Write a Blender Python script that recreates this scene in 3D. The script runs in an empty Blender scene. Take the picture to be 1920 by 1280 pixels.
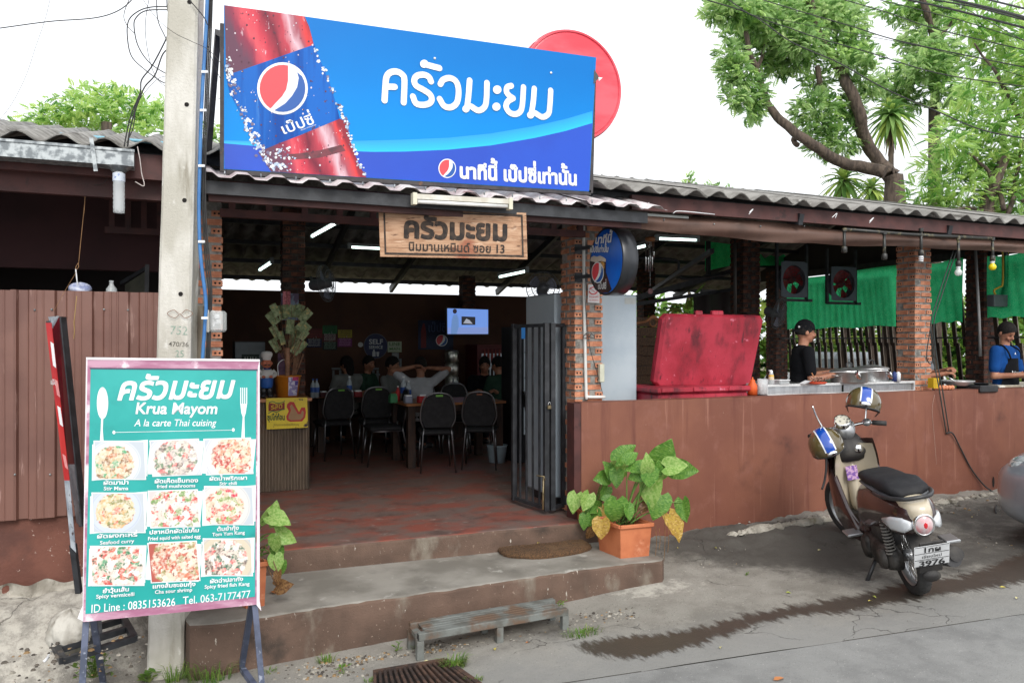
import bpy, math, random
import numpy as np
from mathutils import Vector, Matrix, Euler
random.seed(7); rng = np.random.default_rng(7)
SC = bpy.context.scene; COL = SC.collection
R = math.radians; PI = math.pi; sin = math.sin; cos = math.cos; MT = Matrix.Translation; MR = Matrix.Rotation
# ------------------------------------------------------------------ camera
CAMZ = 1.72; YAW = 22.9; FPX = 1493.0
cd = bpy.data.cameras.new('camera'); cam = bpy.data.objects.new('camera', cd); COL.objects.link(cam)
cam.location = (0, 0, CAMZ); cam.rotation_euler = (R(90), 0, R(-YAW))
cd.sensor_width = 36; cd.lens = 36 * FPX / 1920; cd.clip_start = .05; cd.clip_end = 900
SC.camera = cam
# ------------------------------------------------------------------ sky, sun, exposure
w = bpy.data.worlds.new('World'); SC.world = w; w.use_nodes = True
nt = w.node_tree; bg = nt.nodes['Background']
sky = nt.nodes.new('ShaderNodeTexSky'); sky.sky_type = 'NISHITA'; sky.sun_disc = False
sky.sun_elevation = R(38); sky.sun_rotation = R(188); sky.air_density = 1.5; sky.dust_density = 6; sky.ozone_density = 1
hs = nt.nodes.new('ShaderNodeHueSaturation'); hs.inputs['Saturation'].default_value = .18
nt.links.new(sky.outputs[0], hs.inputs['Color'])
mxw = nt.nodes.new('ShaderNodeMix'); mxw.data_type = 'RGBA'; mxw.inputs[0].default_value = .72
mxw.inputs[7].default_value = (9.3, 9.6, 10.0, 1)       # even bright cloud deck
nt.links.new(hs.outputs[0], mxw.inputs[6]); nt.links.new(mxw.outputs[2], bg.inputs['Color'])
bg.inputs['Strength'].default_value = .15
sd = bpy.data.lights.new('sun', 'SUN'); sd.energy = 1.5; sd.angle = R(25); sd.color = (1, .96, .9)
so = bpy.data.objects.new('sun', sd); COL.objects.link(so)
so.rotation_euler = (R(52), 0, R(-8))
SC.view_settings.view_transform = 'Standard'; SC.view_settings.look = 'None'
SC.view_settings.exposure = 0.25; SC.view_settings.gamma = 1; SC.view_settings.use_curve_mapping = False
# ------------------------------------------------------------------ projection helpers
_y = R(YAW); FW = Vector((sin(_y), cos(_y), 0)); RT = Vector((cos(_y), -sin(_y), 0)); CP = Vector((0, 0, CAMZ))
def ray(px, py): return FW + RT * ((px - 960) / FPX) + Vector((0, 0, (640 - py) / FPX))
def P(px, py, Y=None, Z=None, X=None, D=None):
    r = ray(px, py)
    if Y is not None: t = Y / r.y
    elif Z is not None: t = (Z - CAMZ) / r.z
    elif X is not None: t = X / r.x
    else: t = D
    return CP + r * t
class Plane:
    """a real flat surface: origin, axis along it, up axis; px() finds where a sight line meets it"""
    def __init__(s, o, ex, ey=(0, 0, 1)):
        s.o = Vector(o); s.ex = Vector(ex).normalized(); s.ey = Vector(ey).normalized(); s.n = s.ex.cross(s.ey).normalized()
        s.ey = s.n.cross(s.ex).normalized()
    def px(s, x, y, lift=0):
        r = ray(x, y); t = (s.o - CP).dot(s.n) / r.dot(s.n); return CP + r * t + s.n * lift
    def uv(s, x, y):
        q = s.px(x, y) - s.o; return q.dot(s.ex), q.dot(s.ey)
    def at(s, u, v, lift=0): return s.o + s.ex * u + s.ey * v + s.n * lift
# ------------------------------------------------------------------ objects
WM = {}
def base(name, loc=(0, 0, 0), rot=(0, 0, 0), sc=1.0):
    o = bpy.data.objects.new(name, None); COL.objects.link(o); o.empty_display_size = .1
    o.location = loc; o.rotation_euler = rot; o.scale = (sc, sc, sc)
    WM[o] = Matrix.LocRotScale(Vector(loc), Euler(rot), Vector((sc, sc, sc))); return o
def tag(o, label=None, cat=None, group=None, kind=None):
    if label: o['label'] = label
    if cat: o['category'] = cat
    if group: o['group'] = group
    if kind: o['kind'] = kind
    return o
def thing(name, label, cat, loc=(0, 0, 0), rot=(0, 0, 0), group=None, sc=1.0):
    return tag(base(name, loc, rot, sc), label, cat, group)
def children(o): return [c for c in COL.objects if c.parent == o]
KIDS = {}
def copy_tree(o, parent=None, label=None, loc=None, rot=None, sc=None, group=None):
    c = o.copy(); COL.objects.link(c)
    if parent is not None:
        c.parent = parent; KIDS.setdefault(parent, []).append(c)
    if label: c['label'] = label
    if group: c['group'] = group
    if loc is not None: c.location = loc
    if rot is not None: c.rotation_euler = rot
    if sc is not None: c.scale = (sc, sc, sc)
    for ch in list(KIDS.get(o, [])): copy_tree(ch, c)
    WM[c] = (WM.get(parent, Matrix()) if parent is not None else Matrix()) @ Matrix.LocRotScale(c.location, c.rotation_euler, c.scale)
    return c
class MB:
    def __init__(s): s.v = []; s.f = []; s.m = []; s.mi = 0; s.sm = []; s.smooth = False
    def add(s, vs, fs, smooth=None):
        b = len(s.v); s.v += [tuple(v) for v in vs]; sm = s.smooth if smooth is None else smooth
        for f in fs: s.f.append(tuple(i + b for i in f)); s.m.append(s.mi); s.sm.append(sm)
        return s
    def box(s, x0, x1, y0, y1, z0, z1, M=None, bev=0):
        if bev:
            b = min(bev, (x1 - x0) * .45, (y1 - y0) * .45, (z1 - z0) * .45); vs = []
            for sx in (0, 1):
                for sy in (0, 1):
                    for sz in (0, 1):
                        X = (x0, x1)[sx]; Y = (y0, y1)[sy]; Z = (z0, z1)[sz]; dx = b * (1 - 2 * sx); dy = b * (1 - 2 * sy); dz = b * (1 - 2 * sz)
                        vs += [(X, Y + dy, Z + dz), (X + dx, Y, Z + dz), (X + dx, Y + dy, Z)]
            def c(a, e, g, k): return (a * 4 + e * 2 + g) * 3 + k
            fs = []
            for k, (i, j) in enumerate(((1, 2), (0, 2), (0, 1))):
                for sd_ in (0, 1):
                    q = []
                    for (p1, p2) in ((0, 0), (1, 0), (1, 1), (0, 1)):
                        t = [0, 0, 0]; t[k] = sd_; t[i] = p1; t[j] = p2; q.append(c(*t, k))
                    if (sd_ == 0) ^ (k == 1): q.reverse()
                    fs.append(q)
            for k in range(3):
                i, j = [a for a in range(3) if a != k]
                for a in (0, 1):
                    for e in (0, 1):
                        t0 = [0, 0, 0]; t0[i] = a; t0[j] = e; t1 = list(t0); t1[k] = 1
                        fs.append([c(*t0, i), c(*t1, i), c(*t1, j), c(*t0, j)])
            for a in (0, 1):
                for e in (0, 1):
                    for g in (0, 1): fs.append([c(a, e, g, 0), c(a, e, g, 1), c(a, e, g, 2)])
        else:
            vs = [(x0, y0, z0), (x1, y0, z0), (x1, y1, z0), (x0, y1, z0), (x0, y0, z1), (x1, y0, z1), (x1, y1, z1), (x0, y1, z1)]
            fs = [(0, 3, 2, 1), (4, 5, 6, 7), (0, 1, 5, 4), (1, 2, 6, 5), (2, 3, 7, 6), (3, 0, 4, 7)]
        if M is not None: vs = [M @ Vector(v) for v in vs]
        return s.add(vs, fs, False)
    def bar(s, a, b, w_, h_=None, up=(0, 0, 1), bev=0):
        a = Vector(a); b = Vector(b); h_ = h_ or w_; d = b - a; L = d.length; d.normalize(); u = Vector(up)
        if abs(d.dot(u)) > .98: u = Vector((0, 1, 0)) if abs(d.y) < .9 else Vector((1, 0, 0))
        sx = d.cross(u).normalized(); u = sx.cross(d)
        M = Matrix((sx, d, u)).transposed().to_4x4(); M.translation = a
        return s.box(-w_ / 2, w_ / 2, 0, L, -h_ / 2, h_ / 2, M, bev)
    def tube(s, pts, r, n=8, cap=True, smooth=True, squash=None):
        pts = [Vector(p) for p in pts]; rs = r if isinstance(r, (list, tuple)) else [r] * len(pts)
        vs = []; fs = []; prev = None
        for i, p in enumerate(pts):
            d = (pts[min(i + 1, len(pts) - 1)] - pts[max(i - 1, 0)])
            if d.length < 1e-9: d = Vector((0, 0, 1))
            d.normalize()
            if prev is None:
                a = Vector((0, 0, 1)) if abs(d.z) < .9 else Vector((0, 1, 0)); prev = d.cross(a).normalized()
            u = (prev - d * prev.dot(d)).normalized(); v = d.cross(u); prev = u
            for k in range(n):
                t = 2 * PI * k / n; vs.append(p + (u * cos(t) + v * sin(t)) * rs[i])
        for i in range(len(pts) - 1):
            for k in range(n): fs.append((i * n + k, i * n + (k + 1) % n, (i + 1) * n + (k + 1) % n, (i + 1) * n + k))
        s.add(vs, fs, smooth)
        if cap:
            b = len(s.v) - len(vs)
            for ring, rev in ((0, True), (len(pts) - 1, False)):
                q = [b + ring * n + k for k in range(n)]
                s.f.append(tuple(reversed(q)) if rev else tuple(q)); s.m.append(s.mi); s.sm.append(False)
        return s
    def lathe(s, prof, n=20, M=None, smooth=True, arc=2 * PI, cap=False):
        vs = []; fs = []; full = abs(arc - 2 * PI) < 1e-6; nn = n if full else n + 1
        for (r_, z) in prof:
            for k in range(nn):
                t = arc * k / n; vs.append(Vector((r_ * cos(t), r_ * sin(t), z)))
        for i in range(len(prof) - 1):
            for k in range(n):
                a = k; b = (k + 1) % nn
                fs.append((i * nn + a, i * nn + b, (i + 1) * nn + b, (i + 1) * nn + a))
        if M is not None: vs = [M @ v for v in vs]
        return s.add(vs, fs, smooth)
    def ell(s, c, r, nu=12, nv=8, M=None):
        r = (r, r, r) if isinstance(r, (int, float)) else r; c = Vector(c); vs = []; fs = []
        for i in range(nv + 1):
            ph = PI * i / nv
            for k in range(nu):
                t = 2 * PI * k / nu; q = Vector((sin(ph) * cos(t) * r[0], sin(ph) * sin(t) * r[1], -cos(ph) * r[2]))
                if M is not None: q = M @ q
                vs.append(q + c)
        for i in range(nv):
            for k in range(nu): fs.append((i * nu + k, i * nu + (k + 1) % nu, (i + 1) * nu + (k + 1) % nu, (i + 1) * nu + k))
        return s.add(vs, fs, True)
    def poly(s, pts, n, th=0.0):
        """flat outline (points in order), thickness th back along -n"""
        pts = [Vector(p) for p in pts]; k = len(pts)
        area = Vector((0, 0, 0))
        for i in range(k): area += pts[i].cross(pts[(i + 1) % k])
        if area.dot(n) < 0: pts.reverse()
        if th <= 0: return s.add(pts, [tuple(range(k))], False)
        back = [p - Vector(n) * th for p in pts]
        fs = [tuple(range(k)), tuple(reversed(range(k, 2 * k)))] + [(i, i + k, (i + 1) % k + k, (i + 1) % k) for i in range(k)]
        return s.add(pts + back, fs, False)
    def grid(s, fn, nu, nv, smooth=True, flip=False):
        vs = [fn(i / nu, j / nv) for j in range(nv + 1) for i in range(nu + 1)]
        fs = []
        for j in range(nv):
            for i in range(nu):
                q = (j * (nu + 1) + i, j * (nu + 1) + i + 1, (j + 1) * (nu + 1) + i + 1, (j + 1) * (nu + 1) + i)
                fs.append(q[::-1] if flip else q)
        return s.add(vs, fs, smooth)
    def build(s, name, mats, parent=None, world=True, label=None):
        """vertices are world coordinates (or local when world=False); parented objects get the parent's frame"""
        me = bpy.data.meshes.new(name); vs = s.v
        if parent is not None and world:
            I = WM[parent].inverted(); vs = [I @ Vector(v) for v in vs]
        ctr = None
        if parent is None and world and vs:
            a = np.array([tuple(v) for v in vs]); ctr = Vector(((a[:, 0].min() + a[:, 0].max()) / 2, (a[:, 1].min() + a[:, 1].max()) / 2, a[:, 2].min()))
            vs = [Vector(v) - ctr for v in vs]
        me.from_pydata([tuple(v) for v in vs], [], s.f)
        for m_ in (mats if isinstance(mats, (list, tuple)) else [mats]): me.materials.append(m_)
        me.polygons.foreach_set('material_index', s.m); me.polygons.foreach_set('use_smooth', s.sm); me.update()
        o = bpy.data.objects.new(name, me); COL.objects.link(o)
        if parent is not None:
            o.parent = parent; KIDS.setdefault(parent, []).append(o); WM[o] = WM[parent].copy()
        elif ctr is not None:
            o.location = ctr; WM[o] = MT(ctr)
        else: WM[o] = Matrix()
        if label: o['label'] = label
        return o
def npmesh(name, V, F, mats, parent=None, mi=None, smooth=False):
    """big mesh from arrays in world coordinates; F is (n,k)"""
    V = np.asarray(V, dtype=np.float64); F = np.asarray(F, dtype=np.int32)
    if parent is not None:
        I = np.array(WM[parent].inverted()); V = V @ I[:3, :3].T + I[:3, 3]
    me = bpy.data.meshes.new(name); k = F.shape[1]
    me.vertices.add(len(V)); me.vertices.foreach_set('co', V.astype(np.float32).ravel())
    me.loops.add(F.size); me.loops.foreach_set('vertex_index', F.ravel())
    me.polygons.add(len(F)); me.polygons.foreach_set('loop_start', np.arange(0, F.size, k, dtype=np.int32))
    me.polygons.foreach_set('loop_total', np.full(len(F), k, dtype=np.int32))
    for m_ in (mats if isinstance(mats, (list, tuple)) else [mats]): me.materials.append(m_)
    if mi is not None: me.polygons.foreach_set('material_index', np.asarray(mi, dtype=np.int32))
    if smooth: me.polygons.foreach_set('use_smooth', np.ones(len(F), dtype=bool))
    me.update(calc_edges=True); me.validate()
    o = bpy.data.objects.new(name, me); COL.objects.link(o)
    if parent is not None:
        o.parent = parent; KIDS.setdefault(parent, []).append(o); WM[o] = WM[parent].copy()
    else: WM[o] = Matrix()
    return o
def spline(pts, n=8):
    pts = [Vector(p) for p in pts]; out = []
    if len(pts) < 3: return pts
    q = [pts[0] * 2 - pts[1]] + pts + [pts[-1] * 2 - pts[-2]]
    for i in range(1, len(q) - 2):
        for k in range(n):
            t = k / n; a, b, c, d = q[i - 1], q[i], q[i + 1], q[i + 2]
            out.append(.5 * ((2 * b) + (c - a) * t + (2 * a - 5 * b + 4 * c - d) * t * t + (3 * b - a - 3 * c + d) * t ** 3))
    out.append(pts[-1]); return out
# ------------------------------------------------------------------ materials
def S(r, g, b, k=1.0):
    def l(c):
        c /= 255.0; return (c / 12.92 if c < .04045 else ((c + .055) / 1.055) ** 2.4)
    return (l(r) * k, l(g) * k, l(b) * k, 1)
def L4(c): return c if len(c) == 4 else (c[0], c[1], c[2], 1)
def newmat(name):
    m = bpy.data.materials.new(name); m.use_nodes = True; return m, m.node_tree, m.node_tree.nodes['Principled BSDF']
def nd(t, typ, **kw):
    n = t.nodes.new(typ)
    for k, v in kw.items():
        if k.startswith('i_'):
            key = k[2:]; key = int(key) if key.isdigit() else key.replace('_', ' '); n.inputs[key].default_value = v
        else: setattr(n, k, v)
    return n
def noise(t, vec, scale, detail=4, rough=.55, dist=0):
    n = nd(t, 'ShaderNodeTexNoise', i_Scale=scale, i_Detail=detail, i_Roughness=rough, i_Distortion=dist)
    if vec is not None: t.links.new(vec, n.inputs['Vector'])
    return n.outputs['Fac']
def ramp(t, fac, a, b):
    n = nd(t, 'ShaderNodeMapRange', i_1=a, i_2=b); n.interpolation_type = 'SMOOTHSTEP'; t.links.new(fac, n.inputs[0]); return n.outputs[0]
def mixc(t, fac, a, b):
    n = nd(t, 'ShaderNodeMix', data_type='RGBA')
    for sock, x in ((0, fac), (6, a), (7, b)):
        if isinstance(x, (tuple, list)): n.inputs[sock].default_value = L4(x)
        elif isinstance(x, (int, float)): n.inputs[sock].default_value = x
        else: t.links.new(x, n.inputs[sock])
    return n.outputs[2]
def math_(t, op, a, b=0.0):
    n = nd(t, 'ShaderNodeMath', operation=op)
    for i, x in enumerate((a, b)):
        if isinstance(x, (int, float)): n.inputs[i].default_value = x
        else: t.links.new(x, n.inputs[i])
    return n.outputs[0]
def coords(t, scale=(1, 1, 1), world=False):
    if world: tc = nd(t, 'ShaderNodeNewGeometry').outputs['Position']
    else: tc = nd(t, 'ShaderNodeTexCoord').outputs['Object']
    mp = nd(t, 'ShaderNodeMapping'); mp.inputs['Scale'].default_value = scale; t.links.new(tc, mp.inputs['Vector']); return mp.outputs[0]
def bump(t, p, h, strength, dist=.01):
    b = nd(t, 'ShaderNodeBump', i_Strength=strength, i_Distance=dist); t.links.new(h, b.inputs['Height']); t.links.new(b.outputs[0], p.inputs['Normal'])
def mk(name, c1, c2=None, scale=6, lo=.4, hi=.62, rough=.7, rough2=None, metal=0, bmp=0, bscale=60, stains=(), stretch=(1, 1, 1), world=False, spec=None, coat=0, trans=0, alpha=1, emit=None, es=0, detail=5, ior=None, obj_rand=0):
    """c1/c2 blended by noise; stains: list of (colour, scale, lo, hi, stretch)"""
    m, t, p = newmat(name); v = coords(t, stretch, world)
    col = L4(c1); fac = None
    if c2 is not None:
        fac = ramp(t, noise(t, v, scale, detail), lo, hi); col = mixc(t, fac, c1, c2)
    for st in stains:
        vv = coords(t, st[4] if len(st) > 4 else (1, 1, 1), world)
        f = ramp(t, noise(t, vv, st[1], 5, .6), st[2], st[3]); col = mixc(t, f, col, st[0])
    if obj_rand:
        oi = nd(t, 'ShaderNodeObjectInfo'); hv = nd(t, 'ShaderNodeHueSaturation')
        t.links.new(math_(t, 'ADD', math_(t, 'MULTIPLY', oi.outputs['Random'], obj_rand * 2), 1 - obj_rand), hv.inputs['Value'])
        if isinstance(col, tuple): hv.inputs['Color'].default_value = col
        else: t.links.new(col, hv.inputs['Color'])
        col = hv.outputs[0]
    if isinstance(col, tuple): p.inputs['Base Color'].default_value = col
    else: t.links.new(col, p.inputs['Base Color'])
    if rough2 is not None:
        f = fac if fac is not None else ramp(t, noise(t, v, scale, 4), .35, .65)
        mr = nd(t, 'ShaderNodeMapRange', i_3=rough, i_4=rough2); t.links.new(f, mr.inputs[0]); t.links.new(mr.outputs[0], p.inputs['Roughness'])
    else: p.inputs['Roughness'].default_value = rough
    p.inputs['Metallic'].default_value = metal
    if spec is not None: p.inputs['Specular IOR Level'].default_value = spec
    if coat: p.inputs['Coat Weight'].default_value = coat; p.inputs['Coat Roughness'].default_value = .05
    if trans: p.inputs['Transmission Weight'].default_value = trans
    if ior: p.inputs['IOR'].default_value = ior
    if alpha < 1: p.inputs['Alpha'].default_value = alpha
    if emit: p.inputs['Emission Color'].default_value = L4(emit); p.inputs['Emission Strength'].default_value = es
    if bmp: bump(t, p, noise(t, coords(t, (1, 1, 1), world), bscale, 6, .65), bmp)
    return m
_mc = {}
def flat(r, g, b, k=.85, rough=.6, **kw):
    """plain paint or print: colour given as an sRGB triple, k scales it to an albedo"""
    key = (r, g, b, k, rough, tuple(sorted(kw.items())))
    if key not in _mc: _mc[key] = mk('paint_%d_%d_%d' % (r, g, b), S(r, g, b, k), S(r, g, b, k * .86), scale=9, rough=rough, **kw)
    return _mc[key]
# ------------------------------------------------------------------ lettering
_gl = {}; _fc = bpy.data.curves.new('glyph_source', 'FONT'); _fo = bpy.data.objects.new('glyph_source', _fc); COL.objects.link(_fo)
UP = set('\u0e31\u0e34\u0e35\u0e36\u0e37\u0e47\u0e4d'); TONE = set('\u0e48\u0e49\u0e4a\u0e4b\u0e4c'); LOWV = set('\u0e38\u0e39')
def _wid(st):
    _fc.body = st; bpy.context.view_layer.update(); return max(v[0] for v in _fo.bound_box)
def glyph(ch, off):
    k = (ch, off)
    if k in _gl: return _gl[k]
    _fc.offset = 0; _fc.resolution_u = 3
    adv = 0.0 if (ch in UP or ch in TONE or ch in LOWV) else _wid(ch + 'H') - _wid('H')
    _fc.offset = off; _fc.body = ch; bpy.context.view_layer.update()
    me = _fo.evaluated_get(bpy.context.evaluated_depsgraph_get()).to_mesh()
    vs = [(v.co.x, v.co.y) for v in me.vertices]; fs = [tuple(p.vertices) for p in me.polygons]
    _fo.evaluated_get(bpy.context.evaluated_depsgraph_get()).to_mesh_clear()
    _gl[k] = (vs, fs, adv); return _gl[k]
def layout(st, off=0.0, track=0.0, lam=.24):
    V = []; F = []; x = 0.0
    for i, ch in enumerate(st):
        if ch == ' ': x += .28; continue
        vs, fs, adv = glyph(ch, off); dy = 0
        if ch in TONE:
            nx = st[i + 1] if i + 1 < len(st) else ''
            pv = st[i - 1] if i else ''
            if pv in UP or nx == '\u0e33': dy = lam
        b = len(V); V += [(vx + x, vy + dy) for vx, vy in vs]; F += [tuple(j + b for j in f) for f in fs]; x += adv + (track if adv else 0)
    return V, F, x
def text(st, pl, a, b, h, lift=.002, off=0.0, shear=0.0, track=0.0, mb=None, bold=0, lam=.24):
    """write st on plane pl so that its baseline runs from pixel a to pixel b and capitals are h (metres) tall"""
    V, F, W = layout(st, off, track, lam); A = pl.px(*a); B = pl.px(*b); d = (B - A); Lw = d.length; d.normalize(); u = pl.n.cross(d).normalized()
    sx = Lw / W; sy = h / .7
    mb = mb or MB()
    for k, (bx_, by_) in enumerate(((0, 0),) if not bold else ((-1, -.5), (1, .5), (-.6, 1), (.6, -1), (0, 0))):
        mb.add([A + d * ((x + bx_ * bold + y * shear) * sx) + u * ((y + by_ * bold) * sy) + pl.n * (lift + k * .0005) for x, y in V], F, False)
    return mb
def stroke(pl, pts, r, lift=.004, mb=None, close=False, sm=6):
    """rounded pen stroke through pixel points on plane pl, half width r metres, slightly raised"""
    mb = mb or MB(); q = [pl.px(x, y) for x, y in pts]; q = spline(q, sm) if len(q) > 2 else q
    vs = []; n = len(q)
    L_ = []; R_ = []
    for i, p in enumerate(q):
        d = (q[min(i + 1, n - 1)] - q[max(i - 1, 0)]).normalized(); s_ = pl.n.cross(d).normalized(); L_.append(p + s_ * r); R_.append(p - s_ * r)
    d0 = (q[1] - q[0]).normalized(); s0 = pl.n.cross(d0); d1 = (q[-1] - q[-2]).normalized(); s1 = pl.n.cross(d1)
    cap1 = [q[-1] + (s1 * cos(t) + d1 * sin(t)) * r for t in [PI * k / 8 for k in range(1, 8)]]
    cap0 = [q[0] + (-s0 * cos(t) - d0 * sin(t)) * r for t in [PI * k / 8 for k in range(1, 8)]]
    # quads along the stroke, fans at both ends; a tiny slope in height keeps crossing strokes apart
    e = pl.n * lift; fs = []; k = random.random() * .0012
    e = e + pl.n * k
    vs = [p + e + pl.n * (.0006 * i / n) for i, p in enumerate(L_)] + [p + e + pl.n * (.0006 * i / n) for i, p in enumerate(R_)]
    for i in range(n - 1): fs.append((i, i + n, i + 1 + n, i + 1)[::-1])
    mb.add(vs, fs, False)
    mb.poly([L_[-1] + e * 1.0] + [p + e for p in cap1] + [R_[-1] + e], pl.n); mb.poly([R_[0] + e] + [p + e for p in cap0] + [L_[0] + e], pl.n)
    return mb
def circ(cx, cy, rx, ry=None, n=32, rot=0, a0=0, a1=360):
    ry = ry or rx; out = []
    for k in range(n + (0 if a1 - a0 == 360 else 1)):
        t = R(a0 + (a1 - a0) * k / n); x = rx * cos(t); y = ry * sin(t); out.append((cx + x * cos(rot) - y * sin(rot), cy + x * sin(rot) + y * cos(rot)))
    return out
def art(pl, pts, lift, mat, name, parent, th=0.0):
    return MB().poly([pl.px(x, y, lift) for x, y in pts], pl.n, th).build(name, mat, parent)
# ---- materials
CONC = mk('pole_concrete', S(222,219,211,.84), S(192,188,176,.82), scale=3.5, lo=.38, hi=.6, rough=.9, bmp=.5, bscale=70, stretch=(1,1,.35), stains=[(S(140,132,112,.7), 2.2, .56, .76, (3,3,.5)), (S(236,234,226,.75), 9, .6, .7, (1,1,.6))])
MORTAR = mk('mortar', S(168,164,158,.75), S(134,130,124,.7), scale=18, rough=.95, bmp=.9, bscale=45, stains=[(S(190,186,180,.6), 30, .58, .66)])
BRICK = mk('clay_brick', S(222,156,122,.8), S(200,130,98,.76), scale=14, rough=.85, bmp=.35, bscale=90, obj_rand=.16, stains=[(S(170,150,135,.6), 10, .62, .75)])
BRICK_SHADE = mk('shaded_clay_brick', S(150,92,70,.5), S(96,62,52,.5), scale=12, rough=.9, bmp=.4, bscale=80, obj_rand=.25)  # same brick, colour darkened for pillars standing in the roof's shade
MORTAR_SHADE = mk('shaded_mortar', S(104,94,88,.5), S(66,60,58,.5), scale=14, rough=.95, bmp=.8, bscale=45)  # mortar of those pillars, shade put into its colour too
HOLE = mk('brick_hole_dark', (.012, .01, .009), rough=1)
WALLP = mk('brown_wall_paint', S(146,92,71,.76), S(132,80,63,.76), scale=1.6, lo=.35, hi=.65, rough=.62, bmp=.25, bscale=120, world=True,
           stains=[(S(150,98,82,.75), 5, .52, .74), (S(112,62,50,.8), 2.4, .55, .74, (3.2,3.2,.22)), (S(160,110,92,.82), 3.4, .6, .74, (6,6,.3)), (S(176,140,122,.8), 34, .72, .76), (S(92,54,44,.8), 1.1, .6, .72)])
STEPR = mk('step_riser_paint', S(120,96,82,.74), S(98,78,66,.74), scale=3, lo=.35, hi=.65, rough=.85, bmp=.5, bscale=90, world=True,
           stains=[(S(146,136,122,.72), 3.2, .56, .72, (1,1,.5)), (S(74,62,54,.7), 2.3, .56, .74), (S(196,188,176,.8), 26, .67, .71, (1,1,.35)), (S(160,140,124,.8), 40, .66, .7)])
STEPT = mk('step_tread_concrete', S(168,163,154,.78), S(136,131,122,.75), scale=2.6, lo=.35, hi=.66, rough=.8, bmp=.3, bscale=80, world=True,
           stains=[(S(104,100,94,.7), 1.8, .55, .75), (S(192,188,180,.8), 7, .6, .74), (S(86,82,76,.7), 40, .7, .74)])
STEEL = mk('brushed_steel', (.62,.63,.64), (.5,.51,.52), scale=8, rough=.28, rough2=.42, metal=1)
GALV = mk('galvanised_sheet', S(176,182,184,.8), S(128,134,138,.8), scale=22, lo=.4, hi=.6, rough=.42, rough2=.6, metal=.6, stains=[(S(110,112,112), 3, .58, .75)])
CHROME = mk('chrome', (.8,.8,.8), rough=.12, metal=1)
BLKM = mk('black_metal', S(34,36,40), S(50,52,56), scale=12, rough=.5, bmp=.1)
MAROON = mk('maroon_steel_paint', S(96,54,50,.75), S(80,46,44,.75), scale=6, rough=.6, stains=[(S(58,34,32), 9, .6, .7)])
DKWOOD = mk('dark_wood', S(74,48,34,.7), S(48,32,24,.7), scale=5, rough=.65, stretch=(8,8,1), bmp=.2)
ORWOOD = mk('varnished_wood', S(186,122,74,.8), S(150,94,54,.8), scale=5, rough=.4, stretch=(1,9,9), bmp=.1)
RUBBER = mk('black_rubber', (.022,.022,.023), (.035,.034,.033), scale=20, rough=.7, bmp=.2)
PLBLK = mk('black_plastic', (.02,.02,.022), (.03,.03,.032), scale=14, rough=.4)
WHITE = mk('white_paint', S(232,232,228,.82), S(214,214,208,.8), scale=5, rough=.5)
TUBEON = mk('lit_tube_glass', (.8,.85,.85), rough=.4, emit=(.78,1,.93), es=3.2)
CEMR = mk('fibre_cement', S(172,170,165,.7), S(134,131,126,.68), scale=6, lo=.35, hi=.65, rough=.9, bmp=.5, bscale=60, world=True, stains=[(S(92,88,82,.6), 3, .54, .72, (3,.4,1)), (S(198,196,190,.72), 14, .62, .72)])
CEMRD = CEMR
# ---- ground heights
def ss(a, b, x):
    t = np.clip((x - a) / (b - a), 0, 1); return t * t * (3 - 2 * t)
def gz(X, Y):
    X = np.asarray(X, float); Y = np.asarray(Y, float)
    Xc = np.clip(X, -3, 12)
    z = -.27 + .045 * Xc + .10 * ss(4.9, 5.9, Y) * (1 - ss(6.5, 8.6, X)) * ss(2.6, 3.8, X)
    z = z + .40 * ss(5.15, 5.85, Y) * (1 - ss(-.35, .05, X))
    return z
def gzs(X, Y): return float(gz(X, Y))
def kline(X): return 3.87 - .167 * (np.asarray(X, float) - 2.6)
def vnoise(X, Y, s, seed=0):
    r_ = np.random.default_rng(seed); T = r_.random((64, 64)); x = X * s; y = Y * s; xi = np.floor(x).astype(int); yi = np.floor(y).astype(int); fx = x - xi; fy = y - yi
    fx = fx * fx * (3 - 2 * fx); fy = fy * fy * (3 - 2 * fy); g = lambda a, b: T[a % 64, b % 64]
    return (g(xi, yi) * (1 - fx) + g(xi + 1, yi) * fx) * (1 - fy) + (g(xi, yi + 1) * (1 - fx) + g(xi + 1, yi + 1) * fx) * fy
def gpix(px, py):
    z = -.1
    for _ in range(12): q = P(px, py, Z=z); z = gzs(q.x, q.y)
    return P(px, py, Z=z)
wetpts = [((1072, 1208), .02), ((1110, 1212), .10), ((1170, 1214), .17), ((1240, 1206), .15), ((1320, 1186), .11), ((1400, 1163), .09), ((1480, 1145), .09), ((1560, 1134), .13), ((1640, 1122), .12), ((1720, 1106), .16), ((1800, 1096), .15), ((1880, 1078), .17), ((1960, 1050), .2), ((2100, 1010), .25)]
WP = [(gpix(*p), w_) for p, w_ in wetpts]
def wetdist(X, Y):
    best = np.full(X.shape, 9.0)
    for (a, wa), (b, wb) in zip(WP[:-1], WP[1:]):
        dx, dy = b.x - a.x, b.y - a.y; t = np.clip(((X - a.x) * dx + (Y - a.y) * dy) / (dx * dx + dy * dy), 0, 1)
        d = np.hypot(X - a.x - dx * t, Y - a.y - dy * t) - (wa + (wb - wa) * t); best = np.minimum(best, d)
    return best
def blob(X, Y, px, py, rx, ry):
    q = gpix(px, py); return np.exp(-(((X - q.x) / rx) ** 2 + ((Y - q.y) / ry) ** 2))
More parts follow.
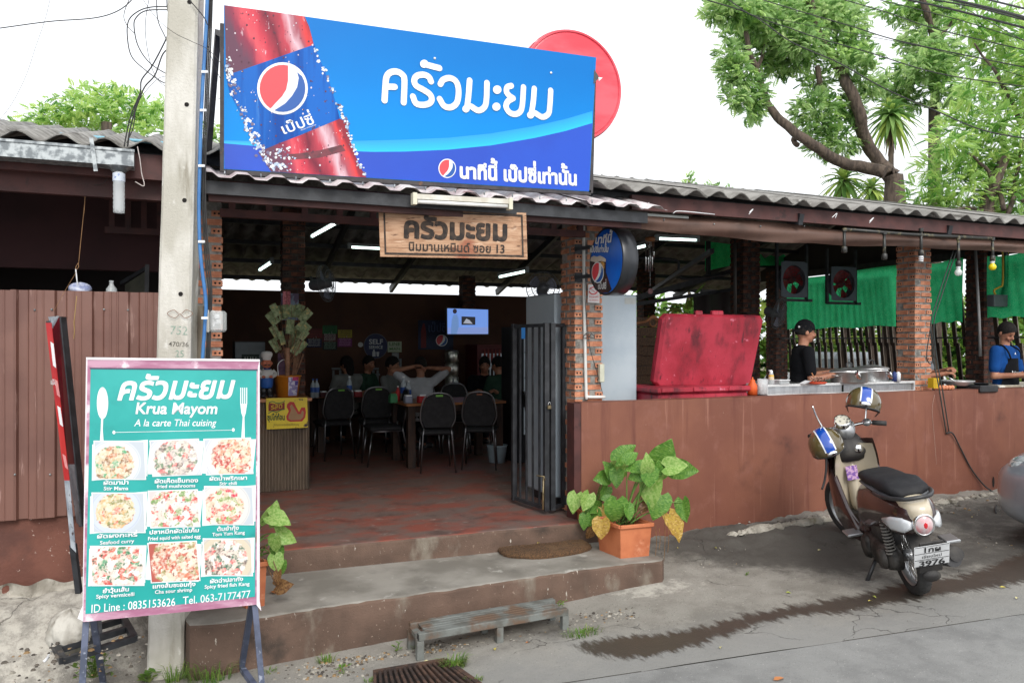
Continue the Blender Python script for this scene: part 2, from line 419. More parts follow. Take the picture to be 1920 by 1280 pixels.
def ground_mat(name, road):
    m, t, p = newmat(name); v = coords(t, (1, 1, 1), True)
    big = ramp(t, noise(t, v, 1.3, 6, .6), .35, .65); fine = noise(t, v, 26, 7, .7); mid = ramp(t, noise(t, v, 6, 6, .65), .38, .62)
    if road:
        c = mixc(t, big, S(162,162,159,.64), S(143,143,141,.6)); c = mixc(t, math_(t, 'MULTIPLY', mid, .5), c, S(172,172,169,.62))
        c = mixc(t, ramp(t, noise(t, v, 120, 3, .6), .6, .72), c, S(116,116,114,.7)); c = mixc(t, ramp(t, noise(t, v, 95, 3, .6), .64, .74), c, S(192,190,184,.8))
    else:
        c = mixc(t, big, S(160,155,146,.72), S(138,133,124,.7)); c = mixc(t, math_(t, 'MULTIPLY', mid, .6), c, S(168,164,155,.74))
        c = mixc(t, ramp(t, noise(t, v, 80, 4, .6), .6, .7), c, S(100,94,86,.68)); c = mixc(t, ramp(t, noise(t, v, 60, 4, .6), .63, .72), c, S(190,186,176,.8))
    ak = nd(t, 'ShaderNodeAttribute', attribute_name='kerbside'); kf = ramp(t, math_(t, 'ADD', ak.outputs['Fac'], math_(t, 'MULTIPLY', math_(t, 'SUBTRACT', noise(t, v, 3, 5), .5), .8)), .75, .1)
    if not road: c = mixc(t, math_(t, 'MULTIPLY', kf, .75), c, S(160,160,157,.64))
    c = mixc(t, ramp(t, noise(t, v, 210, 2), .66, .74), c, S(84,82,78,.6))
    at = nd(t, 'ShaderNodeAttribute', attribute_name='dark_blotch'); so_ = math_(t, 'ADD', at.outputs['Fac'], math_(t, 'MULTIPLY', math_(t, 'SUBTRACT', noise(t, v, 5, 7, .7), .5), 1.5))  # darker blotches by the wall and under scooter, car and bench
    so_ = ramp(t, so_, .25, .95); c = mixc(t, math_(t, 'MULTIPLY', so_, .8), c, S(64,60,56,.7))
    al = nd(t, 'ShaderNodeAttribute', attribute_name='lime'); l_ = math_(t, 'ADD', al.outputs['Fac'], math_(t, 'MULTIPLY', math_(t, 'SUBTRACT', noise(t, v, 9, 8, .75), .5), 1.6))
    l_ = ramp(t, l_, .55, .9); c = mixc(t, l_, c, S(196,191,180,.8))
    # cracks between slabs of broken concrete
    vo = nd(t, 'ShaderNodeTexVoronoi', feature='DISTANCE_TO_EDGE', i_Scale=1.15)
    wv = nd(t, 'ShaderNodeVectorMath', operation='ADD'); nz = nd(t, 'ShaderNodeTexNoise', i_Scale=4, i_Detail=7); t.links.new(v, nz.inputs['Vector'])
    sc_ = nd(t, 'ShaderNodeVectorMath', operation='SCALE', i_Scale=.35); t.links.new(nz.outputs['Color'], sc_.inputs[0]); t.links.new(v, wv.inputs[0]); t.links.new(sc_.outputs[0], wv.inputs[1]); t.links.new(wv.outputs[0], vo.inputs['Vector'])
    ck = math_(t, 'SUBTRACT', 1.0, ramp(t, vo.outputs['Distance'], .001, .007)); ck = math_(t, 'MULTIPLY', ck, ramp(t, noise(t, v, 1.7, 3), .5, .6))
    if road: ck = math_(t, 'MULTIPLY', ck, .2)
    c = mixc(t, math_(t, 'MULTIPLY', ck, .6), c, S(70,66,60,.6))
    aw = nd(t, 'ShaderNodeAttribute', attribute_name='wet'); v2 = coords(t, (1, 1, 1), True)
    wr = nd(t, 'ShaderNodeMapping'); wr.inputs['Rotation'].default_value = (0, 0, R(8)); wr.inputs['Scale'].default_value = (9, 2.2, 1); t.links.new(v2, wr.inputs['Vector'])
    wd = math_(t, 'ADD', aw.outputs['Fac'], math_(t, 'MULTIPLY', math_(t, 'SUBTRACT', noise(t, wr.outputs[0], 2.2, 8, .75), .5), .42))
    wet = math_(t, 'SUBTRACT', 1.0, ramp(t, wd, -.05, .03))
    wc = mixc(t, noise(t, v, 7, 5), S(80,70,60,.68), S(62,54,48,.62)); c = mixc(t, math_(t, 'MULTIPLY', wet, .93), c, wc)
    t.links.new(c, p.inputs['Base Color'])
    rr = nd(t, 'ShaderNodeMapRange', i_3=.88, i_4=.42); t.links.new(wet, rr.inputs[0]); t.links.new(rr.outputs[0], p.inputs['Roughness']); p.inputs['Specular IOR Level'].default_value = .4
    h = math_(t, 'ADD', math_(t, 'MULTIPLY', fine, .6), math_(t, 'MULTIPLY', ck, -1.2)); h = math_(t, 'ADD', h, math_(t, 'MULTIPLY', noise(t, v, 90, 3), .5)); h = math_(t, 'MULTIPLY', h, math_(t, 'SUBTRACT', 1.0, math_(t, 'MULTIPLY', wet, .6)))
    bump(t, p, h, .55 if not road else .4, .012)
    return m
def sheet(name, xs, rows, mat, rough_h=0.0):
    X, T = np.meshgrid(xs, np.linspace(0, 1, len(rows(xs[0]))))
    Y = np.array([rows(x) for x in xs]).T; Z = gz(X, Y)
    if rough_h:
        near = ss(4.9, 5.7, Y); Z = Z + rough_h * near * (vnoise(X, Y, 7, 3) - .5 + .6 * (vnoise(X, Y, 19, 4) - .5)) * (1 - ss(1.5, 2.6, X) * (1 - ss(3.4, 4.0, X)))
        Z = Z + (vnoise(X, Y, 2.2, 5) - .5) * .02
    nx, ny = X.shape[1], X.shape[0]; idx = np.arange(nx * ny).reshape(ny, nx)
    F = np.stack([idx[:-1, :-1], idx[:-1, 1:], idx[1:, 1:], idx[1:, :-1]], -1).reshape(-1, 4)
    o = npmesh(name, np.stack([X, Y, Z], -1).reshape(-1, 3), F, mat, smooth=True); o['kind'] = 'structure'
    for an, val in (('wet', wetdist(X, Y)), ('kerbside', Y - kline(X)), ('dark_blotch', 1.15 * blob(X, Y, 1420, 1010, .9, .45) + 1.0 * blob(X, Y, 1600, 1040, .8, .7) + .9 * blob(X, Y, 1840, 960, 1.2, .6) + .8 * blob(X, Y, 1920, 1030, 1, .5) + .6 * blob(X, Y, 1330, 1010, .6, .3) + 1.1 * blob(X, Y, 75, 1170, .12, .2) + .6 * blob(X, Y, 1020, 1190, .5, .2)),
                    ('lime', .75 * (1 - ss(-.3, .2, X)) * ss(4.9, 5.4, Y) + .55 * blob(X, Y, 1180, 1110, .4, .25) + .5 * blob(X, Y, 1300, 1100, .5, .4) + .45 * blob(X, Y, 560, 1260, .6, .2) + .35 * blob(X, Y, 1250, 1020, .4, .3))):
        a = o.data.attributes.new(an, 'FLOAT', 'POINT'); a.data.foreach_set('value', np.asarray(val, np.float32).ravel())
    return o
GM = ground_mat('worn_concrete_apron', False); RM = ground_mat('grey_road_surface', True)
xs = np.concatenate([np.linspace(-40, -3, 12)[:-1], np.arange(-3, 9.6, .04), np.linspace(9.8, 60, 14)])
sheet('concrete_apron', xs, lambda x: np.linspace(float(kline(x)) + .003, 6.2, 70), GM, .05)
sheet('road', xs, lambda x: np.concatenate([np.linspace(-30, 0, 6), np.linspace(.6, float(kline(x)) - .003, 44)]), RM)
b = MB(); b.box(-60, 60, -35, 60, -.75, -.7); o = b.build('ground', GM); o['kind'] = 'structure'
b = MB()   # the dirt filled joint between apron and road
jx = np.arange(-3, 9.4, .1); b.add([(x, float(kline(x)) + s_, gzs(x, kline(x)) - .002) for x in jx for s_ in (-.012, .012)], [(2 * i, 2 * i + 2, 2 * i + 3, 2 * i + 1) for i in range(len(jx) - 1)])
o = b.build('road_joint', mk('joint_dirt', S(80,76,70,.6), rough=1)); o['kind'] = 'structure'
# ---- back land behind the building
b = MB(); b.box(-40, 45, 6.2, 80, -.1, .1); o = b.build('back_yard_ground', mk('yard_soil', S(150,140,110,.6), S(110,112,78,.6), scale=2, rough=1)); o['kind'] = 'structure'
# ---- steps and floor
FLZ = .23
def slab(name, front, yb, ztop, zbot, mtop, mris, kind=None, jit=.006):
    """platform with a worn front edge; front = [(x, y)...]"""
    b = MB(); pts = []
    for (x0, y0), (x1, y1) in zip(front[:-1], front[1:]):
        n = max(1, int(abs(x1 - x0) / .05))
        for k in range(n): t = k / n; pts.append((x0 + (x1 - x0) * t, y0 + (y1 - y0) * t))
    pts.append(front[-1]); n = len(pts); V = []
    for (x, y) in pts:
        j = jit * (random.random() - .5); j2 = jit * .6 * (random.random() - .5)
        V += [(x, yb, ztop), (x, y + .022, ztop), (x, y + .006 + j, ztop - .006 + j2), (x, y + j, ztop - .02), (x, y + j * .5 - .004, ztop - .1), (x, y, zbot)]
    F = []; M_ = []
    for i in range(n - 1):
        for k in range(5):
            F.append((i * 6 + k, i * 6 + k + 1, (i + 1) * 6 + k + 1, (i + 1) * 6 + k)); M_.append(0 if k < 2 else 1)
    e = [0, 1, 2, 3, 4, 5]; V2 = [(pts[0][0], yb, zbot), (pts[-1][0], yb, zbot)]
    b.v = V + V2; b.f = F + [tuple(reversed(e)) + (len(V),), tuple((n - 1) * 6 + k for k in e) + (len(V) + 1,)]; b.m = M_ + [1, 1]; b.sm = [False] * len(b.f)
    return b
FLOORM = None
def floor_mat():
    m, t, p = newmat('worn_red_oxide_floor'); v = coords(t, (1, 1, 1), True)
    v2 = coords(t, (1.2, 2.0, 1), True)
    c = mixc(t, ramp(t, noise(t, v2, 2.2, 7, .65), .36, .6), S(164,96,82,.72), S(136,116,108,.72)); c = mixc(t, math_(t, 'MULTIPLY', ramp(t, noise(t, v, 5, 6, .7), .48, .7), .6), c, S(92,74,70,.65))
    c = mixc(t, ramp(t, noise(t, v2, 6, 6, .7), .6, .72), c, S(190,176,166,.7)); t.links.new(c, p.inputs['Base Color'])
    p.inputs['Roughness'].default_value = .42; p.inputs['Specular IOR Level'].default_value = .45; bump(t, p, noise(t, v, 22, 5), .2); return m
FLOORM = floor_mat()
fr = []
for (x, y) in ((330, 1046), (496, 1034), (691, 1016), (835, 1003), (1075, 981), (1120, 977)):
    q = P(x, y, Z=FLZ); fr.append((q.x, q.y))
o = slab('dining_floor', [(-.1, fr[0][1])] + fr[1:] , 6.02, FLZ, 0, FLOORM, STEPR).build('entrance_floor_slab', [FLOORM, STEPR]); o['kind'] = 'structure'
b = MB(); b.box(-2.2, 11.5, 6.021, 13.2, .1, FLZ - .004); o = b.build('dining_room_floor', FLOORM); o['kind'] = 'structure'
fr = []
for (x, y) in ((356, 1175), (400, 1169), (486, 1157), (640, 1133), (835, 1106), (1012, 1079), (1130, 1062), (1241, 1050)):
    q = P(x, y, Z=.06); fr.append((q.x, q.y))
st = tag(slab('step', [(fr[0][0] - .02, fr[0][1] + .14), (fr[0][0] + .0, fr[0][1] + .05)] + fr[1:] + [(fr[-1][0] + .04, fr[-1][1] + .04)], 5.9, .06, -.4, STEPT, STEPR, jit=.012).build('lower_step', [STEPT, STEPR]), 'long low grey concrete step with a brown painted riser below the entrance', 'step')
st['kind'] = 'structure'
for o in (st,):
    pass
# ---- pillars
def brick_mesh(L, W, H, holes=True):
    b = MB(); pr = []
    # grooved long sides: profile in (y,z), swept along x
    g = .0025
    z_ = [0, .16, .2, .3, .34, .48, .52, .62, .66, .8, .84, 1]; dp = [0, 0, g, g, 0, 0, 0, 0, g, g, 0, 0]
    prof = [(d, H * z) for z, d in zip(z_, dp)] + [(W - d, H * z) for z, d in zip(reversed(z_), reversed(dp))]
    n = len(prof); b.add([(0, y, z) for y, z in prof] + [(L, y, z) for y, z in prof], [(i, (i + 1) % n, (i + 1) % n + n, i + n) for i in range(n)] + [tuple(reversed(range(n))), tuple(range(n, 2 * n))])
    if holes:
        b.mi = 1
        for ex, s_ in ((-.0012, -1), (L + .0012, 1)):
            for cy in (W * .3, W * .7):
                q = [(ex, cy + .0085 * cos(2 * PI * k / 8), H / 2 + .0085 * sin(2 * PI * k / 8)) for k in range(8)]
                b.add(q, [tuple(range(8)) if s_ > 0 else tuple(reversed(range(8)))])
    me_o = b.build('brick', [BRICK, HOLE], None, world=False); me = me_o.data; bpy.data.objects.remove(me_o); return me
BL, BW, BH = .15, .074, .041
bm_ = brick_mesh(BL, BW, BH); bmd = bm_.copy(); bmd.materials[0] = BRICK_SHADE
def pillar(x, y, wd, z0, z1, label, dark=False, group='brick pillars', only=None, pitch=.0625, angle=0):
    t = thing('brick_pillar', label, 'pillar', (x + wd / 2, y + wd / 2, z0), (0, 0, angle))
    h = wd / 2; b = MB()
    nz = max(2, int((z1 - z0) / .25)); V = []
    for k in range(nz + 1):
        for (sx, sy) in ((-1, -1), (1, -1), (1, 1), (-1, 1)): V.append((sx * (h - .01 + .004 * random.random()), sy * (h - .01 + .004 * random.random()), (z1 - z0) * k / nz))
    F = [(4 * k + i, 4 * k + (i + 1) % 4, 4 * k + 4 + (i + 1) % 4, 4 * k + 4 + i) for k in range(nz) for i in range(4)] + [(4 * nz, 4 * nz + 1, 4 * nz + 2, 4 * nz + 3)]
    b.add(V, F); b.build('mortar_core', MORTAR_SHADE if dark else MORTAR, t, world=False)
    k = 0; z = .012; me = bmd if dark else bm_
    while z + BH < z1 - z0:
        fl = k % 2
        for c in range(4):
            # pinwheel bond: brick starting at each corner, turned by quarter turns
            if only and c not in only: continue
            a = c * PI / 2
            M_ = MR(a, 4, 'Z')
            if fl == 0: off = Vector((-h, -h, z)); loc = M_ @ off; rot = a
            else: off = Vector((h - BL, -h, z)); loc = M_ @ off; rot = a
            br = bpy.data.objects.new('brick', me); COL.objects.link(br); br.parent = t
            j = [random.uniform(-.004, .004) for _ in range(3)]
            br.location = (loc.x + j[0], loc.y + j[1], loc.z + j[2] * .5); br.rotation_euler = (0, 0, rot + random.uniform(-.025, .025)); br.scale = (random.uniform(.93, 1.02), 1, random.uniform(.95, 1.05))
        z += pitch; k += 1
    return t
pr = P(1078, 965, Y=6.09).x
pillar(pr, 6.09, .27, FLZ, 2.78, 'orange brick pillar right of the entrance with white conduit')
pl_ = P(417, 965, Y=6.09).x
pillar(pl_ - .27, 6.09, .27, FLZ, 2.72, 'orange brick pillar left of the entrance behind the concrete pole')
q = P(1716, 740, Y=6.12); pillar(q.x, 6.12, .24, 1.0, 2.8, 'brick pillar standing on the brown wall behind the scooter')
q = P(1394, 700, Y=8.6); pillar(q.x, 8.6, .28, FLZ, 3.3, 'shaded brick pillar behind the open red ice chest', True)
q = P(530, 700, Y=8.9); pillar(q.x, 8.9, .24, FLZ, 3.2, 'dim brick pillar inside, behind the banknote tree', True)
# side fence line of the kitchen
FA = P(1440, 640, D=14.6); FB = P(1920, 640, D=9.9); FA.z = FB.z = 0
FD = (FB - FA).normalized(); fang = math.atan2(FD.y, FD.x)
def onF(px):
    r = ray(px, 640); M2 = Matrix(((r.x, -FD.x), (r.y, -FD.y))); s_ = M2.inverted() @ Vector((FA.x, FA.y)); return Vector((r.x * s_[0], r.y * s_[0], 0))
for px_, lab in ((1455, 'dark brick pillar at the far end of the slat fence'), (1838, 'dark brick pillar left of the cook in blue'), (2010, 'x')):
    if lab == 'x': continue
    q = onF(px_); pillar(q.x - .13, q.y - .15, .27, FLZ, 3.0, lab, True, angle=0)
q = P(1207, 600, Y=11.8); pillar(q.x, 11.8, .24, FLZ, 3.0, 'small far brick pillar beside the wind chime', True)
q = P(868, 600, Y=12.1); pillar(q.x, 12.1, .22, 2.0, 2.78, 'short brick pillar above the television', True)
# ---- low wall, back wall
b = MB(); wx0 = P(1090, 760, Y=5.95).x
b.grid(lambda u, v: (wx0 + (10.4 - wx0) * u, 5.95 + .012 * sin(u * 9) * (1 - v), -.3 + 1.505 * v), 60, 6, False)
b.box(wx0 + .002, 10.4, 5.962, 6.085, -.3, 1.203)
b.grid(lambda u, v: (wx0 + (10.4 - wx0) * u, 5.95 + .136 * v, 1.205 + .002 * sin(u * 60)), 60, 1, False)
wl = tag(b.build('low_wall', WALLP), 'long waist high brown painted wall behind the parked scooter', 'wall')
b = MB(); b.box(wx0 - .065, wx0 + .001, 5.955, 6.088, -.2, 1.20); b.build('wall_end', MAROON, wl)
# drip stains, drain hole
b = MB(); q = P(1862, 903, Y=5.95); b.poly([(q.x + .018 * cos(a), 5.946, q.z + .06 * sin(a)) for a in [2 * PI * k / 10 for k in range(10)]], Vector((0, -1, 0))); b.build('drain_hole', HOLE, wl)
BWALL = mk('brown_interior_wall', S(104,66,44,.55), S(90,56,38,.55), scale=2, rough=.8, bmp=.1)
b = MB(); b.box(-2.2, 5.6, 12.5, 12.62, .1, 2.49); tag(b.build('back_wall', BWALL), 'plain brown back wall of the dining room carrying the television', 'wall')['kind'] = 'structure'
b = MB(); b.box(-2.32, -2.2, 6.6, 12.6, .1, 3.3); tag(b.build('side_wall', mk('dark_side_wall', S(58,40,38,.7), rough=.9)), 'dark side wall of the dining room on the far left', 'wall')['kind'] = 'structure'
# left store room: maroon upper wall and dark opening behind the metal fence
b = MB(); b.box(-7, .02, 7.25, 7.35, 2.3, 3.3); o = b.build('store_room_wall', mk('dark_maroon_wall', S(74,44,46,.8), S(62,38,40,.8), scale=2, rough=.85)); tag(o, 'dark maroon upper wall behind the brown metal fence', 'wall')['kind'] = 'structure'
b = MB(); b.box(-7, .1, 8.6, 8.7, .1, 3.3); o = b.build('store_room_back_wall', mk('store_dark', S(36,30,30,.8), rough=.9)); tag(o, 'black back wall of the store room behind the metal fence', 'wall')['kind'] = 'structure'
b = MB(); A = P(234, 560, Y=7.2); B_ = P(275, 560, Y=6.9); b.poly([P(234, 560, Y=7.2), P(272, 560, Y=6.95), P(272, 507, Y=6.95), P(234, 524, Y=7.2)], Vector((0, -1, 0)), .03)
t = thing('store_panel', 'olive board panel leaning behind the metal fence beside the pole', 'board', P(250, 600, Y=7.05)); b.build('panel', mk('olive_board', S(92,92,80,.7), S(78,78,68,.7), scale=8, rough=.8), t)
MB().bar(P(274, 600, Y=6.93), P(276, 496, Y=6.93), .03).build('post', BLKM, t); MB().bar(P(228, 531, Y=7.2), P(276, 503, Y=6.93), .03).build('top_rail', BLKM, t)
# ---- roofs
def corr(parent, x0, x1, ya, za, yb, zb, pitch, amp, nper, mat, name='roof_sheet', th=.008, shape='sin', seg=8, jit=.004, M=None, overlap=.5):
    """a run of corrugated sheets laid side by side; each sheet is one part"""
    wsheet = pitch * nper; x = x0; k = 0; up = Vector((0, -(zb - za), yb - ya)).normalized() if yb > ya else Vector((0, (zb - za), -(yb - ya))).normalized()
    out = []
    while x < x1 - .01:
        xe = min(x + wsheet + pitch * overlap, x1 + pitch * .5); n = max(2, int(round((xe - x) / pitch * seg))); lift = .007 * (k % 2) + random.uniform(0, jit); dy = random.uniform(-.02, .02)
        V = []
        for i in range(n + 1):
            xx = x + (xe - x) * i / n; ph = 2 * PI * (xx - x0) / pitch
            h = amp * cos(ph) if shape == 'sin' else amp * max(-1, min(1, 1.9 * cos(ph)))
            for (y, z) in ((ya + dy, za), ((ya + yb) / 2, (za + zb) / 2), (yb, zb)):
                q = Vector((xx, y, z)) + up * (h + lift); V += [q, q - up * th]
        F = []
        for i in range(n):
            o_ = i * 6; p_ = o_ + 6
            for j in (0, 2):
                F.append((o_ + j, p_ + j, p_ + j + 2, o_ + j + 2)); F.append((o_ + j + 1, o_ + j + 3, p_ + j + 3, p_ + j + 1))
            F.append((o_, o_ + 1, p_ + 1, p_)); F.append((o_ + 4, p_ + 4, p_ + 5, o_ + 5))
        b = MB(); b.add([M @ v for v in V] if M is not None else V, F, False); b.sm = [True if f % 6 not in (4, 5) else False for f in range(len(b.f))]
        out.append(b.build(name, mat, parent)); x += wsheet; k += 1
    return out
EZ = 2.95; EY = 5.5; RY = 9.2; RZ = EZ + .25 * (RY - EY); BEY = 13.1; BEZ = 2.70
rf = thing('tiled_roof', 'grey corrugated cement sheet roof over the whole restaurant', 'roof', (4, 8, 2.9))
corr(rf, P(1119, 345, Y=EY).x, 10.9, EY, EZ, RY, RZ, .232, .027, 4, CEMR)
corr(rf, -6.9, P(418, 290, Y=EY).x + .12, EY, EZ, RY, RZ, .232, .027, 4, CEMR)
corr(rf, P(418, 290, Y=EY).x + .12, P(1119, 345, Y=EY).x, EY + .35, EZ + .25 * .35, RY, RZ, .232, .027, 4, CEMR)
corr(rf, -6.9, 10.9, RY, RZ + .01, BEY, BEZ, .232, .027, 4, CEMR, seg=6)
# purlins under the roof
for i in range(9):
    y = EY + .25 + i * .43; z = EZ + .25 * (y - EY) - .07
    if y < RY: MB().box(-2.2, 10.7, y - .02, y + .02, z - .04, z + .01).build('purlin', BLKM, rf)
for i in range(6):
    y = RY + .4 + i * .64; z = RZ - (RZ - BEZ) / (BEY - RY) * (y - RY) - .07; MB().box(-2.2, 10.7, y - .025, y + .025, z - .05, z + .01).build('purlin', BLKM, rf)
for x in (-1.6, .15, 2.1, 3.3, 5.2, 7.1, 8.9):
    b = MB(); b.bar((x, EY + .1, EZ - .13), (x, RY, RZ - .14), .05, .1); b.build('rafter', BLKM, rf)
    b = MB(); b.bar((x, RY, RZ - .14), (x, BEY - .1, BEZ - .12), .05, .1); b.build('rafter', BLKM, rf)
# fascia under the eaves
MB().box(P(1185, 380, Y=5.62).x, 10.7, 5.62, 5.66, EZ - .15, EZ - .03).build('fascia', MAROON, rf)
MB().box(-6.8, P(385, 380, Y=5.62).x, 5.62, 5.66, EZ - .19, EZ - .03).build('fascia', MAROON, rf)
MB().box(-6.8, .05, 5.75, 5.8, EZ - .3, EZ - .17).build('beam', MAROON, rf)
# blue water pipe lying on the roof
b = MB(); b.tube(spline([P(-60, 232, Y=6.9), P(60, 248, Y=6.9), P(160, 256, Y=6.9), P(300, 268, Y=6.85), P(430, 281, Y=6.8)], 6), .014); tag(b.build('water_pipe', mk('pale_blue_pipe', S(120,180,200,.8), rough=.4)), 'thin pale blue water pipe lying along the left roof', 'pipe')
b = MB(); b.tube(spline([P(1256, 352, Y=6.7), P(1300, 354, Y=6.7), P(1345, 357, Y=6.7)], 4), .01); b.tube([P(1295, 358, Y=6.7), P(1296, 350, Y=6.7)], .01); b.tube([P(1347, 362, Y=6.7), P(1346, 355, Y=6.7)], .01); tag(b.build('water_pipe', mk('pale_blue_pipe2', S(120,180,200,.8), rough=.4)), 'short pale blue pipe end on the right roof', 'pipe')
# gutter
g = thing('rain_gutter', 'galvanised box gutter ending left of the concrete pole', 'gutter', P(100, 300, Y=5.42))
ga = P(-300, 0, Y=5.42).x; gb = P(251, 300, Y=5.42).x; gt = P(251, 282, Y=5.42).z; gl_ = P(251, 312, Y=5.42).z
b = MB(); b.box(ga, gb, 5.42, 5.424, gl_, gt); b.box(ga, gb, 5.424, 5.56, gl_, gl_ + .004); b.box(ga, gb, 5.56, 5.564, gl_, gt); b.box(gb - .004, gb, 5.424, 5.56, gl_ + .004, gt); b.box(ga, gb + .004, 5.412, 5.42, gt - .012, gt + .004); b.build('channel', GALV, g)
q = P(176, 260, Y=5.4); b = MB(); b.bar((q.x - .015, 5.405, gt + .05), (q.x + .01, 5.405, gl_ - .05), .022, .006, up=(0, 1, 0)); b.build('strap', GALV, g)
q = P(223, 300, Y=5.47); b = MB(); b.lathe([(.075, gl_), (.05, gl_ - .02), (.036, gl_ - .035)], 16, MT((q.x, 5.48, 0))); b.build('outlet_funnel', GALV, g)
# trapezoid awning below the billboard
aw = thing('metal_awning', 'narrow white and maroon metal awning under the big blue billboard', 'awning', P(800, 370, Y=5.3))
AWM = mk('weathered_white_sheet', S(214,208,208,.82), S(176,160,162,.8), scale=9, rough=.45, stains=[(S(120,90,92), 5, .6, .72)])
a0 = P(386, 340, Y=5.2).x; a1 = P(1228, 380, Y=5.2).x
corr(aw, a0, a1, 5.2, 2.735, 5.75, 2.90, .215, .014, 4, AWM, 'awning_sheet', .0015, 'trap', 12)
MB().box(a0, a1 - .02, 5.27, 5.31, 2.635, 2.715).build('dark_batten', BLKM, aw)
MB().box(a0 + .02, a1 - .04, 5.33, 5.37, 2.60, 2.66).build('lower_batten', MAROON, aw)
b = MB()
for k in range(13): b.tube([(a0 + .11 + k * .215, 5.235, 2.75), (a0 + .11 + k * .215, 5.235, 2.775)], .005, 6)
b.build('screw', GALV, aw)['kind'] = 'stuff'
# lattice beam over the doorway
tb = thing('lattice_beam', 'maroon steel lattice beam across the top of the doorway', 'beam', (1.7, 6.0, 2.7))
x0 = pl_ - .02; x1 = pr + .05
MB().box(x0, x1, 5.99, 6.04, 2.80, 2.86).build('top_chord', MAROON, tb); MB().box(x0, x1, 5.99, 6.04, 2.605, 2.66).build('bottom_chord', MAROON, tb)
for k in range(12):
    xx = x0 + .08 + k * (x1 - x0 - .12) / 11; MB().box(xx - .022, xx + .022, 5.995, 6.035, 2.661, 2.799).build('web_post', MAROON, tb)
tb = thing('lattice_beam', 'maroon lattice beam over the brown fence left of the pole', 'beam', (-.3, 6.9, 2.7))
xa = P(196, 0, Y=6.9).x; xb = P(312, 0, Y=6.9).x
MB().box(xa, xb, 6.9, 6.94, 2.56, 2.61).build('bottom_chord', MAROON, tb); MB().box(xa, xb, 6.9, 6.94, 2.82, 2.87).build('top_chord', MAROON, tb)
for k in range(4): xx = xa + .05 + k * (xb - xa - .1) / 3; MB().box(xx - .02, xx + .02, 6.902, 6.938, 2.611, 2.819).build('web_post', MAROON, tb)
# ---- metal fence on the left
FENM = mk('brown_sheet_metal', S(134,94,82,.76), S(122,84,74,.76), scale=2.2, rough=.42, rough2=.55, world=True, stains=[(S(170,136,126,.85), 8, .62, .72, (3,1,.3)), (S(112,74,66), 3, .6, .7, (2,1,.3))])
fn = thing('metal_fence', 'brown ribbed sheet metal fence left of the concrete pole', 'fence', P(150, 980, Y=5.9))
fx0 = P(-260, 640, Y=5.9).x; fx1 = P(303, 640, Y=5.9).x; zt = 2.05; zb = .575
def ribbed(x, xe, zt, zb, y):
    b = MB(); pts = []; pt = .215; k = 0; xx = x
    while xx < xe:
        for dx, dy in ((0, 0), (.03, 0), (.042, .03), (.092, .03), (.104, 0), (.135, 0), (.138, -.004), (.145, -.004), (.148, 0), (.175, 0), (.178, -.004), (.185, -.004), (.188, 0)):
            if xx + dx <= xe: pts.append((xx + dx, y + dy))
        xx += pt
    pts.append((xe, y)); V = [(a, c, zz) for zz in (zt, zb) for a, c in pts]; n = len(pts); b.add(V, [(i, i + n, i + n + 1, i + 1) for i in range(n - 1)]); b.add([(a, c + .002, zz) for zz in (zt, zb) for a, c in pts], [(i, i + 1, i + n + 1, i + n) for i in range(n - 1)]); return b
x = fx1
k = 0
while x > fx0:
    ribbed(x - .86 - .02, x, zt - .004 * k, zb + random.uniform(-.01, .01), 5.9 - .004 * (k % 2)).build('metal_sheet', FENM, fn); x -= .86; k += 1
b = MB()
for (x, y) in ((65, 581), (97, 580), (195, 580), (94, 889), (28, 889), (240, 581)): b.ell(P(x, y, Y=5.893), .007, 8, 6)
b.build('screw', GALV, fn)['kind'] = 'stuff'
MB().box(fx0, fx1, 5.936, 5.97, 1.9, 1.94).build("rail", BLKM, fn)
b = MB(); b.box(fx0, fx1 - .08, 5.955, 6.08, .1, .60); b2 = tag(b.build('fence_plinth', mk('brown_render', S(128,82,68,.8), S(112,70,58,.8), scale=5, rough=.85, bmp=.6, bscale=60, world=True, stains=[(S(200,180,168,.8), 30, .66, .7), (S(90,58,50), 2.4, .55, .72)])), 'brown rendered plinth under the ribbed metal fence', 'wall')
# broken concrete footing
b = MB(); r5 = random.Random(5)
def foot(u, v):
    x = fx0 + (.0 - fx0) * u; z = -.3 + .47 * v; j = (vnoise(np.array(x), np.array(z), 9, 8) - .5) * .10 + (vnoise(np.array(x), np.array(z), 23, 9) - .5) * .05
    return (x, 5.93 - .30 * (1 - v) ** 1.3 - float(j), z + .012 * sin(x * 31))
b.grid(foot, 130, 18, False); FOOT = mk('broken_lime_concrete', S(190,184,172,.78), S(150,144,132,.74), scale=5, rough=.95, bmp=1, bscale=24, world=True, stains=[(S(96,88,76,.7), 6, .56, .68), (S(60,56,50,.6), 1.8, .62, .68), (S(120,112,84,.7), 3.5, .62, .72)])
o = b.build('fence_footing', FOOT); o['kind'] = 'structure'
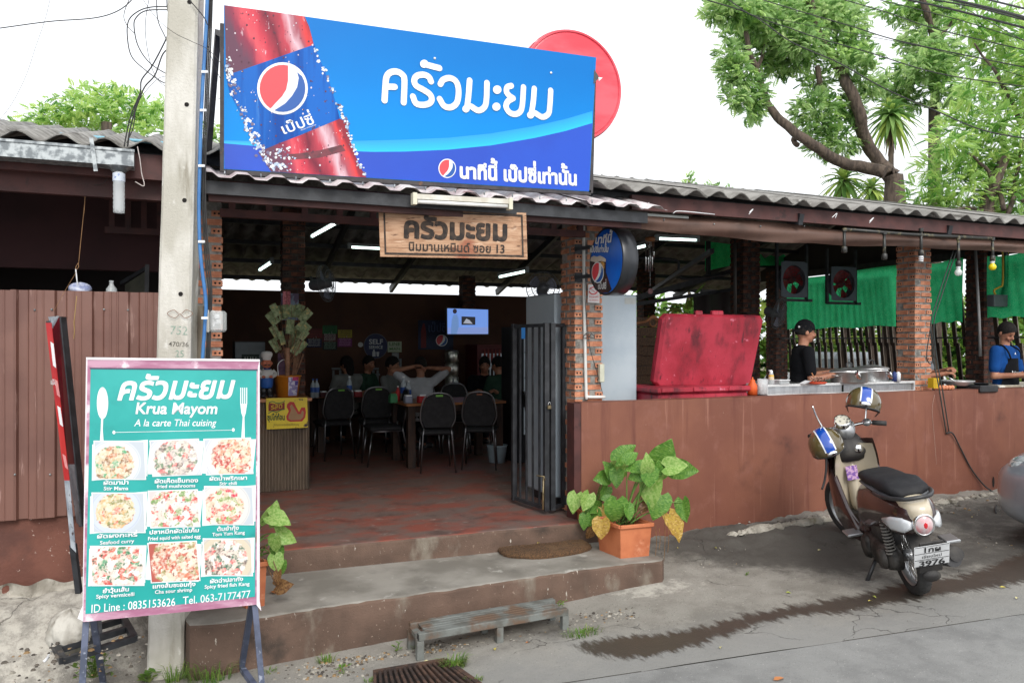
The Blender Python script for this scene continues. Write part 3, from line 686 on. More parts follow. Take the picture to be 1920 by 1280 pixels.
# ---- big billboard
def T3(a, s=3.2, ox=400, oy=0): return [(ox + x / s, oy + y / s) for x, y in a]
bb = thing('billboard', 'large blue soft drink billboard with a big bottle and white Thai lettering', 'billboard', P(760, 345, Y=5.37))
BP = Plane((0, 5.35, 0), (1, 0, 0)); N_ = BP.n
corners = [(420, 10), (1118, 108), (1104.5, 359), (420, 317)]
def sky_blue():
    m, t, p = newmat('billboard_print_blue'); v = nd(t, 'ShaderNodeNewGeometry').outputs['Position']; sp = nd(t, 'ShaderNodeSeparateXYZ'); t.links.new(v, sp.inputs[0])
    f = ramp(t, sp.outputs[2], 3.9, 2.9); f2 = math_(t, 'ADD', f, math_(t, 'MULTIPLY', math_(t, 'SUBTRACT', noise(t, v, 1.6, 3), .5), .35))
    c = mixc(t, f2, S(0,118,200,.86), S(0,142,226,.9)); t.links.new(c, p.inputs['Base Color']); p.inputs['Roughness'].default_value = .38; p.inputs['Specular IOR Level'].default_value = .2; return m
art(BP, corners, 0, sky_blue(), 'printed_panel', bb, .004)
arc = [(420, 269), (480, 274), (560, 279), (640, 283), (700, 285), (760, 284.5), (840, 281), (920, 273), (1000, 259.5), (1060, 246), (1110.5, 231)]
for k in range(7):
    o1 = 3.2 * k; f = 1 - k / 7.0
    ap = [(x, y - o1 * (.25 + .75 * min(1, max(0, (x - 420) / 300)))) for x, y in arc]; aq = [(x, y - (o1 + 3.2) * (.25 + .75 * min(1, max(0, (x - 420) / 300)))) for x, y in arc]
    art(BP, ap + aq[::-1], .0008, mk('print_cyan', (0.0, .27 + .17 * f, .74 + .12 * f, 1), rough=.38), 'arc_glow', bb)
art(BP, arc + [(1104, 358.5), (421, 316.5)], .0012, mk('print_dark_blue', S(0,66,186,.88), S(0,74,196,.88), scale=1.2, rough=.38), 'lower_band', bb)
# bottle: liquid, label, ice, drops
def bottle_mat():
    m, t, p = newmat('bottle_print'); mp = nd(t, 'ShaderNodeMapping'); mp.inputs['Rotation'].default_value = (0, R(-20), 0); mp.inputs['Scale'].default_value = (5.5, 1, 1.6)
    g_ = nd(t, 'ShaderNodeNewGeometry').outputs['Position']; t.links.new(g_, mp.inputs['Vector']); v = mp.outputs[0]
    sx = nd(t, 'ShaderNodeSeparateXYZ'); t.links.new(g_, sx.inputs[0]); A_, B_ = BP.px(421, 10), BP.px(571, 31); sA = A_.x + .36 * A_.z; sB = B_.x + .36 * B_.z
    f = math_(t, 'ADD', math_(t, 'DIVIDE', math_(t, 'SUBTRACT', math_(t, 'ADD', sx.outputs[0], math_(t, 'MULTIPLY', sx.outputs[2], .36)), sA), sB - sA), math_(t, 'MULTIPLY', math_(t, 'SUBTRACT', noise(t, v, 1.6, 4), .5), .35))
    cr = nd(t, 'ShaderNodeValToRGB'); el = cr.color_ramp.elements; st_ = ((0, (110,72,92)), (.1, (150,60,84)), (.2, (232,92,104)), (.33, (206,66,84)), (.5, (120,44,62)), (.64, (196,72,88)), (.75, (226,190,200)), (.83, (170,90,104)), (.93, (226,70,72)), (1, (150,50,64)))
    while len(el) < len(st_): el.new(.5)
    for i, (ps, cc_) in enumerate(st_): el[i].position = ps; el[i].color = S(*cc_, .84)
    t.links.new(f, cr.inputs[0]); c = cr.outputs[0]; c = mixc(t, ramp(t, noise(t, v, 4, 5, .7), .62, .74), c, S(226,196,206,.84))
    t.links.new(c, p.inputs['Base Color']); p.inputs['Roughness'].default_value = .38; p.inputs['Specular IOR Level'].default_value = .2; return m
BM_ = bottle_mat()
art(BP, [(421, 10.5), (500, 21), (571, 31.5), (580, 52), (588, 84), (520, 110), (450, 133), (424, 142)], .0016, BM_, 'bottle_neck_print', bb)
art(BP, [(637, 223), (650, 229), (656, 262), (666, 292), (678, 318), (687, 333), (600, 327.8), (508, 322), (496, 302), (484, 286), (492, 281), (560, 255)], .0016, BM_, 'bottle_base_print', bb)
art(BP, [(640, 272), (600, 282), (560, 288), (535, 290), (545, 300), (600, 296), (648, 283)], .002, mk('print_dark_red', S(84,34,46,.8), S(120,44,58,.8), scale=20, rough=.4), 'bottle_waist_print', bb)
def label_mat():
    m, t, p = newmat('bottle_label_print'); mp = nd(t, 'ShaderNodeMapping'); mp.inputs['Rotation'].default_value = (0, R(-21), 0); mp.inputs['Scale'].default_value = (9, 1, .5)
    t.links.new(nd(t, 'ShaderNodeNewGeometry').outputs['Position'], mp.inputs['Vector']); v = mp.outputs[0]
    c = mixc(t, ramp(t, noise(t, v, 1.2, 3), .4, .62), S(4,74,162,.84), S(20,104,196,.86)); c = mixc(t, ramp(t, noise(t, v, 1.5, 5, .7), .6, .74), c, S(110,170,224,.85)); t.links.new(c, p.inputs['Base Color']); p.inputs['Roughness'].default_value = .38; p.inputs['Specular IOR Level'].default_value = .2; return m
art(BP, [(424, 142), (450, 133), (589, 84), (600, 113), (618, 156), (630, 195), (637, 223), (570, 250), (494, 281), (478, 262), (452, 215), (430, 172)], .0022, label_mat(), 'bottle_label', bb); blab = KIDS[bb][-1]
r6 = random.Random(11)
def shards(edge, n, spread, smin, smax, lift):
    b = MB()
    for _ in range(n):
        i = r6.randrange(len(edge) - 1); t_ = r6.random(); x = edge[i][0] + (edge[i + 1][0] - edge[i][0]) * t_ + r6.gauss(0, spread); y = edge[i][1] + (edge[i + 1][1] - edge[i][1]) * t_ + r6.gauss(0, spread)
        if not (422 < x < 700 and y > 12 + (x - 420) * .14 and y < 315 + (x - 420) * .06): continue
        k = r6.randint(4, 6); s_ = r6.uniform(smin, smax); a0 = r6.random() * 6
        pts = [(x + s_ * r6.uniform(.5, 1.1) * cos(a0 + 2 * PI * j / k), y + s_ * r6.uniform(.5, 1.1) * sin(a0 + 2 * PI * j / k)) for j in range(k)]
        b.mi = r6.choice((0, 0, 1, 2)); b.poly([BP.px(px, py, lift + r6.random() * .0012) for px, py in pts], N_)
    return b
ICE = [flat(236, 240, 246), flat(176, 196, 222), flat(120, 110, 140)]
o = shards([(588, 84), (600, 118), (618, 156), (634, 200), (648, 228), (656, 262), (668, 296), (684, 328)], 90, 2.2, 1.4, 4.4, .003).build('ice_crystals', ICE, bb); o['kind'] = 'stuff'
o = shards([(424, 110), (430, 140), (436, 160), (452, 205), (468, 240), (480, 268), (496, 290), (512, 312), (540, 318)], 190, 4.5, 1.2, 5, .003).build('ice_crystals', ICE, bb); o['kind'] = 'stuff'
o = shards([(500, 300), (530, 285), (545, 315)], 40, 8, 1, 4, .003).build('ice_crystals', ICE, bb); o['kind'] = 'stuff'
b = MB()
for _ in range(330):
    x = r6.uniform(424, 670); y = r6.uniform(14, 325); xl = 424 + max(0, (y - 150)) * .46; xr = 571 + max(0, y - 30) * .40
    if not (xl < x < xr and y > 14 + (x - 420) * .14): continue
    s_ = r6.choice((.5, .6, .8, .9, 1.3, 1.8)); b.mi = r6.choice((0, 1, 1)); b.poly([BP.px(x + s_ * cos(a), y + s_ * 1.15 * sin(a), .0032 + .0006 * r6.random()) for a in [2 * PI * j / 6 for j in range(6)]], N_)
o = b.build('water_drops', [flat(228, 214, 224), flat(92, 44, 66)], bb); o['kind'] = 'stuff'
WH = flat(240, 242, 244, .9, rough=.4); PRED = mk('logo_red', S(236,70,80,.85), rough=.4); PBLU = mk('logo_blue', S(6,84,166,.85), rough=.4)
def globe(pl, cx, cy, rx, ry, par, lift, rot=0, dots=False):
    def C(a): return [(cx + (x * cos(rot) - y * sin(rot)) * rx, cy + (x * sin(rot) + y * cos(rot)) * ry) for x, y in a]
    arcp = lambda a0, a1, n=14: [(.9 * cos(R(a0 + (a1 - a0) * k / n)), .9 * sin(R(a0 + (a1 - a0) * k / n))) for k in range(n + 1)]
    par = art(pl, C([(cos(2 * PI * k / 40), sin(2 * PI * k / 40)) for k in range(40)]), lift, WH, 'logo_disc', par)
    s1 = [(-.47, .77), (-.28, .56), (-.02, .30), (.14, .05), (.22, -.3), (.22, -.87)]
    art(pl, C(arcp(-76, -239)[:-1] + s1[:-1]), lift + .0012, PRED, 'logo_red_field', par)
    s2 = [(-.32, .84), (.1, .58), (.38, .28), (.58, -.05), (.64, -.4), (.58, -.62)]
    art(pl, C(arcp(-42, 110)[1:-1] + s2), lift + .0012, PBLU, 'logo_blue_field', par)
globe(BP, 529.5, 166.5, 47.5, 49, bb, .004)
text('เป๊ปซี่', BP, (530, 253), (592, 231), .062, .0045, .012).build('label_lettering', WH, blab)
text('เครื่องหมายการค้าจดทะเบียน', BP, (564, 246), (593, 235), .008, .0045).build('small_print', WH, blab)
K = .0215; b = MB(); lt = lambda a: T3(a, 3.764, 700, 60)
for pts in ([(78, 485), (84, 385), (92, 320), (120, 288), (165, 283), (204, 305), (218, 345), (213, 500)], [(90, 388), (150, 390)],
            [(406, 352), (390, 320), (350, 304), (305, 314), (287, 346), (302, 382), (350, 410), (395, 440), (411, 475), (395, 505), (350, 517), (300, 506), (278, 458)],
            [(358, 230), (465, 258)], [(472, 370), (492, 340), (540, 328), (584, 355), (600, 420), (588, 500), (545, 534), (498, 524), (466, 475)],
            [(678, 345), (670, 450), (660, 535)], [(690, 528), (740, 556), (784, 530), (797, 470), (800, 362)],
            [(972, 382), (944, 392), (938, 424), (958, 452), (985, 470)], [(985, 470), (948, 492), (935, 530), (960, 570), (1000, 582), (1036, 562), (1050, 512), (1058, 392)],
            [(1134, 402), (1126, 500), (1112, 580)], [(1142, 575), (1192, 602), (1234, 578), (1244, 520), (1250, 415)]):
    stroke(BP, lt(pts), K, .004, b)
for (x, y, r_) in ((872, 410, 30), (866, 530, 29), (357, 228, 29), (652, 545, 26), (1108, 588, 26)):
    b.poly([BP.px(*q_, .0062) for q_ in lt(circ(x, y, r_, r_, 24))], N_)
b.build('main_lettering', WH, bb)
globe(BP, 838.3, 316, 16.5, 18, bb, .003)
text('นาทีนี้ เป๊ปซี่เท่านั้น', BP, (861.5, 334.6), (1083.5, 348.4), .098, .0022, .012).build('slogan_shadow', mk('print_navy', S(0,20,90), rough=.4), bb)
text('นาทีนี้ เป๊ปซี่เท่านั้น', BP, (860.5, 333.6), (1082.5, 347.4), .098, .0035, .014, bold=.03).build('slogan_lettering', WH, bb)
# steel box frame, rusty, behind the print
FR = mk('rusty_black_frame', S(46,42,44), S(60,56,58), scale=20, rough=.6, stains=[(S(120,84,60,.7), 14, .64, .7)])
c0 = P(418, 46, Y=5.37); c1 = P(418, 322, Y=5.37); c2 = P(1106, 362, Y=5.37); c3 = P(1112, 137, Y=5.37)
for a_, b_ in ((c0, c1), (c1 + Vector((.02, 0, .0)), c2 + Vector((.0, 0, .0))), (c3, c2)): MB().bar(a_, b_, .035, .035).build('frame_rail', FR, bb)
for x in (.9, 1.5, 2.2): MB().box(x - .02, x + .02, 5.36, 5.39, 2.86, 3.8).build('frame_rail', FR, bb)
for (x1_, x2_) in ((409, 394),): MB().bar(P(x1_, 58, Y=5.5), P(x2_ - 4, 297, Y=5.8), .035).build('back_strut', FR, bb)
MB().bar(P(407, 60, Y=5.5), P(418, 66, Y=5.37), .03).build('back_strut', FR, bb)
for (x, y) in ((815, 110), (1033, 137)): MB().lathe([(.0, .006), (.007, .005), (.009, 0)], 10, MT(BP.px(x, y, .002)) @ MR(PI / 2, 4, 'X')).build('rivet', WH, bb)
b = MB(); b.poly([P(1114, 130, Y=5.35), P(1124, 146, Y=5.335), P(1118, 152, Y=5.34), P(1113, 158, Y=5.345)], N_, .001); b.build('torn_corner', BLKM, bb)
b = MB(); b.poly([P(1122, 145, Y=5.335), P(1130, 146, Y=5.33), P(1123, 152, Y=5.335)], N_, .001); b.build('torn_corner', WH, bb)
# red disc sign behind
rd = thing('round_sign', 'plain red round sign seen from behind the blue billboard', 'sign', P(1075, 262, Y=5.75))
RDP = Plane((0, 5.75, 0), (1, 0, 0)); REDS = mk('faded_red_plastic', S(220,62,78,.86), S(232,96,108,.86), scale=1.6, lo=.4, hi=.66, rough=.35, world=True, stretch=(1,1,3))
b = MB(); cc = P(1075, 160, Y=5.75); Mx = MT(cc) @ MR(PI / 2, 4, 'X')
b.lathe([(0, .0), (.415, .0), (.425, -.004), (.43, .004), (.445, .004), (.45, -.02), (.45, -.10), (0, -.10)], 64, Mx, False); b.build('disc', REDS, rd)
MB().lathe([(.452, -.03), (.456, -.03), (.456, -.09), (.452, -.09)], 64, Mx).build('rim', flat(208, 96, 104), rd)
MB().bar((cc.x, 5.86, 2.98), (cc.x, 5.86, cc.z), .05).build('post', BLKM, rd)
# ---- wooden shop sign
SG = mk('old_sign_wood', S(206,166,134,.82), S(178,134,102,.8), scale=5, lo=.35, hi=.65, rough=.75, bmp=.4, bscale=40, stretch=(1.2,6,9), stains=[(S(122,88,66,.75), 7, .58, .7, (1,5,5)), (S(228,196,168,.85), 6, .6, .72, (1,4,8)), (S(150,92,68), 2.5, .6, .72)])
SGD = mk('sign_black_stencil', S(44,38,36), S(70,58,50), scale=26, rough=.85, stains=[(S(150,112,88), 40, .66, .72)])
a8 = R(98.8); so_ = P(711, 484, Y=5.42); WPn = Plane(so_, (sin(a8), cos(a8), 0))
ws = thing('wooden_sign', 'hanging wooden shop sign with black Thai stencil lettering', 'sign', so_)
cs = [(710, 389), (986.5, 399), (989, 486), (713, 481)]
def lerp2(p, q, t): return (p[0] + (q[0] - p[0]) * t, p[1] + (q[1] - p[1]) * t)
for k, (t0, t1) in enumerate(((0, .185), (.19, .81), (.815, 1))):
    L0 = lerp2(cs[0], cs[3], t0); L1 = lerp2(cs[0], cs[3], t1); R0 = lerp2(cs[1], cs[2], t0); R1 = lerp2(cs[1], cs[2], t1)
    MB().poly([WPn.px(*q_, .0015 * (k % 2)) for q_ in (L0, R0, R1, L1)], WPn.n, .025).build('plank', SG, ws)
def quad_in(u, v): a = lerp2(cs[0], cs[1], u); b_ = lerp2(cs[3], cs[2], u); return lerp2(a, b_, v)
for (u0, v0, u1, v1) in ((.03, .045, .975, .085), (.03, .915, .975, .955), (.03, .085, .042, .915), (.963, .085, .975, .915)):
    art(WPn, [quad_in(u0, v0), quad_in(u1, v0), quad_in(u1, v1), quad_in(u0, v1)], .0035, SGD, 'stencil_border', ws)
text('ครัวมะยม', WPn, (755, 445), (953, 451), .14, .004, .014, bold=.03).build('shop_name_lettering', SGD, ws)
text('นิมมานเหมินด์ ซอย 13', WPn, (765, 469.5), (947, 474.5), .058, .004, .008, bold=.012).build('address_lettering', SGD, ws)
for x in (783, 921):
    b = MB(); b.tube([WPn.px(x, 377 + (x - 783) * .05, .0), WPn.px(x, 384 + (x - 783) * .05, 0)], .003, 6); c_ = WPn.px(x, 388 + (x - 783) * .05, 0); b.tube([c_ + Vector((.012 * cos(t_), 0, .014 * sin(t_))) for t_ in [2 * PI * k / 10 for k in range(11)]], .003, 6); b.build('hook', GALV, ws)
# outside tube lamp (unlit)
lm = thing('tube_lamp', 'unlit white tube lamp fitting above the wooden sign', 'lamp', P(860, 375, Y=5.25))
A = P(776, 369, Y=5.2); B_ = P(955, 379, Y=5.2); MB().bar(A, B_, .05, .035).build('housing', mk('aged_white_metal', S(226,224,214,.82), S(190,184,170), scale=8, rough=.5), lm)
MB().tube([A + Vector((.02, -.01, -.032)), B_ + Vector((-.02, -.01, -.032))], .014, 12).build('tube', flat(240, 240, 236, .9, rough=.25), lm)
for q_ in (A, B_): MB().box(q_.x - .014, q_.x + .014, q_.y - .032, q_.y + .026, q_.z - .055, q_.z + .024).build('end_cap', flat(226, 222, 200), lm)
# ---- round lightbox sign
rs = thing('round_sign', 'round blue soft drink light box bracketed to the brick pillar', 'sign', (3.2, 5.7, 2.05))
CPn = Plane((3.2, 5.7, 2.3), (0, -1, 0)); cc = CPn.px(1137, 490); rr_ = .27
Mx = MT(cc) @ MR(-PI / 2, 4, 'Y')
MB().lathe([(rr_ - .012, .004), (rr_, .006), (rr_ + .004, 0), (rr_ + .004, -.13), (rr_ - .01, -.135), (0, -.135)], 64, Mx, True).build('drum_rim', mk('black_gloss_metal', S(30,32,36), S(44,46,50), scale=5, rough=.3), rs)
def cdisc(): return [cc + Vector((0, rr_ * .96 * cos(t_), rr_ * .96 * sin(t_))) for t_ in [2 * PI * k / 56 for k in range(56)]]
MB().poly([q_ + CPn.n * .002 for q_ in cdisc()], CPn.n).build('face', mk('lightbox_blue', S(4,84,190,.88), S(0,104,214,.88), scale=2, rough=.2), rs)
def c8(a): return [(1040 + x / 3.2, 360 + y / 3.2) for x, y in a]
text('นาทีนี้', CPn, c8([(244, 312)])[0], c8([(345, 300)])[0], .062, .006, .014, shear=.15, bold=.025).build('lettering', WH, rs)
text('เป๊ปซี่เท่านั้น', CPn, c8([(214, 362)])[0], c8([(326, 360)])[0], .046, .006, .014, shear=.15, bold=.025).build('lettering', WH, rs)
art(CPn, c8([(214, 410), (222, 394), (250, 388), (290, 392), (310, 402), (310, 480), (330, 540), (344, 582), (325, 603), (280, 606), (245, 585), (222, 540), (211, 480)]), .004, mk('cola_print', S(70,20,14,.8), S(30,14,14,.8), scale=16, rough=.25), 'glass_print', rs)
art(CPn, c8([(215, 412), (222, 392), (238, 382), (256, 388), (275, 382), (298, 392), (312, 404), (308, 420), (280, 414), (250, 422), (225, 416)]), .005, flat(226, 214, 200), 'foam_print', rs)
art(CPn, c8([(262, 425), (290, 415), (306, 430), (300, 460), (280, 455)]), .005, mk('ice_print', S(230,170,70,.8), S(120,60,24,.8), scale=40, rough=.3), 'ice_print', rs)
globe(CPn, *c8([(262, 483)])[0], 11.5, 20, rs, .006)
text('เป๊ปซี่', CPn, c8([(262, 583)])[0], c8([(314, 580)])[0], .05, .006, .01).build('lettering', WH, rs)
for y in (467, 520):
    MB().bar(P(1079, y, Y=6.085), Vector((3.215, 5.9, P(1079, y, Y=6.085).z)), .03, .03).build('bracket', BLKM, rs); q_ = P(1090, y, Y=6.08); MB().box(q_.x - .06, q_.x + .06, 6.075, 6.088, q_.z - .04, q_.z + .04).build('wall_plate', BLKM, rs)
# ---- menu board
BL_ = P(156, 1166, D=4.08); BR_ = P(485, 1133, D=4.40); TL_ = P(164, 672, D=4.17)
MP = Plane(BL_, BR_ - BL_, TL_ - BL_)
mb_ = thing('menu_board', 'tall teal menu board with nine dish photos on angled steel legs', 'menu board', P(320, 1340, D=4.2))
m7 = lambda x, y: (140 + x / 2.064, 660 + y / 2.064)
M7 = lambda a: [m7(*q_) for q_ in a]
TEAL = mk('teal_print', S(24,160,154,.88), S(40,172,166,.88), scale=2, rough=.35, stains=[(S(10,140,136,.88), 3, .56, .74)])
PINK = mk('faded_pink_frame', S(196,150,172,.86), S(170,108,138,.84), scale=5, rough=.5, stretch=(1,1,4), stains=[(S(226,208,216), 7, .56, .68), (S(150,112,104), 3, .6, .7)])
art(MP, M7([(50, 25), (716, 32), (712, 975), (33, 1043)]), 0, PINK, 'frame_print', mb_, .02)
art(MP, M7([(62, 66), (704, 72), (698, 945), (42, 1012)]), .002, TEAL, 'teal_field', mb_)
art(MP, M7([(56, 60), (709, 66), (708, 72), (62, 66)]), .003, flat(60, 70, 90), 'dark_line', mb_)
art(MP, M7([(44, 22), (56, 24), (36, 1044), (10, 1030), (30, 980)]), -.004, flat(240, 236, 240), 'vinyl_edge', mb_)
art(MP, M7([(44, 20), (716, 28), (716, 36), (48, 29)]), .003, flat(246, 242, 244), 'vinyl_edge', mb_)
art(MP, M7([(709, 60), (716, 30), (716, 960), (722, 1000), (704, 978)]), .001, flat(240, 230, 238), 'vinyl_edge', mb_)
text('ครัวมะยม', MP, m7(158, 184), m7(612, 176), .118, .003, .012, shear=.25, bold=.018).build('title_lettering', WH, mb_)
text('Krua Mayom', MP, m7(232, 238), m7(552, 238), .06, .003, .004, shear=.12, bold=.022).build('title_lettering', WH, mb_)
text('A la carte Thai cuising', MP, m7(230, 286), m7(545, 285), .037, .003, .008, shear=.2).build('title_lettering', WH, mb_)
b = MB(); stroke(MP, M7([(152, 310), (614, 301)]), .0012, .003, b); b.build('rule', WH, mb_)
for q_ in ((152, 310), (614, 300)): art(MP, M7(circ(q_[0], q_[1], 5.5, 7, 16)), .003, WH, 'rule_dot', mb_)
art(MP, M7([(108 + 22 * cos(a), 197 + (62 if sin(a) < 0 else 62) * sin(a)) for a in [2 * PI * k / 30 for k in range(30)]]), .003, WH, 'spoon_print', mb_)
art(MP, M7([(103, 250), (111, 250), (109, 300), (112, 343), (98, 343), (101, 300)]), .0035, WH, 'spoon_handle_print', mb_)
art(MP, M7([(641, 200), (667, 200), (662, 235), (657, 250), (658, 332), (645, 332), (650, 250), (645, 235)]), .003, WH, 'fork_print', mb_)
for x in (641, 648.6, 656.3, 664): art(MP, M7([(x, 137), (x + 3.4, 137), (x + 3.4, 201), (x, 201)]), .0035, WH, 'fork_tine_print', mb_)
def food(cen, rad, cols, seed, plate=(236,236,240), sc=40):
    m, t, p = newmat('dish_photo_print'); g_ = nd(t, 'ShaderNodeNewGeometry').outputs['Position']
    sb = nd(t, 'ShaderNodeVectorMath', operation='SUBTRACT'); t.links.new(g_, sb.inputs[0]); sb.inputs[1].default_value = cen
    ln = nd(t, 'ShaderNodeVectorMath', operation='LENGTH'); t.links.new(sb.outputs[0], ln.inputs[0]); dist = ln.outputs['Value']
    nzz = nd(t, 'ShaderNodeTexNoise', i_Scale=45, i_Detail=4); t.links.new(sb.outputs[0], nzz.inputs['Vector']); s2 = nd(t, 'ShaderNodeVectorMath', operation='SCALE', i_Scale=.035); t.links.new(nzz.outputs['Color'], s2.inputs[0])
    ad = nd(t, 'ShaderNodeVectorMath', operation='ADD'); t.links.new(sb.outputs[0], ad.inputs[0]); t.links.new(s2.outputs[0], ad.inputs[1])
    vo = nd(t, 'ShaderNodeTexVoronoi', i_Scale=sc); t.links.new(ad.outputs[0], vo.inputs['Vector']); sp = nd(t, 'ShaderNodeSeparateColor'); t.links.new(vo.outputs['Color'], sp.inputs[0])
    cr = nd(t, 'ShaderNodeValToRGB'); cr.color_ramp.interpolation = 'CONSTANT'; el = cr.color_ramp.elements
    while len(el) < len(cols): el.new(.5)
    for i, c in enumerate(cols): el[i].position = i / len(cols); el[i].color = S(*c, .86)
    t.links.new(sp.outputs[0], cr.inputs[0]); c = cr.outputs[0]
    c = mixc(t, ramp(t, noise(t, sb.outputs[0], 70, 4), .35, .75), c, S(246,232,214,.82)); c = mixc(t, ramp(t, noise(t, sb.outputs[0], 50, 5), .56, .7), c, S(*[int(q * .62) for q in cols[0]], .8))
    wob = math_(t, 'ADD', dist, math_(t, 'MULTIPLY', math_(t, 'SUBTRACT', noise(t, sb.outputs[0], 38, 3), .5), .035))
    c = mixc(t, ramp(t, wob, rad * .74, rad * .80), c, S(*plate, .76)); ring = math_(t, 'SUBTRACT', 1, ramp(t, math_(t, 'ABSOLUTE', math_(t, 'SUBTRACT', dist, rad * .98)), .001, .005)); c = mixc(t, math_(t, 'MULTIPLY', ring, .4), c, S(170,178,196,.85))
    c = mixc(t, ramp(t, dist, rad * 1.0, rad * 1.06), c, S(206,214,222,.76)); t.links.new(c, p.inputs['Base Color']); p.inputs['Roughness'].default_value = .35; return m
fd = [((78,345,272,490), [(226,196,160),(214,178,136),(236,214,186),(150,110,70),(90,168,120),(226,196,160),(200,130,90)], -2, (232,236,240)),
      ((297,340,485,475), [(232,226,222),(190,180,176),(120,100,96),(226,110,110),(226,214,206),(110,140,110),(206,196,190)], 2, (236,238,242)),
      ((505,335,685,470), [(222,150,120),(206,90,76),(236,206,180),(240,224,206),(190,60,60),(226,186,150)], 1, (238,236,236)),
      ((70,545,270,695), [(230,200,156),(222,176,120),(236,216,190),(212,110,90),(226,190,140),(150,150,90)], -2, (216,224,236)),
      ((290,535,480,675), [(232,220,214),(240,230,226),(214,60,64),(120,160,90),(236,206,196),(226,226,226)], 1, (226,216,214)),
      ((505,520,690,665), [(236,196,170),(226,120,100),(240,226,212),(214,50,80),(236,210,190),(140,170,90)], -2, (238,234,226)),
      ((65,750,265,900), [(90,160,120),(230,226,220),(206,80,74),(236,232,230),(60,130,90),(226,200,190),(214,110,90)], -1, (238,240,240)),
      ((290,735,478,885), [(190,84,70),(214,130,100),(236,210,186),(160,150,90),(200,100,80),(240,226,210)], 3, (190,96,84)),
      ((500,722,685,862), [(232,226,220),(226,110,110),(70,110,90),(240,236,232),(110,90,84),(220,200,190)], -2, (226,214,190))]
for i, (bx, cols, rot, plate) in enumerate(fd):
    x0_, y0_, x1_, y1_ = bx; cx_, cy_ = (x0_ + x1_) / 2, (y0_ + y1_) / 2; hx, hy = (x1_ - x0_) / 2, (y1_ - y0_) / 2
    def rq(dx, dy, ang, lean): c_, s_ = cos(R(ang)), sin(R(ang)); return [(cx_ + x * c_ - y * s_ + lean * (-y / hy), cy_ + x * s_ + y * c_) for x, y in ((-dx, -dy), (dx, -dy), (dx, dy), (-dx, dy))]
    art(MP, M7(rq(hx + 11, hy - 2, rot * 1.4 - 2, 7)), .003, flat(232, 244, 242, .85), 'photo_backing', mb_)
    pb_ = art(MP, M7(rq(hx + 2, hy + 3, -rot * .6 - 1, -3)), .0042, WH, 'photo_border', mb_)
    cen = MP.px(*m7(cx_, cy_), .005); cen = cen + MP.ex * ((i * 7 % 5 - 2) * .014) + MP.ey * ((i * 5 % 4 - 2) * .01); art(MP, M7(rq(hx - 2, hy - 1, -rot * .6 - 1, -3)), .0055, food(tuple(cen), (.125, .14, .15, .12, .19, .135, .17, .18, .15)[i], cols, i, plate), 'dish_photo', pb_)
tx = [('ผัดมาม่า', (110,512), (210,510), 'Stir Mama', (112,533), (208,532)), ('ผัดเห็ดเข็มทอง', (308,506), (478,502), 'fried mushrooms', (318,525), (467,521)), ('ผัดน้ำพริกเผา', (520,496), (668,492), 'Stir chili', (560,514), (628,512)),
      ('ผัดผงกะหรี่', (85,719), (243,711), 'Seafood curry', (98,743), (230,735)), ('ปลาหมึกผัดไข่เค็ม', (288,703), (482,694), 'Fried squid with salted egg', (283,727), (487,717)), ('ต้มยำกุ้ง', (550,691), (636,685), 'Tom Yum Kung', (532,711), (658,702)),
      ('ยำวุ้นเส้น', (108,930), (212,922), 'Spicy vermicelli', (83,951), (232,940)), ('แกงส้มชะอมกุ้ง', (300,912), (468,902), 'Cha sour shrimp', (310,933), (455,923)), ('ผัดฉ่าปลากัง', (522,892), (652,882), 'Spicy fried fish Kang', (502,913), (676,900))]
for th_, a_, b_, en, c_, d_ in tx:
    text(th_, MP, m7(*a_), m7(*b_), .0205, .006, .012, bold=.02).build('dish_name', WH, mb_); text(en, MP, m7(*c_), m7(*d_), .0185, .006, .006, bold=.018).build('dish_name', WH, mb_)
text('ID Line : 0835153626', MP, m7(62, 1007), m7(390, 979), .042, .005, .004).build('contact_lettering', WH, mb_)
text('Tel. 063-7177477', MP, m7(418, 975), m7(680, 949), .042, .005, .004).build('contact_lettering', WH, mb_)
LEGM = mk('chipped_blue_grey_steel', S(96,104,128,.8), S(70,78,98,.78), scale=9, rough=.55, stains=[(S(140,146,160), 26, .6, .68), (S(84,66,56), 12, .68, .74)])
def gfoot(px, D):
    q_ = P(px, 1340, D=D); return Vector((q_.x, q_.y, gzs(q_.x, q_.y)))
fa = MP.px(*m7(42, 1046)); dn = (MP.ey * -1)
MB().bar(MP.px(*m7(42, 1040), -.03), gfoot(148, 4.02), .03).build('leg', LEGM, mb_); MB().bar(MP.px(*m7(698, 976), -.03), gfoot(494, 4.36), .03).build('leg', LEGM, mb_)
MB().bar(MP.px(*m7(690, 974), -.06), Vector((*gfoot(452, 4.78).xy, gfoot(452, 4.78).z)), .03).build('leg', LEGM, mb_)
MB().bar(MP.px(*m7(60, 1000), -.06), gfoot(195, 4.62), .03).build('leg', LEGM, mb_)
MB().bar(gfoot(494, 4.36) + Vector((0, 0, .02)), gfoot(452, 4.78) + Vector((0, 0, .02)), .03).build('foot_rail', LEGM, mb_)
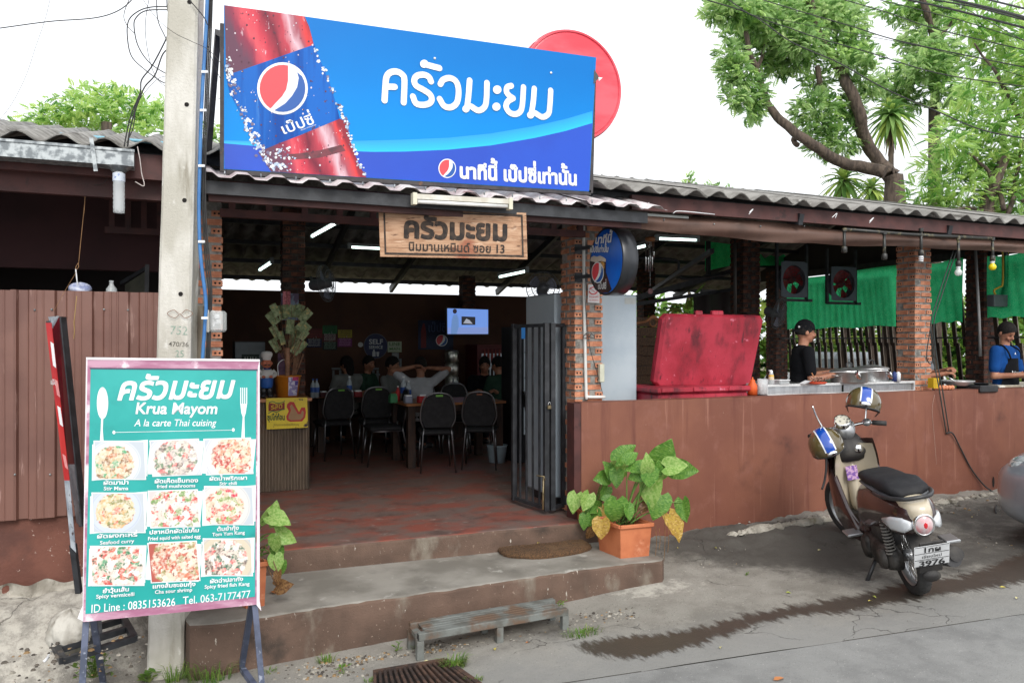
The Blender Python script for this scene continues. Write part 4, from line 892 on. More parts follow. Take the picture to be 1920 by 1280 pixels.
# ---- red light box leaning behind the menu board
lb = thing('lightbox_sign', 'tall thin red and silver light box sign leaning by the fence', 'sign', P(140, 1090, D=4.75))
def lq(px, py, D): return P(px, py, D=D)
REDP = mk('sign_red_print', S(206,52,52,.86), S(184,34,44,.86), scale=3, rough=.35); SILV = mk('sign_silver_print', S(196,204,212,.8), S(150,160,172,.8), scale=9, rough=.4, stains=[(S(70,60,64), 30, .62, .66)])
dk = mk('sign_deep_red', S(120,18,34,.85), S(86,12,26,.85), scale=4, rough=.3)
def face4(a, name, m_, par=lb): b = MB(); b.add(a, [(0, 1, 2, 3)]); b.add([v - FW * .003 for v in a], [(3, 2, 1, 0)]); return b.build(name, m_, par)
# edge strip (faces the street) and main face (turned away to the right)
e0, e1, e2, e3 = lq(86, 605, 4.60), lq(97, 605, 4.57), lq(143, 1035, 4.50), lq(133, 1025, 4.53)
face4([e0, e1, lerp := lq(131, 900, 4.52), lq(121, 900, 4.56)], 'edge_strip', REDP); face4([lq(121, 900, 4.56), lq(131, 900, 4.52), e2, e3], 'edge_strip', SILV)
face4([lq(91, 594, 4.70), lq(111, 592, 4.80), lq(140, 870, 4.80), lq(127, 870, 4.66)], 'printed_face', dk)
face4([lq(91, 594, 4.699), lq(111, 592, 4.799), lq(112, 625, 4.798), lq(95, 612, 4.698)], 'printed_face', SILV)
face4([lq(127, 870, 4.66), lq(140, 870, 4.80), lq(152, 985, 4.80), lq(144, 980, 4.64)], 'printed_face', SILV)
b = MB(); b.bar(lq(116, 594, 4.84), lq(156, 985, 4.84), .022, .06, up=tuple(FW)); b.build('black_side', BLKM, lb)
b = MB(); b.bar(lq(91, 602, 4.62), lq(92, 622, 4.61), .02); b.build('end_socket', BLKM, lb)
LP_ = Plane(e0, e1 - e0, e0 - e3)
text('เปิด', LP_, (96, 720), (108, 722), .03, .004, .01).build('side_lettering', WH, lb)
for k, (y0_, y1_) in enumerate(((640, 690), (710, 745), (760, 800), (850, 880))):
    xm = 91 + (y0_ - 605) * .107; art(LP_, [(xm + 1, y0_), (xm + 7, y0_ + 4), (xm + 12, y1_), (xm + 6, y1_ - 5)], .004, WH if k % 2 == 0 else flat(230, 150, 150), 'side_print', lb)
MB().bar(lq(137, 1020, 4.55), lq(148, 1110, 4.62), .03).build('post', BLKM, lb)
bp = [lq(98, 1200, 4.55), lq(118, 1238, 4.25), lq(252, 1196, 4.55), lq(232, 1160, 4.9)]
for a_, b_ in zip(bp, bp[1:] + bp[:1]): MB().bar(a_, b_, .035).build('base_rail', BLKM, lb)
MB().bar((bp[0] + bp[1]) / 2, (bp[2] + bp[3]) / 2, .035).build('base_rail', BLKM, lb); MB().bar(lq(180, 1120, 4.7), lq(186, 1200, 4.6), .035).build('base_rail', BLKM, lb)
BAG = mk('dusty_plastic_bag', S(206,202,192,.8), S(160,154,142,.78), scale=7, rough=.6, bmp=1, bscale=18, stains=[(S(110,104,92), 5, .58, .7)])
b = MB(); c_ = lq(133, 1183, 4.55)
def bagf(u, v):
    a = 2 * PI * u; ph = PI * v; rr = 1 + .09 * sin(5 * a + 3 * ph) + .07 * sin(11 * a + 2) * sin(ph) + .05 * sin(17 * ph + a * 3)
    return (c_.x + .115 * rr * sin(ph) * cos(a), c_.y + .12 * rr * sin(ph) * sin(a), c_.z - .125 * cos(ph) * (1 + .06 * sin(7 * a)))
b.grid(bagf, 40, 20, True); tag(b.build('weight_bag', BAG), 'lumpy white plastic wrapped weight lying on the black sign base', 'weight')
b = MB(); b.tube(spline([lq(96, 1222, 4.4), lq(88, 1234, 4.3), lq(82, 1240, 4.28)], 4), [.008] * 9); tag(b.build('plastic_scrap', WH), 'small curled white plastic scrap beside the black sign base', 'litter')
# ---- concrete pole, cables, meter
pc = thing('utility_pole', 'tall weathered square concrete utility pole with bolt holes', 'pole', P(316, 1262, D=4.82))
pb = P(316, 1290, D=4.82); pt = P(351, -70, D=4.82); ang = R(-14 - YAW)
ex_ = Vector((cos(R(-YAW + 9)), sin(R(-YAW + 9)), 0)); ey_ = Vector((-ex_.y, ex_.x, 0))
b = MB(); nseg = 26; ring = []
for k in range(nseg + 1):
    t_ = k / nseg; c_ = pb.lerp(pt, t_); h = (.104 - .018 * t_); ch = .014
    for (sx, sy) in ((-1, -1), (1, -1), (1, 1), (-1, 1)):
        for (ax, ay) in (((ch, 0), (0, ch)) if sx * sy < 0 else ((0, ch), (ch, 0))):
            j = random.uniform(-.0012, .0012); ring.append(c_ + ex_ * (sx * (h - ax) + j) + ey_ * (sy * (h - ay) + j))
# order the 8 points round the section
V = [];
for k in range(nseg + 1):
    r8 = ring[k * 8:k * 8 + 8]; c_ = pb.lerp(pt, k / nseg); V += sorted(r8, key=lambda q_: math.atan2((q_ - c_).dot(ey_), (q_ - c_).dot(ex_)))
b.add(V, [(8 * k + i, 8 * k + (i + 1) % 8, 8 * k + 8 + (i + 1) % 8, 8 * k + 8 + i) for k in range(nseg) for i in range(8)]); b.build('shaft', CONC, pc)
PPl = Plane(pb - ey_ * .1045, ex_, (pt - pb));
for (x, y) in ((354, 2), (349, 195), (345, 375), (338, 551)):
    tt = (y - 1290) / (-70 - 1290); q_ = PPl.px(x, y, .0005); h = (.104 - .018 * tt); q_ = q_ - PPl.n * ((q_ - pb.lerp(pt, tt)).dot(PPl.n) - h - .001)
    b = MB(); Mh = MT(q_) @ PPl.n.to_track_quat('Z', 'Y').to_matrix().to_4x4(); b.lathe([(.0135, .001), (.012, -.0), (.0, -.0005)], 12, Mh, False); b.build('bolt_hole', HOLE, pc)
SCR = mk('faint_green_paint', S(150,178,160,.7), S(190,196,186,.7), scale=60, lo=.45, hi=.55, rough=.9)
def polepl(y): tt = (y - 1290) / (-70 - 1290); return Plane(pb.lerp(pt, tt) - ey_ * (.1045 - .018 * tt), ex_, pt - pb)
text('752', polepl(620), (318, 626), (352, 628), .05, .0015, .004).build('stencil_number', SCR, pc); text('470/36', polepl(645), (316, 649), (354, 650), .028, .0015, .002).build('stencil_number', flat(96, 92, 84), pc); text('25', polepl(664), (328, 669), (346, 669), .04, .0015, .004).build('stencil_number', SCR, pc)
b = MB()
for s_ in (-1, 1): b.tube(spline([PPl.px(338 + 3 * s_, 588, .004), PPl.px(338 + 12 * s_, 581, .006), PPl.px(338 + 24 * s_, 588, .006), PPl.px(338 + 10 * s_, 596, .005), PPl.px(338, 588, .006)], 5), .002, 5)
tag(b.build('wire_twist', mk('rusty_wire', S(150,116,96,.7), rough=.8)), 'rusty twisted tie wire wrapped on the concrete pole', 'wire')
BLUE = mk('blue_plastic_conduit', S(70,130,190,.85), S(58,114,176,.85), scale=6, rough=.45)
b = MB(); b.tube(spline([P(390, -40, D=4.78), P(386, 60, D=4.78), P(378, 200, D=4.78), P(374, 330, D=4.78), P(373, 400, D=4.78), P(376, 480, D=4.78), P(386, 565, D=4.8), P(384, 610, D=4.8), P(379, 690, D=4.8), P(377, 800, D=4.8)], 6), .0105, 10); tag(b.build('blue_conduit', BLUE), 'bright blue plastic pipe running down the side of the concrete pole', 'pipe')
for i, off in enumerate((0, 3, 6)):
    b = MB(); b.tube(spline([P(396 + off * .5, -40, D=4.82), P(390 + off, 60, D=4.82), P(384 + off, 200, D=4.82), P(379 + off, 320, D=4.82), P(381 + off, 420, D=4.82), P(386 + off * 1.3, 500, D=4.84), P(391 + off, 545, D=4.84), P(390 + off, 590, D=4.86), P(386 + off, 690, D=4.86)], 6), .0045, 7)
    tag(b.build('power_cable', RUBBER), ('left', 'middle', 'right')[i] + ' one of three black power cables strapped beside the blue pipe', 'cable', 'black cables down the pole')
for y, x in ((207, 381), (311, 378), (453, 378), (596, 384), (135, 384)):
    b = MB(); q_ = P(x, y, D=4.76); b.bar(q_ - RT * .019, q_ + RT * .019, .008, .014); tag(b.build('cable_tie', WH), 'white cable tie ' + {207: 'on the pole level with the tree top', 311: 'on the pole level with the eave', 453: 'on the blue pipe halfway down the brick pillar', 596: 'on the blue pipe beside the meter', 135: 'on the pole level with the billboard label'}[y], 'cable tie', 'white cable ties on the pole')
mt = thing('electricity_meter', 'clear plastic electricity meter box on a wooden batten', 'meter', P(400, 620, D=4.9))
MB().box(0, 1, 0, 1, 0, 1, MT(P(369, 690, D=4.93)) @ Matrix(((RT.x * .04, FW.x * .02, 0, 0), (RT.y * .04, FW.y * .02, 0, 0), (0, 0, .385, 0), (0, 0, 0, 1)))).build('batten', mk('grey_batten', S(150,140,124,.7), S(112,102,90,.7), scale=6, rough=.9, stretch=(4,4,.6)), mt)
Mm = MT(P(391, 622, D=4.9)) @ Matrix(((RT.x, FW.x, 0, 0), (RT.y, FW.y, 0, 0), (0, 0, 1, 0), (0, 0, 0, 1)))
b = MB(); b.box(0, .022, -.05, .05, -.005, .135, Mm, .006); b.build('base_block', flat(226, 224, 214), mt)
b = MB(); b.box(.022, .105, -.06, .03, .0, .128, Mm, .012); b.build('clear_cover', mk('clear_meter_cover', (.75,.77,.76), rough=.15, alpha=.45), mt)
r7 = random.Random(3)
for k in range(9):
    a_, c_ = .03 + r7.random() * .04, .012 + r7.random() * .08; MB().box(a_, a_ + .028, -.03 - .002 * k, -.018 - .002 * k, c_, c_ + .026, Mm).build('inner_part', (WH, flat(160, 160, 158))[k % 2], mt)
nb = MB(); q0, q1 = P(300, 588, D=4.78), P(304, 668, D=4.78); nb.bar(q0, q1, .03, .003, up=tuple(RT)); tag(nb.build('paper_strip', flat(226, 220, 220)), 'pale paper strip stuck to the left edge of the pole', 'notice')
# hanging service wires
def wire(pts, r_, label, name='wire', grp='loose wires by the pole', D=4.9, m_=None, sc=3.2, ox=0, oy=0):
    b = MB(); b.tube(spline([P(ox + x / sc, oy + y / sc, D=(D if not isinstance(D, (list, tuple)) else D[0] + (D[1] - D[0]) * i / (len(pts) - 1))) for i, (x, y) in enumerate(pts)], 8), r_, 6)
    return tag(b.build(name, m_ or RUBBER), label, 'wire', grp)
WL = ['widest dark wire loop bulging left of the pole top', 'second dark wire loop just inside the widest one', 'thick dark cable curving from the pole down onto the gutter', 'thick dark cable crossing low and dropping to the gutter', 'dark wire entering from above and bending right to the pole', 'thin wire running down through the middle of the loops', 'short bent wire hooked at the left of the loops', 'short dark wire arriving at the pole top', 'thin wire leaving the pole low and falling to the gutter', 'dark wire beside the bundle dropping into the gutter']
lw = 'dark service wire looping in the air left of the pole'
wire([(-200, 195), (0, 170), (300, 130), (560, 110), (700, 70), (790, 0), (830, -90)], .0032, 'single dark wire sagging across the sky at upper left', grp='wires over the left roof')
wire([(330, -120), (300, 0), (270, 120), (215, 280), (150, 470), (60, 640), (-40, 760)], .0012, 'very thin grey wire falling across the sky at upper left', grp='wires over the left roof')
for pts, r_ in (([(1030, 40), (900, 45), (820, 75), (770, 130), (765, 230), (790, 340), (870, 420), (960, 485), (1015, 510)], .0035), ([(1030, 60), (880, 65), (815, 110), (805, 170), (830, 280), (900, 380), (1015, 455)], .0035),
                ([(1025, 170), (980, 270), (910, 400), (850, 480), (840, 560), (790, 680), (760, 800), (745, 880)], .0042), ([(1020, 285), (975, 330), (930, 450), (870, 520), (835, 600), (800, 700), (775, 800), (765, 880)], .0042),
                ([(940, -60), (945, 110), (985, 210), (1020, 275)], .003), ([(905, -60), (875, 110), (875, 230), (900, 370), (940, 470), (1010, 535)], .0018), ([(800, -60), (745, 80), (760, 150), (805, 200)], .0022), ([(1000, -60), (1005, 60), (1035, 130)], .003),
                ([(1000, 455), (940, 480), (850, 580), (800, 680), (770, 870)], .0016), ([(840, 570), (815, 640), (800, 760), (760, 860)], .003)):
    _k = globals().get('_k', -1) + 1; wire(pts, r_, WL[_k])
wire([(820, -60), (930, 100), (1040, 195), (1150, 250), (1250, 300), (1340, 400), (1370, 460)], .0016, 'thin dark wire crossing in front of the pole towards the billboard', D=4.7)
wire([(1140, 5), (1220, 100), (1245, 150)], .0035, 'black wire leaving the top bolt hole of the pole', D=4.72); wire([(1245, 270), (1280, 380), (1320, 470)], .0016, 'thin wire slanting between the pole and the billboard', D=4.9); wire([(1250, 590), (1290, 598), (1335, 585)], .0012, 'thin white wire joining the pole to the billboard frame', D=4.9)
wire([(1230, 1000), (1260, 1060), (1300, 1120), (1305, 1160)], .0012, 'thin wire hanging beside the left brick pillar', D=5.2)
COP = mk('bare_copper_string', S(170,126,84,.7), rough=.6)
wire([(525, 925), (520, 1000), (505, 1280)], .002, 'thin brown string hanging in front of the dark left opening', D=5.1, m_=COP, grp='strings over the metal fence'); wire([(635, 0), (620, 150), (590, 450)], .002, 'lower length of the brown string above the plastic bag', D=5.1, m_=COP, sc=4, oy=380, grp='strings over the metal fence')
wire([(590, 450), (570, 480), (572, 500), (590, 480), (585, 450)], .002, 'looped end of the brown string above the fence', D=5.1, m_=COP, sc=4, oy=380, grp='strings over the metal fence'); wire([(572, 520), (500, 640), (420, 780), (405, 810)], .0012, 'thin string slanting down in front of the brown fence', D=5.0, m_=COP, sc=4, oy=380, grp='strings over the metal fence')
wire([(575, 700), (560, 850), (555, 900), (558, 960), (553, 1020)], .0018, 'yellow strip of string dangling in front of the brown fence', D=5.0, m_=mk('yellow_string', S(190,160,90,.8)), sc=4, oy=380, grp='strings over the metal fence')
wire([(825, 880), (840, 960), (850, 1040), (865, 1115), (810, 1090)], .003, 'bent pale wire hanging right of the gutter end', D=5.0, m_=flat(226, 214, 210)); wire([(655, 1050), (620, 1100), (565, 1112)], .0015, 'short curled wire under the gutter', D=5.1)
wire([(-30, 1050), (60, 1110), (170, 1145), (270, 1120), (370, 1060)], .006, 'grey cable sagging under the left eave', D=5.4, m_=flat(80, 76, 80))
# plastic bottle at the gutter outlet, bag cup and bottle on the fence
CLR = mk('clear_plastic', (.86,.9,.92), rough=.12, alpha=.34); PLAB = flat(120, 160, 214)
q_ = P(223, 322, D=4.86); t = thing('plastic_bottle', 'empty ribbed water bottle hanging upside down under the gutter outlet', 'bottle', q_)
pr_ = [(.014, .0), (.026, -.005), (.034, -.02)] + [(.034 - .002 * (k % 2), -.06 - .013 * k) for k in range(14)] + [(.033, -.25), (0, -.252)]
MB().lathe(pr_, 18, MT(q_)).build('bottle_body', CLR, t); MB().lathe([(.0352, -.012), (.0355, -.06)], 18, MT(q_)).build('label', mk('bottle_label_white', S(206,214,226,.85), S(90,120,190,.8), scale=50, lo=.55, hi=.6, rough=.4), t)
q_ = P(209, 544, Y=6.0); t = thing('glass_bottle', 'clear glass bottle standing behind the top edge of the metal fence', 'bottle', q_); MB().lathe([(0, -.12), (.036, -.12), (.036, -.02), (.033, .01), (.014, .035), (.012, .055), (.015, .057), (.015, .064), (.0, .064)], 18, MT(q_)).build('glass', CLR, t)
b = MB(); c_ = P(150, 543, Y=6.0)
b.grid(lambda u, v: (c_.x + .068 * (1 + .12 * sin(9 * u * 6.28)) * sin(PI * v) * cos(2 * PI * u), c_.y + .05 * sin(PI * v) * sin(2 * PI * u), c_.z - .04 * cos(PI * v) + .01 * sin(14 * u)), 24, 10, True)
t = thing('plastic_bag', 'crumpled pale plastic bag with a straw on top of the metal fence', 'bag', c_); b.build('bag', mk('pale_plastic', S(200,206,226,.85), S(150,160,200,.8), scale=30, rough=.35), t); MB().tube([c_ + Vector((-.01, -.02, 0)), P(142, 504, Y=5.98)], .004, 8).build('straw', WH, t)
# overhead wires at upper right
OW = ['lowest overhead cable sagging steeply across the right trees', 'second lowest overhead cable crossing the right trees', 'long thin overhead cable starting left of the tall tree top', 'thin overhead cable above the dracaena crown', 'thin overhead cable below the thick bundle', 'thick overhead cable, lower of the bundle in the corner', 'thickest overhead cable of the bundle in the top right corner', 'topmost thick cable in the top right corner', 'medium cable inside the bundle in the top right corner', 'thin cable falling steeply near the right edge', 'very thin wire branching off the lowest overhead cable']
for i, (pts, r_) in enumerate((([(-100, -60), (75, 0), (330, 85), (560, 240), (830, 360), (1100, 510), (1400, 640), (1640, 740), (1890, 790), (2050, 800)], .007), ([(100, -40), (200, 0), (330, 85), (560, 165), (700, 215), (1000, 300), (1400, 420), (1890, 495), (2050, 510)], .006), ([(330, -20), (640, 75), (900, 150), (1200, 240), (1890, 385), (2050, 410)], .006),
                ([(820, -12), (1100, 70), (1400, 170), (1890, 285), (2050, 320)], .006), ([(1000, -15), (1500, 110), (1890, 230), (2050, 270)], .005), ([(1180, -10), (1500, 60), (1890, 160), (2050, 200)], .013), ([(1440, -10), (1700, 50), (1890, 100), (2050, 140)], .016), ([(1640, -12), (1890, 50), (2050, 90)], .011), ([(1320, -8), (1600, 40), (1890, 115), (2050, 150)], .009), ([(1500, 20), (1700, 130), (1890, 235), (2050, 330)], .004), ([(330, 85), (900, 190), (1400, 290), (1890, 440)], .003))):
    wire(pts, r_, OW[i], 'overhead_wire', 'overhead cables at upper right', D=(9.5, 7.5), sc=3.048, ox=1300)
# ---- dining room contents
def bxp(b, x0, y0, x1, y1, Y, dep, bev=0):
    """box whose street side spans the sight lines x0..x1, y0..y1 at distance Y"""
    xm = (x0 + x1) / 2; b.box(P(x0, 640, Y=Y).x, P(x1, 640, Y=Y).x, Y, Y + dep, P(xm, y1, Y=Y).z, P(xm, y0, Y=Y).z, None, bev); return b
WPL = Plane((0, 12.485, 0), (1, 0, 0))
def note(x0, y0, x1, y1, col, label, st=None, tc=(220, 220, 215), name='notice', n=3, k=.6):
    t = thing(name, label, 'notice', WPL.px((x0 + x1) / 2, y1), group='notices on the back wall'); art(WPL, [(x0, y0), (x1, y0), (x1, y1), (x0, y1)], 0, flat(*col, k), 'sheet', t, .003)
    for i in range(n):
        yy = y0 + (y1 - y0) * (i + .9) / (n + .4); text((st or ('กรุณารับน้ำเอง', 'บริการตนเอง', 'ขอบคุณค่ะ'))[i % 3], WPL, (x0 + 2.5, yy), (x1 - 2.5, yy), .05 if i == 0 else .035, .003, .004).build('lettering', flat(*tc, .6), t)
    return t
note(575, 616, 604, 633, (150, 40, 36), 'red notice at the left end of the coloured notices', tc=(60, 20, 20)); note(575, 635.5, 603, 651, (24, 32, 90), 'navy blue notice under the red one'); note(605, 610, 632, 625.5, (20, 130, 60), 'green notice, topmost of the coloured notices', tc=(10, 60, 30))
note(605, 627, 632, 640, (110, 22, 36), 'dark red notice under the green one'); note(605, 641.5, 632, 656, (24, 26, 26), 'black notice, lowest of the coloured notices', tc=(150, 190, 160)); note(634, 618, 660, 633, (200, 180, 30), 'yellow notice right of the green one', tc=(90, 70, 20)); note(633, 634.5, 660, 650, (140, 40, 120), 'purple notice under the yellow one', tc=(220, 160, 210))
note(727, 640, 753, 660, (206, 222, 190), 'white notice with green lettering beside the round self service sign', st=('LINE', 'MAN'), tc=(40, 130, 30), n=2); note(735, 661, 748, 671.5, (160, 170, 170), 'small grey paper slip under the green notice', n=1); note(728, 672, 753, 690, (150, 160, 164), 'grey paper notice below the small slip', n=3, tc=(80, 80, 90))
t = thing('round_sign', 'round dark blue self service sign on the back wall', 'sign', WPL.px(704, 672)); NAVY = flat(40, 48, 92, .7)
art(WPL, circ(704.5, 648.5, 22.5, 23.5, 40), 0, flat(120, 124, 140, .6), 'border', t, .006); art(WPL, circ(704.5, 648.5, 21.5, 22.5, 40), .002, NAVY, 'disc', t)
text('SELF', WPL, (691.5, 645), (718, 645), .078, .004, .006, bold=.015).build('lettering', flat(200, 206, 210), t); text('SERVICE', WPL, (691.5, 653.5), (717.5, 653.5), .048, .004, .006, bold=.012).build('lettering', flat(200, 206, 210), t)
art(WPL, [(698, 668), (698, 660), (699.5, 657.5), (700, 654.8), (702, 654.8), (702.5, 657.5), (704, 660), (704, 668)], .004, flat(200, 206, 210), 'bottle_symbol', t); art(WPL, [(705.5, 659.5), (711, 659.5), (710, 668), (706.5, 668)], .004, flat(200, 206, 210), 'cup_symbol', t)
t = thing('speech_bubble_sign', 'tiny white speech bubble sticker left of the round self service sign', 'sticker', WPL.px(676, 651)); art(WPL, circ(676, 646, 4.8, 4.6, 16) , .0, flat(190, 190, 186), 'sticker', t, .002)
t = thing('poster', 'dark blue soft drink banner hanging behind the television', 'poster', WPL.px(817, 656)); art(WPL, [(784, 600), (850, 600), (850, 655), (784, 655)], 0, mk('dim_blue_print', S(24,44,84,.7), S(16,30,60,.7), scale=3, rough=.6), 'sheet', t, .003); text('เป๊ปซี่', WPL, (802, 622), (837, 622), .14, .003, .004).build('lettering', flat(80, 100, 140), t); art(WPL, [(789, 652), (789, 622), (793, 606), (796, 606), (799, 622), (799, 652)], .003, flat(120, 30, 34), 'bottle_print', t); globe(WPL, 828, 638, 11, 11, t, .003)
t = thing('picture', 'orange framed dish photo at the right end of the back wall', 'picture', WPL.px(1002, 602)); art(WPL, [(992, 579), (1012, 579), (1012, 602), (992, 602)], 0, flat(190, 96, 50), 'border', t, .004); art(WPL, [(994, 587), (1011, 587), (1011, 601), (994, 601)], .002, food(tuple(WPL.px(1002, 594)), .09, [(200,120,60),(150,80,40),(220,180,140),(190,60,40)], 4, (200, 196, 190), 60), 'photo', t)
# television
t = thing('television', 'wall mounted television showing a pale blue picture', 'television', P(877, 628, Y=11.8)); TP = Plane((0, 11.8, 0), (1, 0, 0))
MB().poly([TP.px(*q_) for q_ in ((836, 576), (917, 580), (917, 628), (837, 628))], TP.n, .06).build('bezel', PLBLK, t)
def lit(name, c, k): return mk(name, c, rough=.3, emit=c, es=k)
art(TP, [(838.5, 578), (915, 580.5), (915, 626), (839, 626)], .004, lit('screen_blue', S(110,150,226), .75), 'screen', t); art(TP, [(839, 614), (915, 613), (915, 626), (839, 626)], .006, lit('screen_blue_low', S(134,158,220), .62), 'screen_lower_band', t)
art(TP, [(845, 626), (846, 600), (849, 591), (856, 589), (860, 597), (860, 612), (856, 626)], .008, lit('screen_figure', S(120,160,220), .5), 'screen_figure', t); art(TP, circ(852.5, 583.5, 4, 4.5, 14), .009, lit('screen_head', S(50,40,60), .25), 'screen_head', t); art(TP, [(865, 593), (891, 594), (891, 609), (865, 609)], .008, lit('screen_inset', S(40,40,50), .3), 'screen_inset', t); art(TP, [(868, 606), (874, 597), (880, 600), (886, 607)], .0095, lit('screen_inset_light', S(190,196,210), .5), 'screen_inset_shape', t)
# tube lamps inside
def tube_lamp(a, b_, label):
    t = thing('tube_lamp', label, 'lamp', a, group='lit tube lamps under the roof'); d = (b_ - a).normalized(); MB().bar(a + Vector((0, 0, .03)), b_ + Vector((0, 0, .03)), .045, .035).build('housing', flat(150, 156, 156), t); MB().tube([a + d * .03, b_ - d * .03], .016, 8).build('tube', TUBEON, t)
    for q_ in (a, b_): MB().box(q_.x - .02, q_.x + .02, q_.y - .02, q_.y + .02, q_.z - .02, q_.z + .05).build('end_cap', flat(150, 156, 156), t)
for (a_, da, b_, db, lb_) in (((632, 417), 7.45, (585, 443), 8.75, 'long lit tube lamp nearest the doorway, upper left'), ((510, 491), 8.9, (487, 506), 10.2, 'short looking lit tube lamp left of the inner brick pillar'), ((655, 463), 10.1, (760, 468), 10.3, 'lit tube lamp partly behind the wooden sign'), ((988, 508), 9.6, (936, 519), 10.4, 'lit tube lamp under the roof right of the wooden sign'), ((1232, 447), 9.3, (1308, 450), 9.5, 'brightest lit tube lamp right of the wind chime'), ((1217, 459), 8.6, (1172, 470), 9.3, 'lit tube lamp between round light box and wind chime')):
    tube_lamp(P(*a_, D=da), P(*b_, D=db), lb_)
# wall fans
FANG = mk('dark_fan_grille', S(110,112,116,.6), rough=.4); FANB = mk('fan_blade_grey', S(150,156,180,.6), rough=.4, alpha=.75)
def fan(c, r_, nrm, label, mount, cat='fan', col=None, blades=3):
    t = thing('wall_fan', label, cat, c, group='wall fans'); Mf = MT(c) @ Vector(nrm).normalized().to_track_quat('Z', 'Y').to_matrix().to_4x4(); fg = col or FANG
    b = MB()
    for zz, rr in ((.05, r_ * .35), (.045, r_ * .7), (0, r_), (-.02, r_)): b.tube([Mf @ Vector((rr * cos(a), rr * sin(a), zz)) for a in [2 * PI * k / 28 for k in range(29)]], .004, 5, False)
    for k in range(26): a = 2 * PI * k / 26; b.tube([Mf @ Vector((rr * cos(a), rr * sin(a), zz)) for rr, zz in ((.03, .055), (r_ * .7, .045), (r_, 0), (r_ * .7, -.05), (.05, -.07))], .0016, 4, False)
    b.build('guard', fg, t)
    for k in range(blades):
        a = 2 * PI * k / blades + .4; b = MB(); b.grid(lambda u, v: Mf @ Vector(((.04 + (r_ * .86 - .04) * u) * cos(a + (v - .5) * (1.1 - .2 * u)), (.04 + (r_ * .86 - .04) * u) * sin(a + (v - .5) * (1.1 - .2 * u)), .02 * (v - .5))), 6, 5); b.build('blade', FANB, t)
    b = MB(); b.lathe([(0, .05), (.05, .045), (.055, .0), (.06, -.06), (.06, -.16), (.04, -.19), (0, -.19)], 18, Mf); b.build('motor', fg, t); MB().tube([Mf @ Vector((0, 0, -.15)), mount], .018, 8).build('bracket', fg, t); return t
fan(P(612, 531, Y=8.7), .2, (.95, -.62, .15), 'wall fan turned sideways on the inner brick pillar', P(583, 520, Y=8.95)); fan(P(1018, 540, Y=7.4), .17, (-.35, -.9, .1), 'wall fan above the pale fridge beside the entrance gate', P(1028, 556, Y=7.5))
# tables
def table(x0, x1, y0, y1, label, top=None):
    t = thing('dining_table', label, 'table', ((x0 + x1) / 2, (y0 + y1) / 2, FLZ), group='wooden dining tables'); z = FLZ + .76
    n = 5; w_ = (y1 - y0) / n
    for k in range(n): MB().box(x0, x1, y0 + k * w_, y0 + (k + 1) * w_ - .003, z - .03, z, None, .003).build('top_board', top or ORWOOD, t)
    MB().box(x0 + .05, x1 - .05, y0 + .06, y0 + .09, z - .11, z - .032).build('apron_rail', DKWOOD, t)
    for sx in (x0 + .03, x1 - .12):
        for sy in (y0 + .03, y1 - .12): MB().box(sx, sx + .09, sy, sy + .09, FLZ, z - .032).build('leg', DKWOOD, t)
    return t
ta = P(762, 757, Z=FLZ + .76); tb_ = P(954, 752, Z=FLZ + .76); table(ta.x, tb_.x, ta.y, ta.y + .85, 'front wooden dining table with two black chairs before it')
q_ = P(600, 742, Z=FLZ + .76); table(q_.x - .05, q_.x + 1.25, q_.y, q_.y + .8, 'wooden table at the left where the customers sit'); q_ = P(870, 735, Z=FLZ + .76); table(q_.x, q_.x + 1.3, q_.y, q_.y + .8, 'wooden table at the right rear in front of the red fridge')
# stacking chairs
VINYL = mk('black_vinyl', (.014,.014,.016), (.02,.02,.022), scale=20, rough=.62, bmp=.15, spec=.25); CHR = mk('dull_chrome', (.2,.2,.21), rough=.3, metal=1)
def make_chair(label, loc, rz):
    t = thing('stacking_chair', label, 'chair', loc, (0, 0, rz), group='black stacking chairs')
    L = lambda b, n, m_: b.build(n, m_, t, world=False)
    b = MB(); b.box(-.2, .2, -.02, .38, .42, .48, None, .02); L(b, 'seat', VINYL)
    out = [(-.155, -.04, .50), (-.20, -.06, .62), (-.175, -.09, .80), (-.12, -.11, .885), (0, -.115, .91), (.12, -.11, .885), (.175, -.09, .80), (.20, -.06, .62), (.155, -.04, .50)]
    f = spline(out, 4); b = MB(); b.tube(f, .010, 8); L(b, 'back_frame', CHR)
    b = MB(); n = len(f); c = Vector((0, -.08, .70)); inn = [c + (q_ - c) * .93 for q_ in f]
    b.add([q_ + Vector((0, -.018, 0)) for q_ in inn] + [q_ + Vector((0, .018, 0)) for q_ in inn], [tuple(range(n)), tuple(reversed(range(n, 2 * n)))] + [(i, i + n, (i + 1) % n + n, (i + 1) % n) for i in range(n)]); L(b, 'backrest', VINYL)
    for sx in (-1, 1):
        b = MB(); b.tube([(sx * .155, -.04, .50), (sx * .165, -.03, .42), (sx * .20, -.12, 0)], .011, 8); L(b, 'leg', CHR); b = MB(); b.tube([(sx * .165, .34, .42), (sx * .19, .40, 0)], .011, 8); L(b, 'leg', CHR)
    b = MB(); b.tube([(-.165, -.03, .415), (-.165, .34, .415), (.165, .34, .415), (.165, -.03, .415)], .01, 8); L(b, 'seat_frame', CHR); return t
q_ = P(820, 884, Z=FLZ); ch = make_chair('black chair with green tag, left of the pair at the front table', q_, R(-12)); MB().box(-.03, .05, -.142, -.136, .868, .888).build('green_tag', flat(120, 190, 70), ch, world=False)
q_ = P(899, 878, Z=FLZ); c2_ = copy_tree(ch, label='black chair at the front table, right of the pair', loc=q_, rot=(0, 0, R(-24)))
tag_ = [c for c in KIDS[c2_] if c.name.startswith('green_tag')][0]; tag_.data = tag_.data.copy(); tag_.data.materials.clear(); tag_.data.materials.append(flat(150, 80, 40)); tag_.scale = (.8, 1, 1)
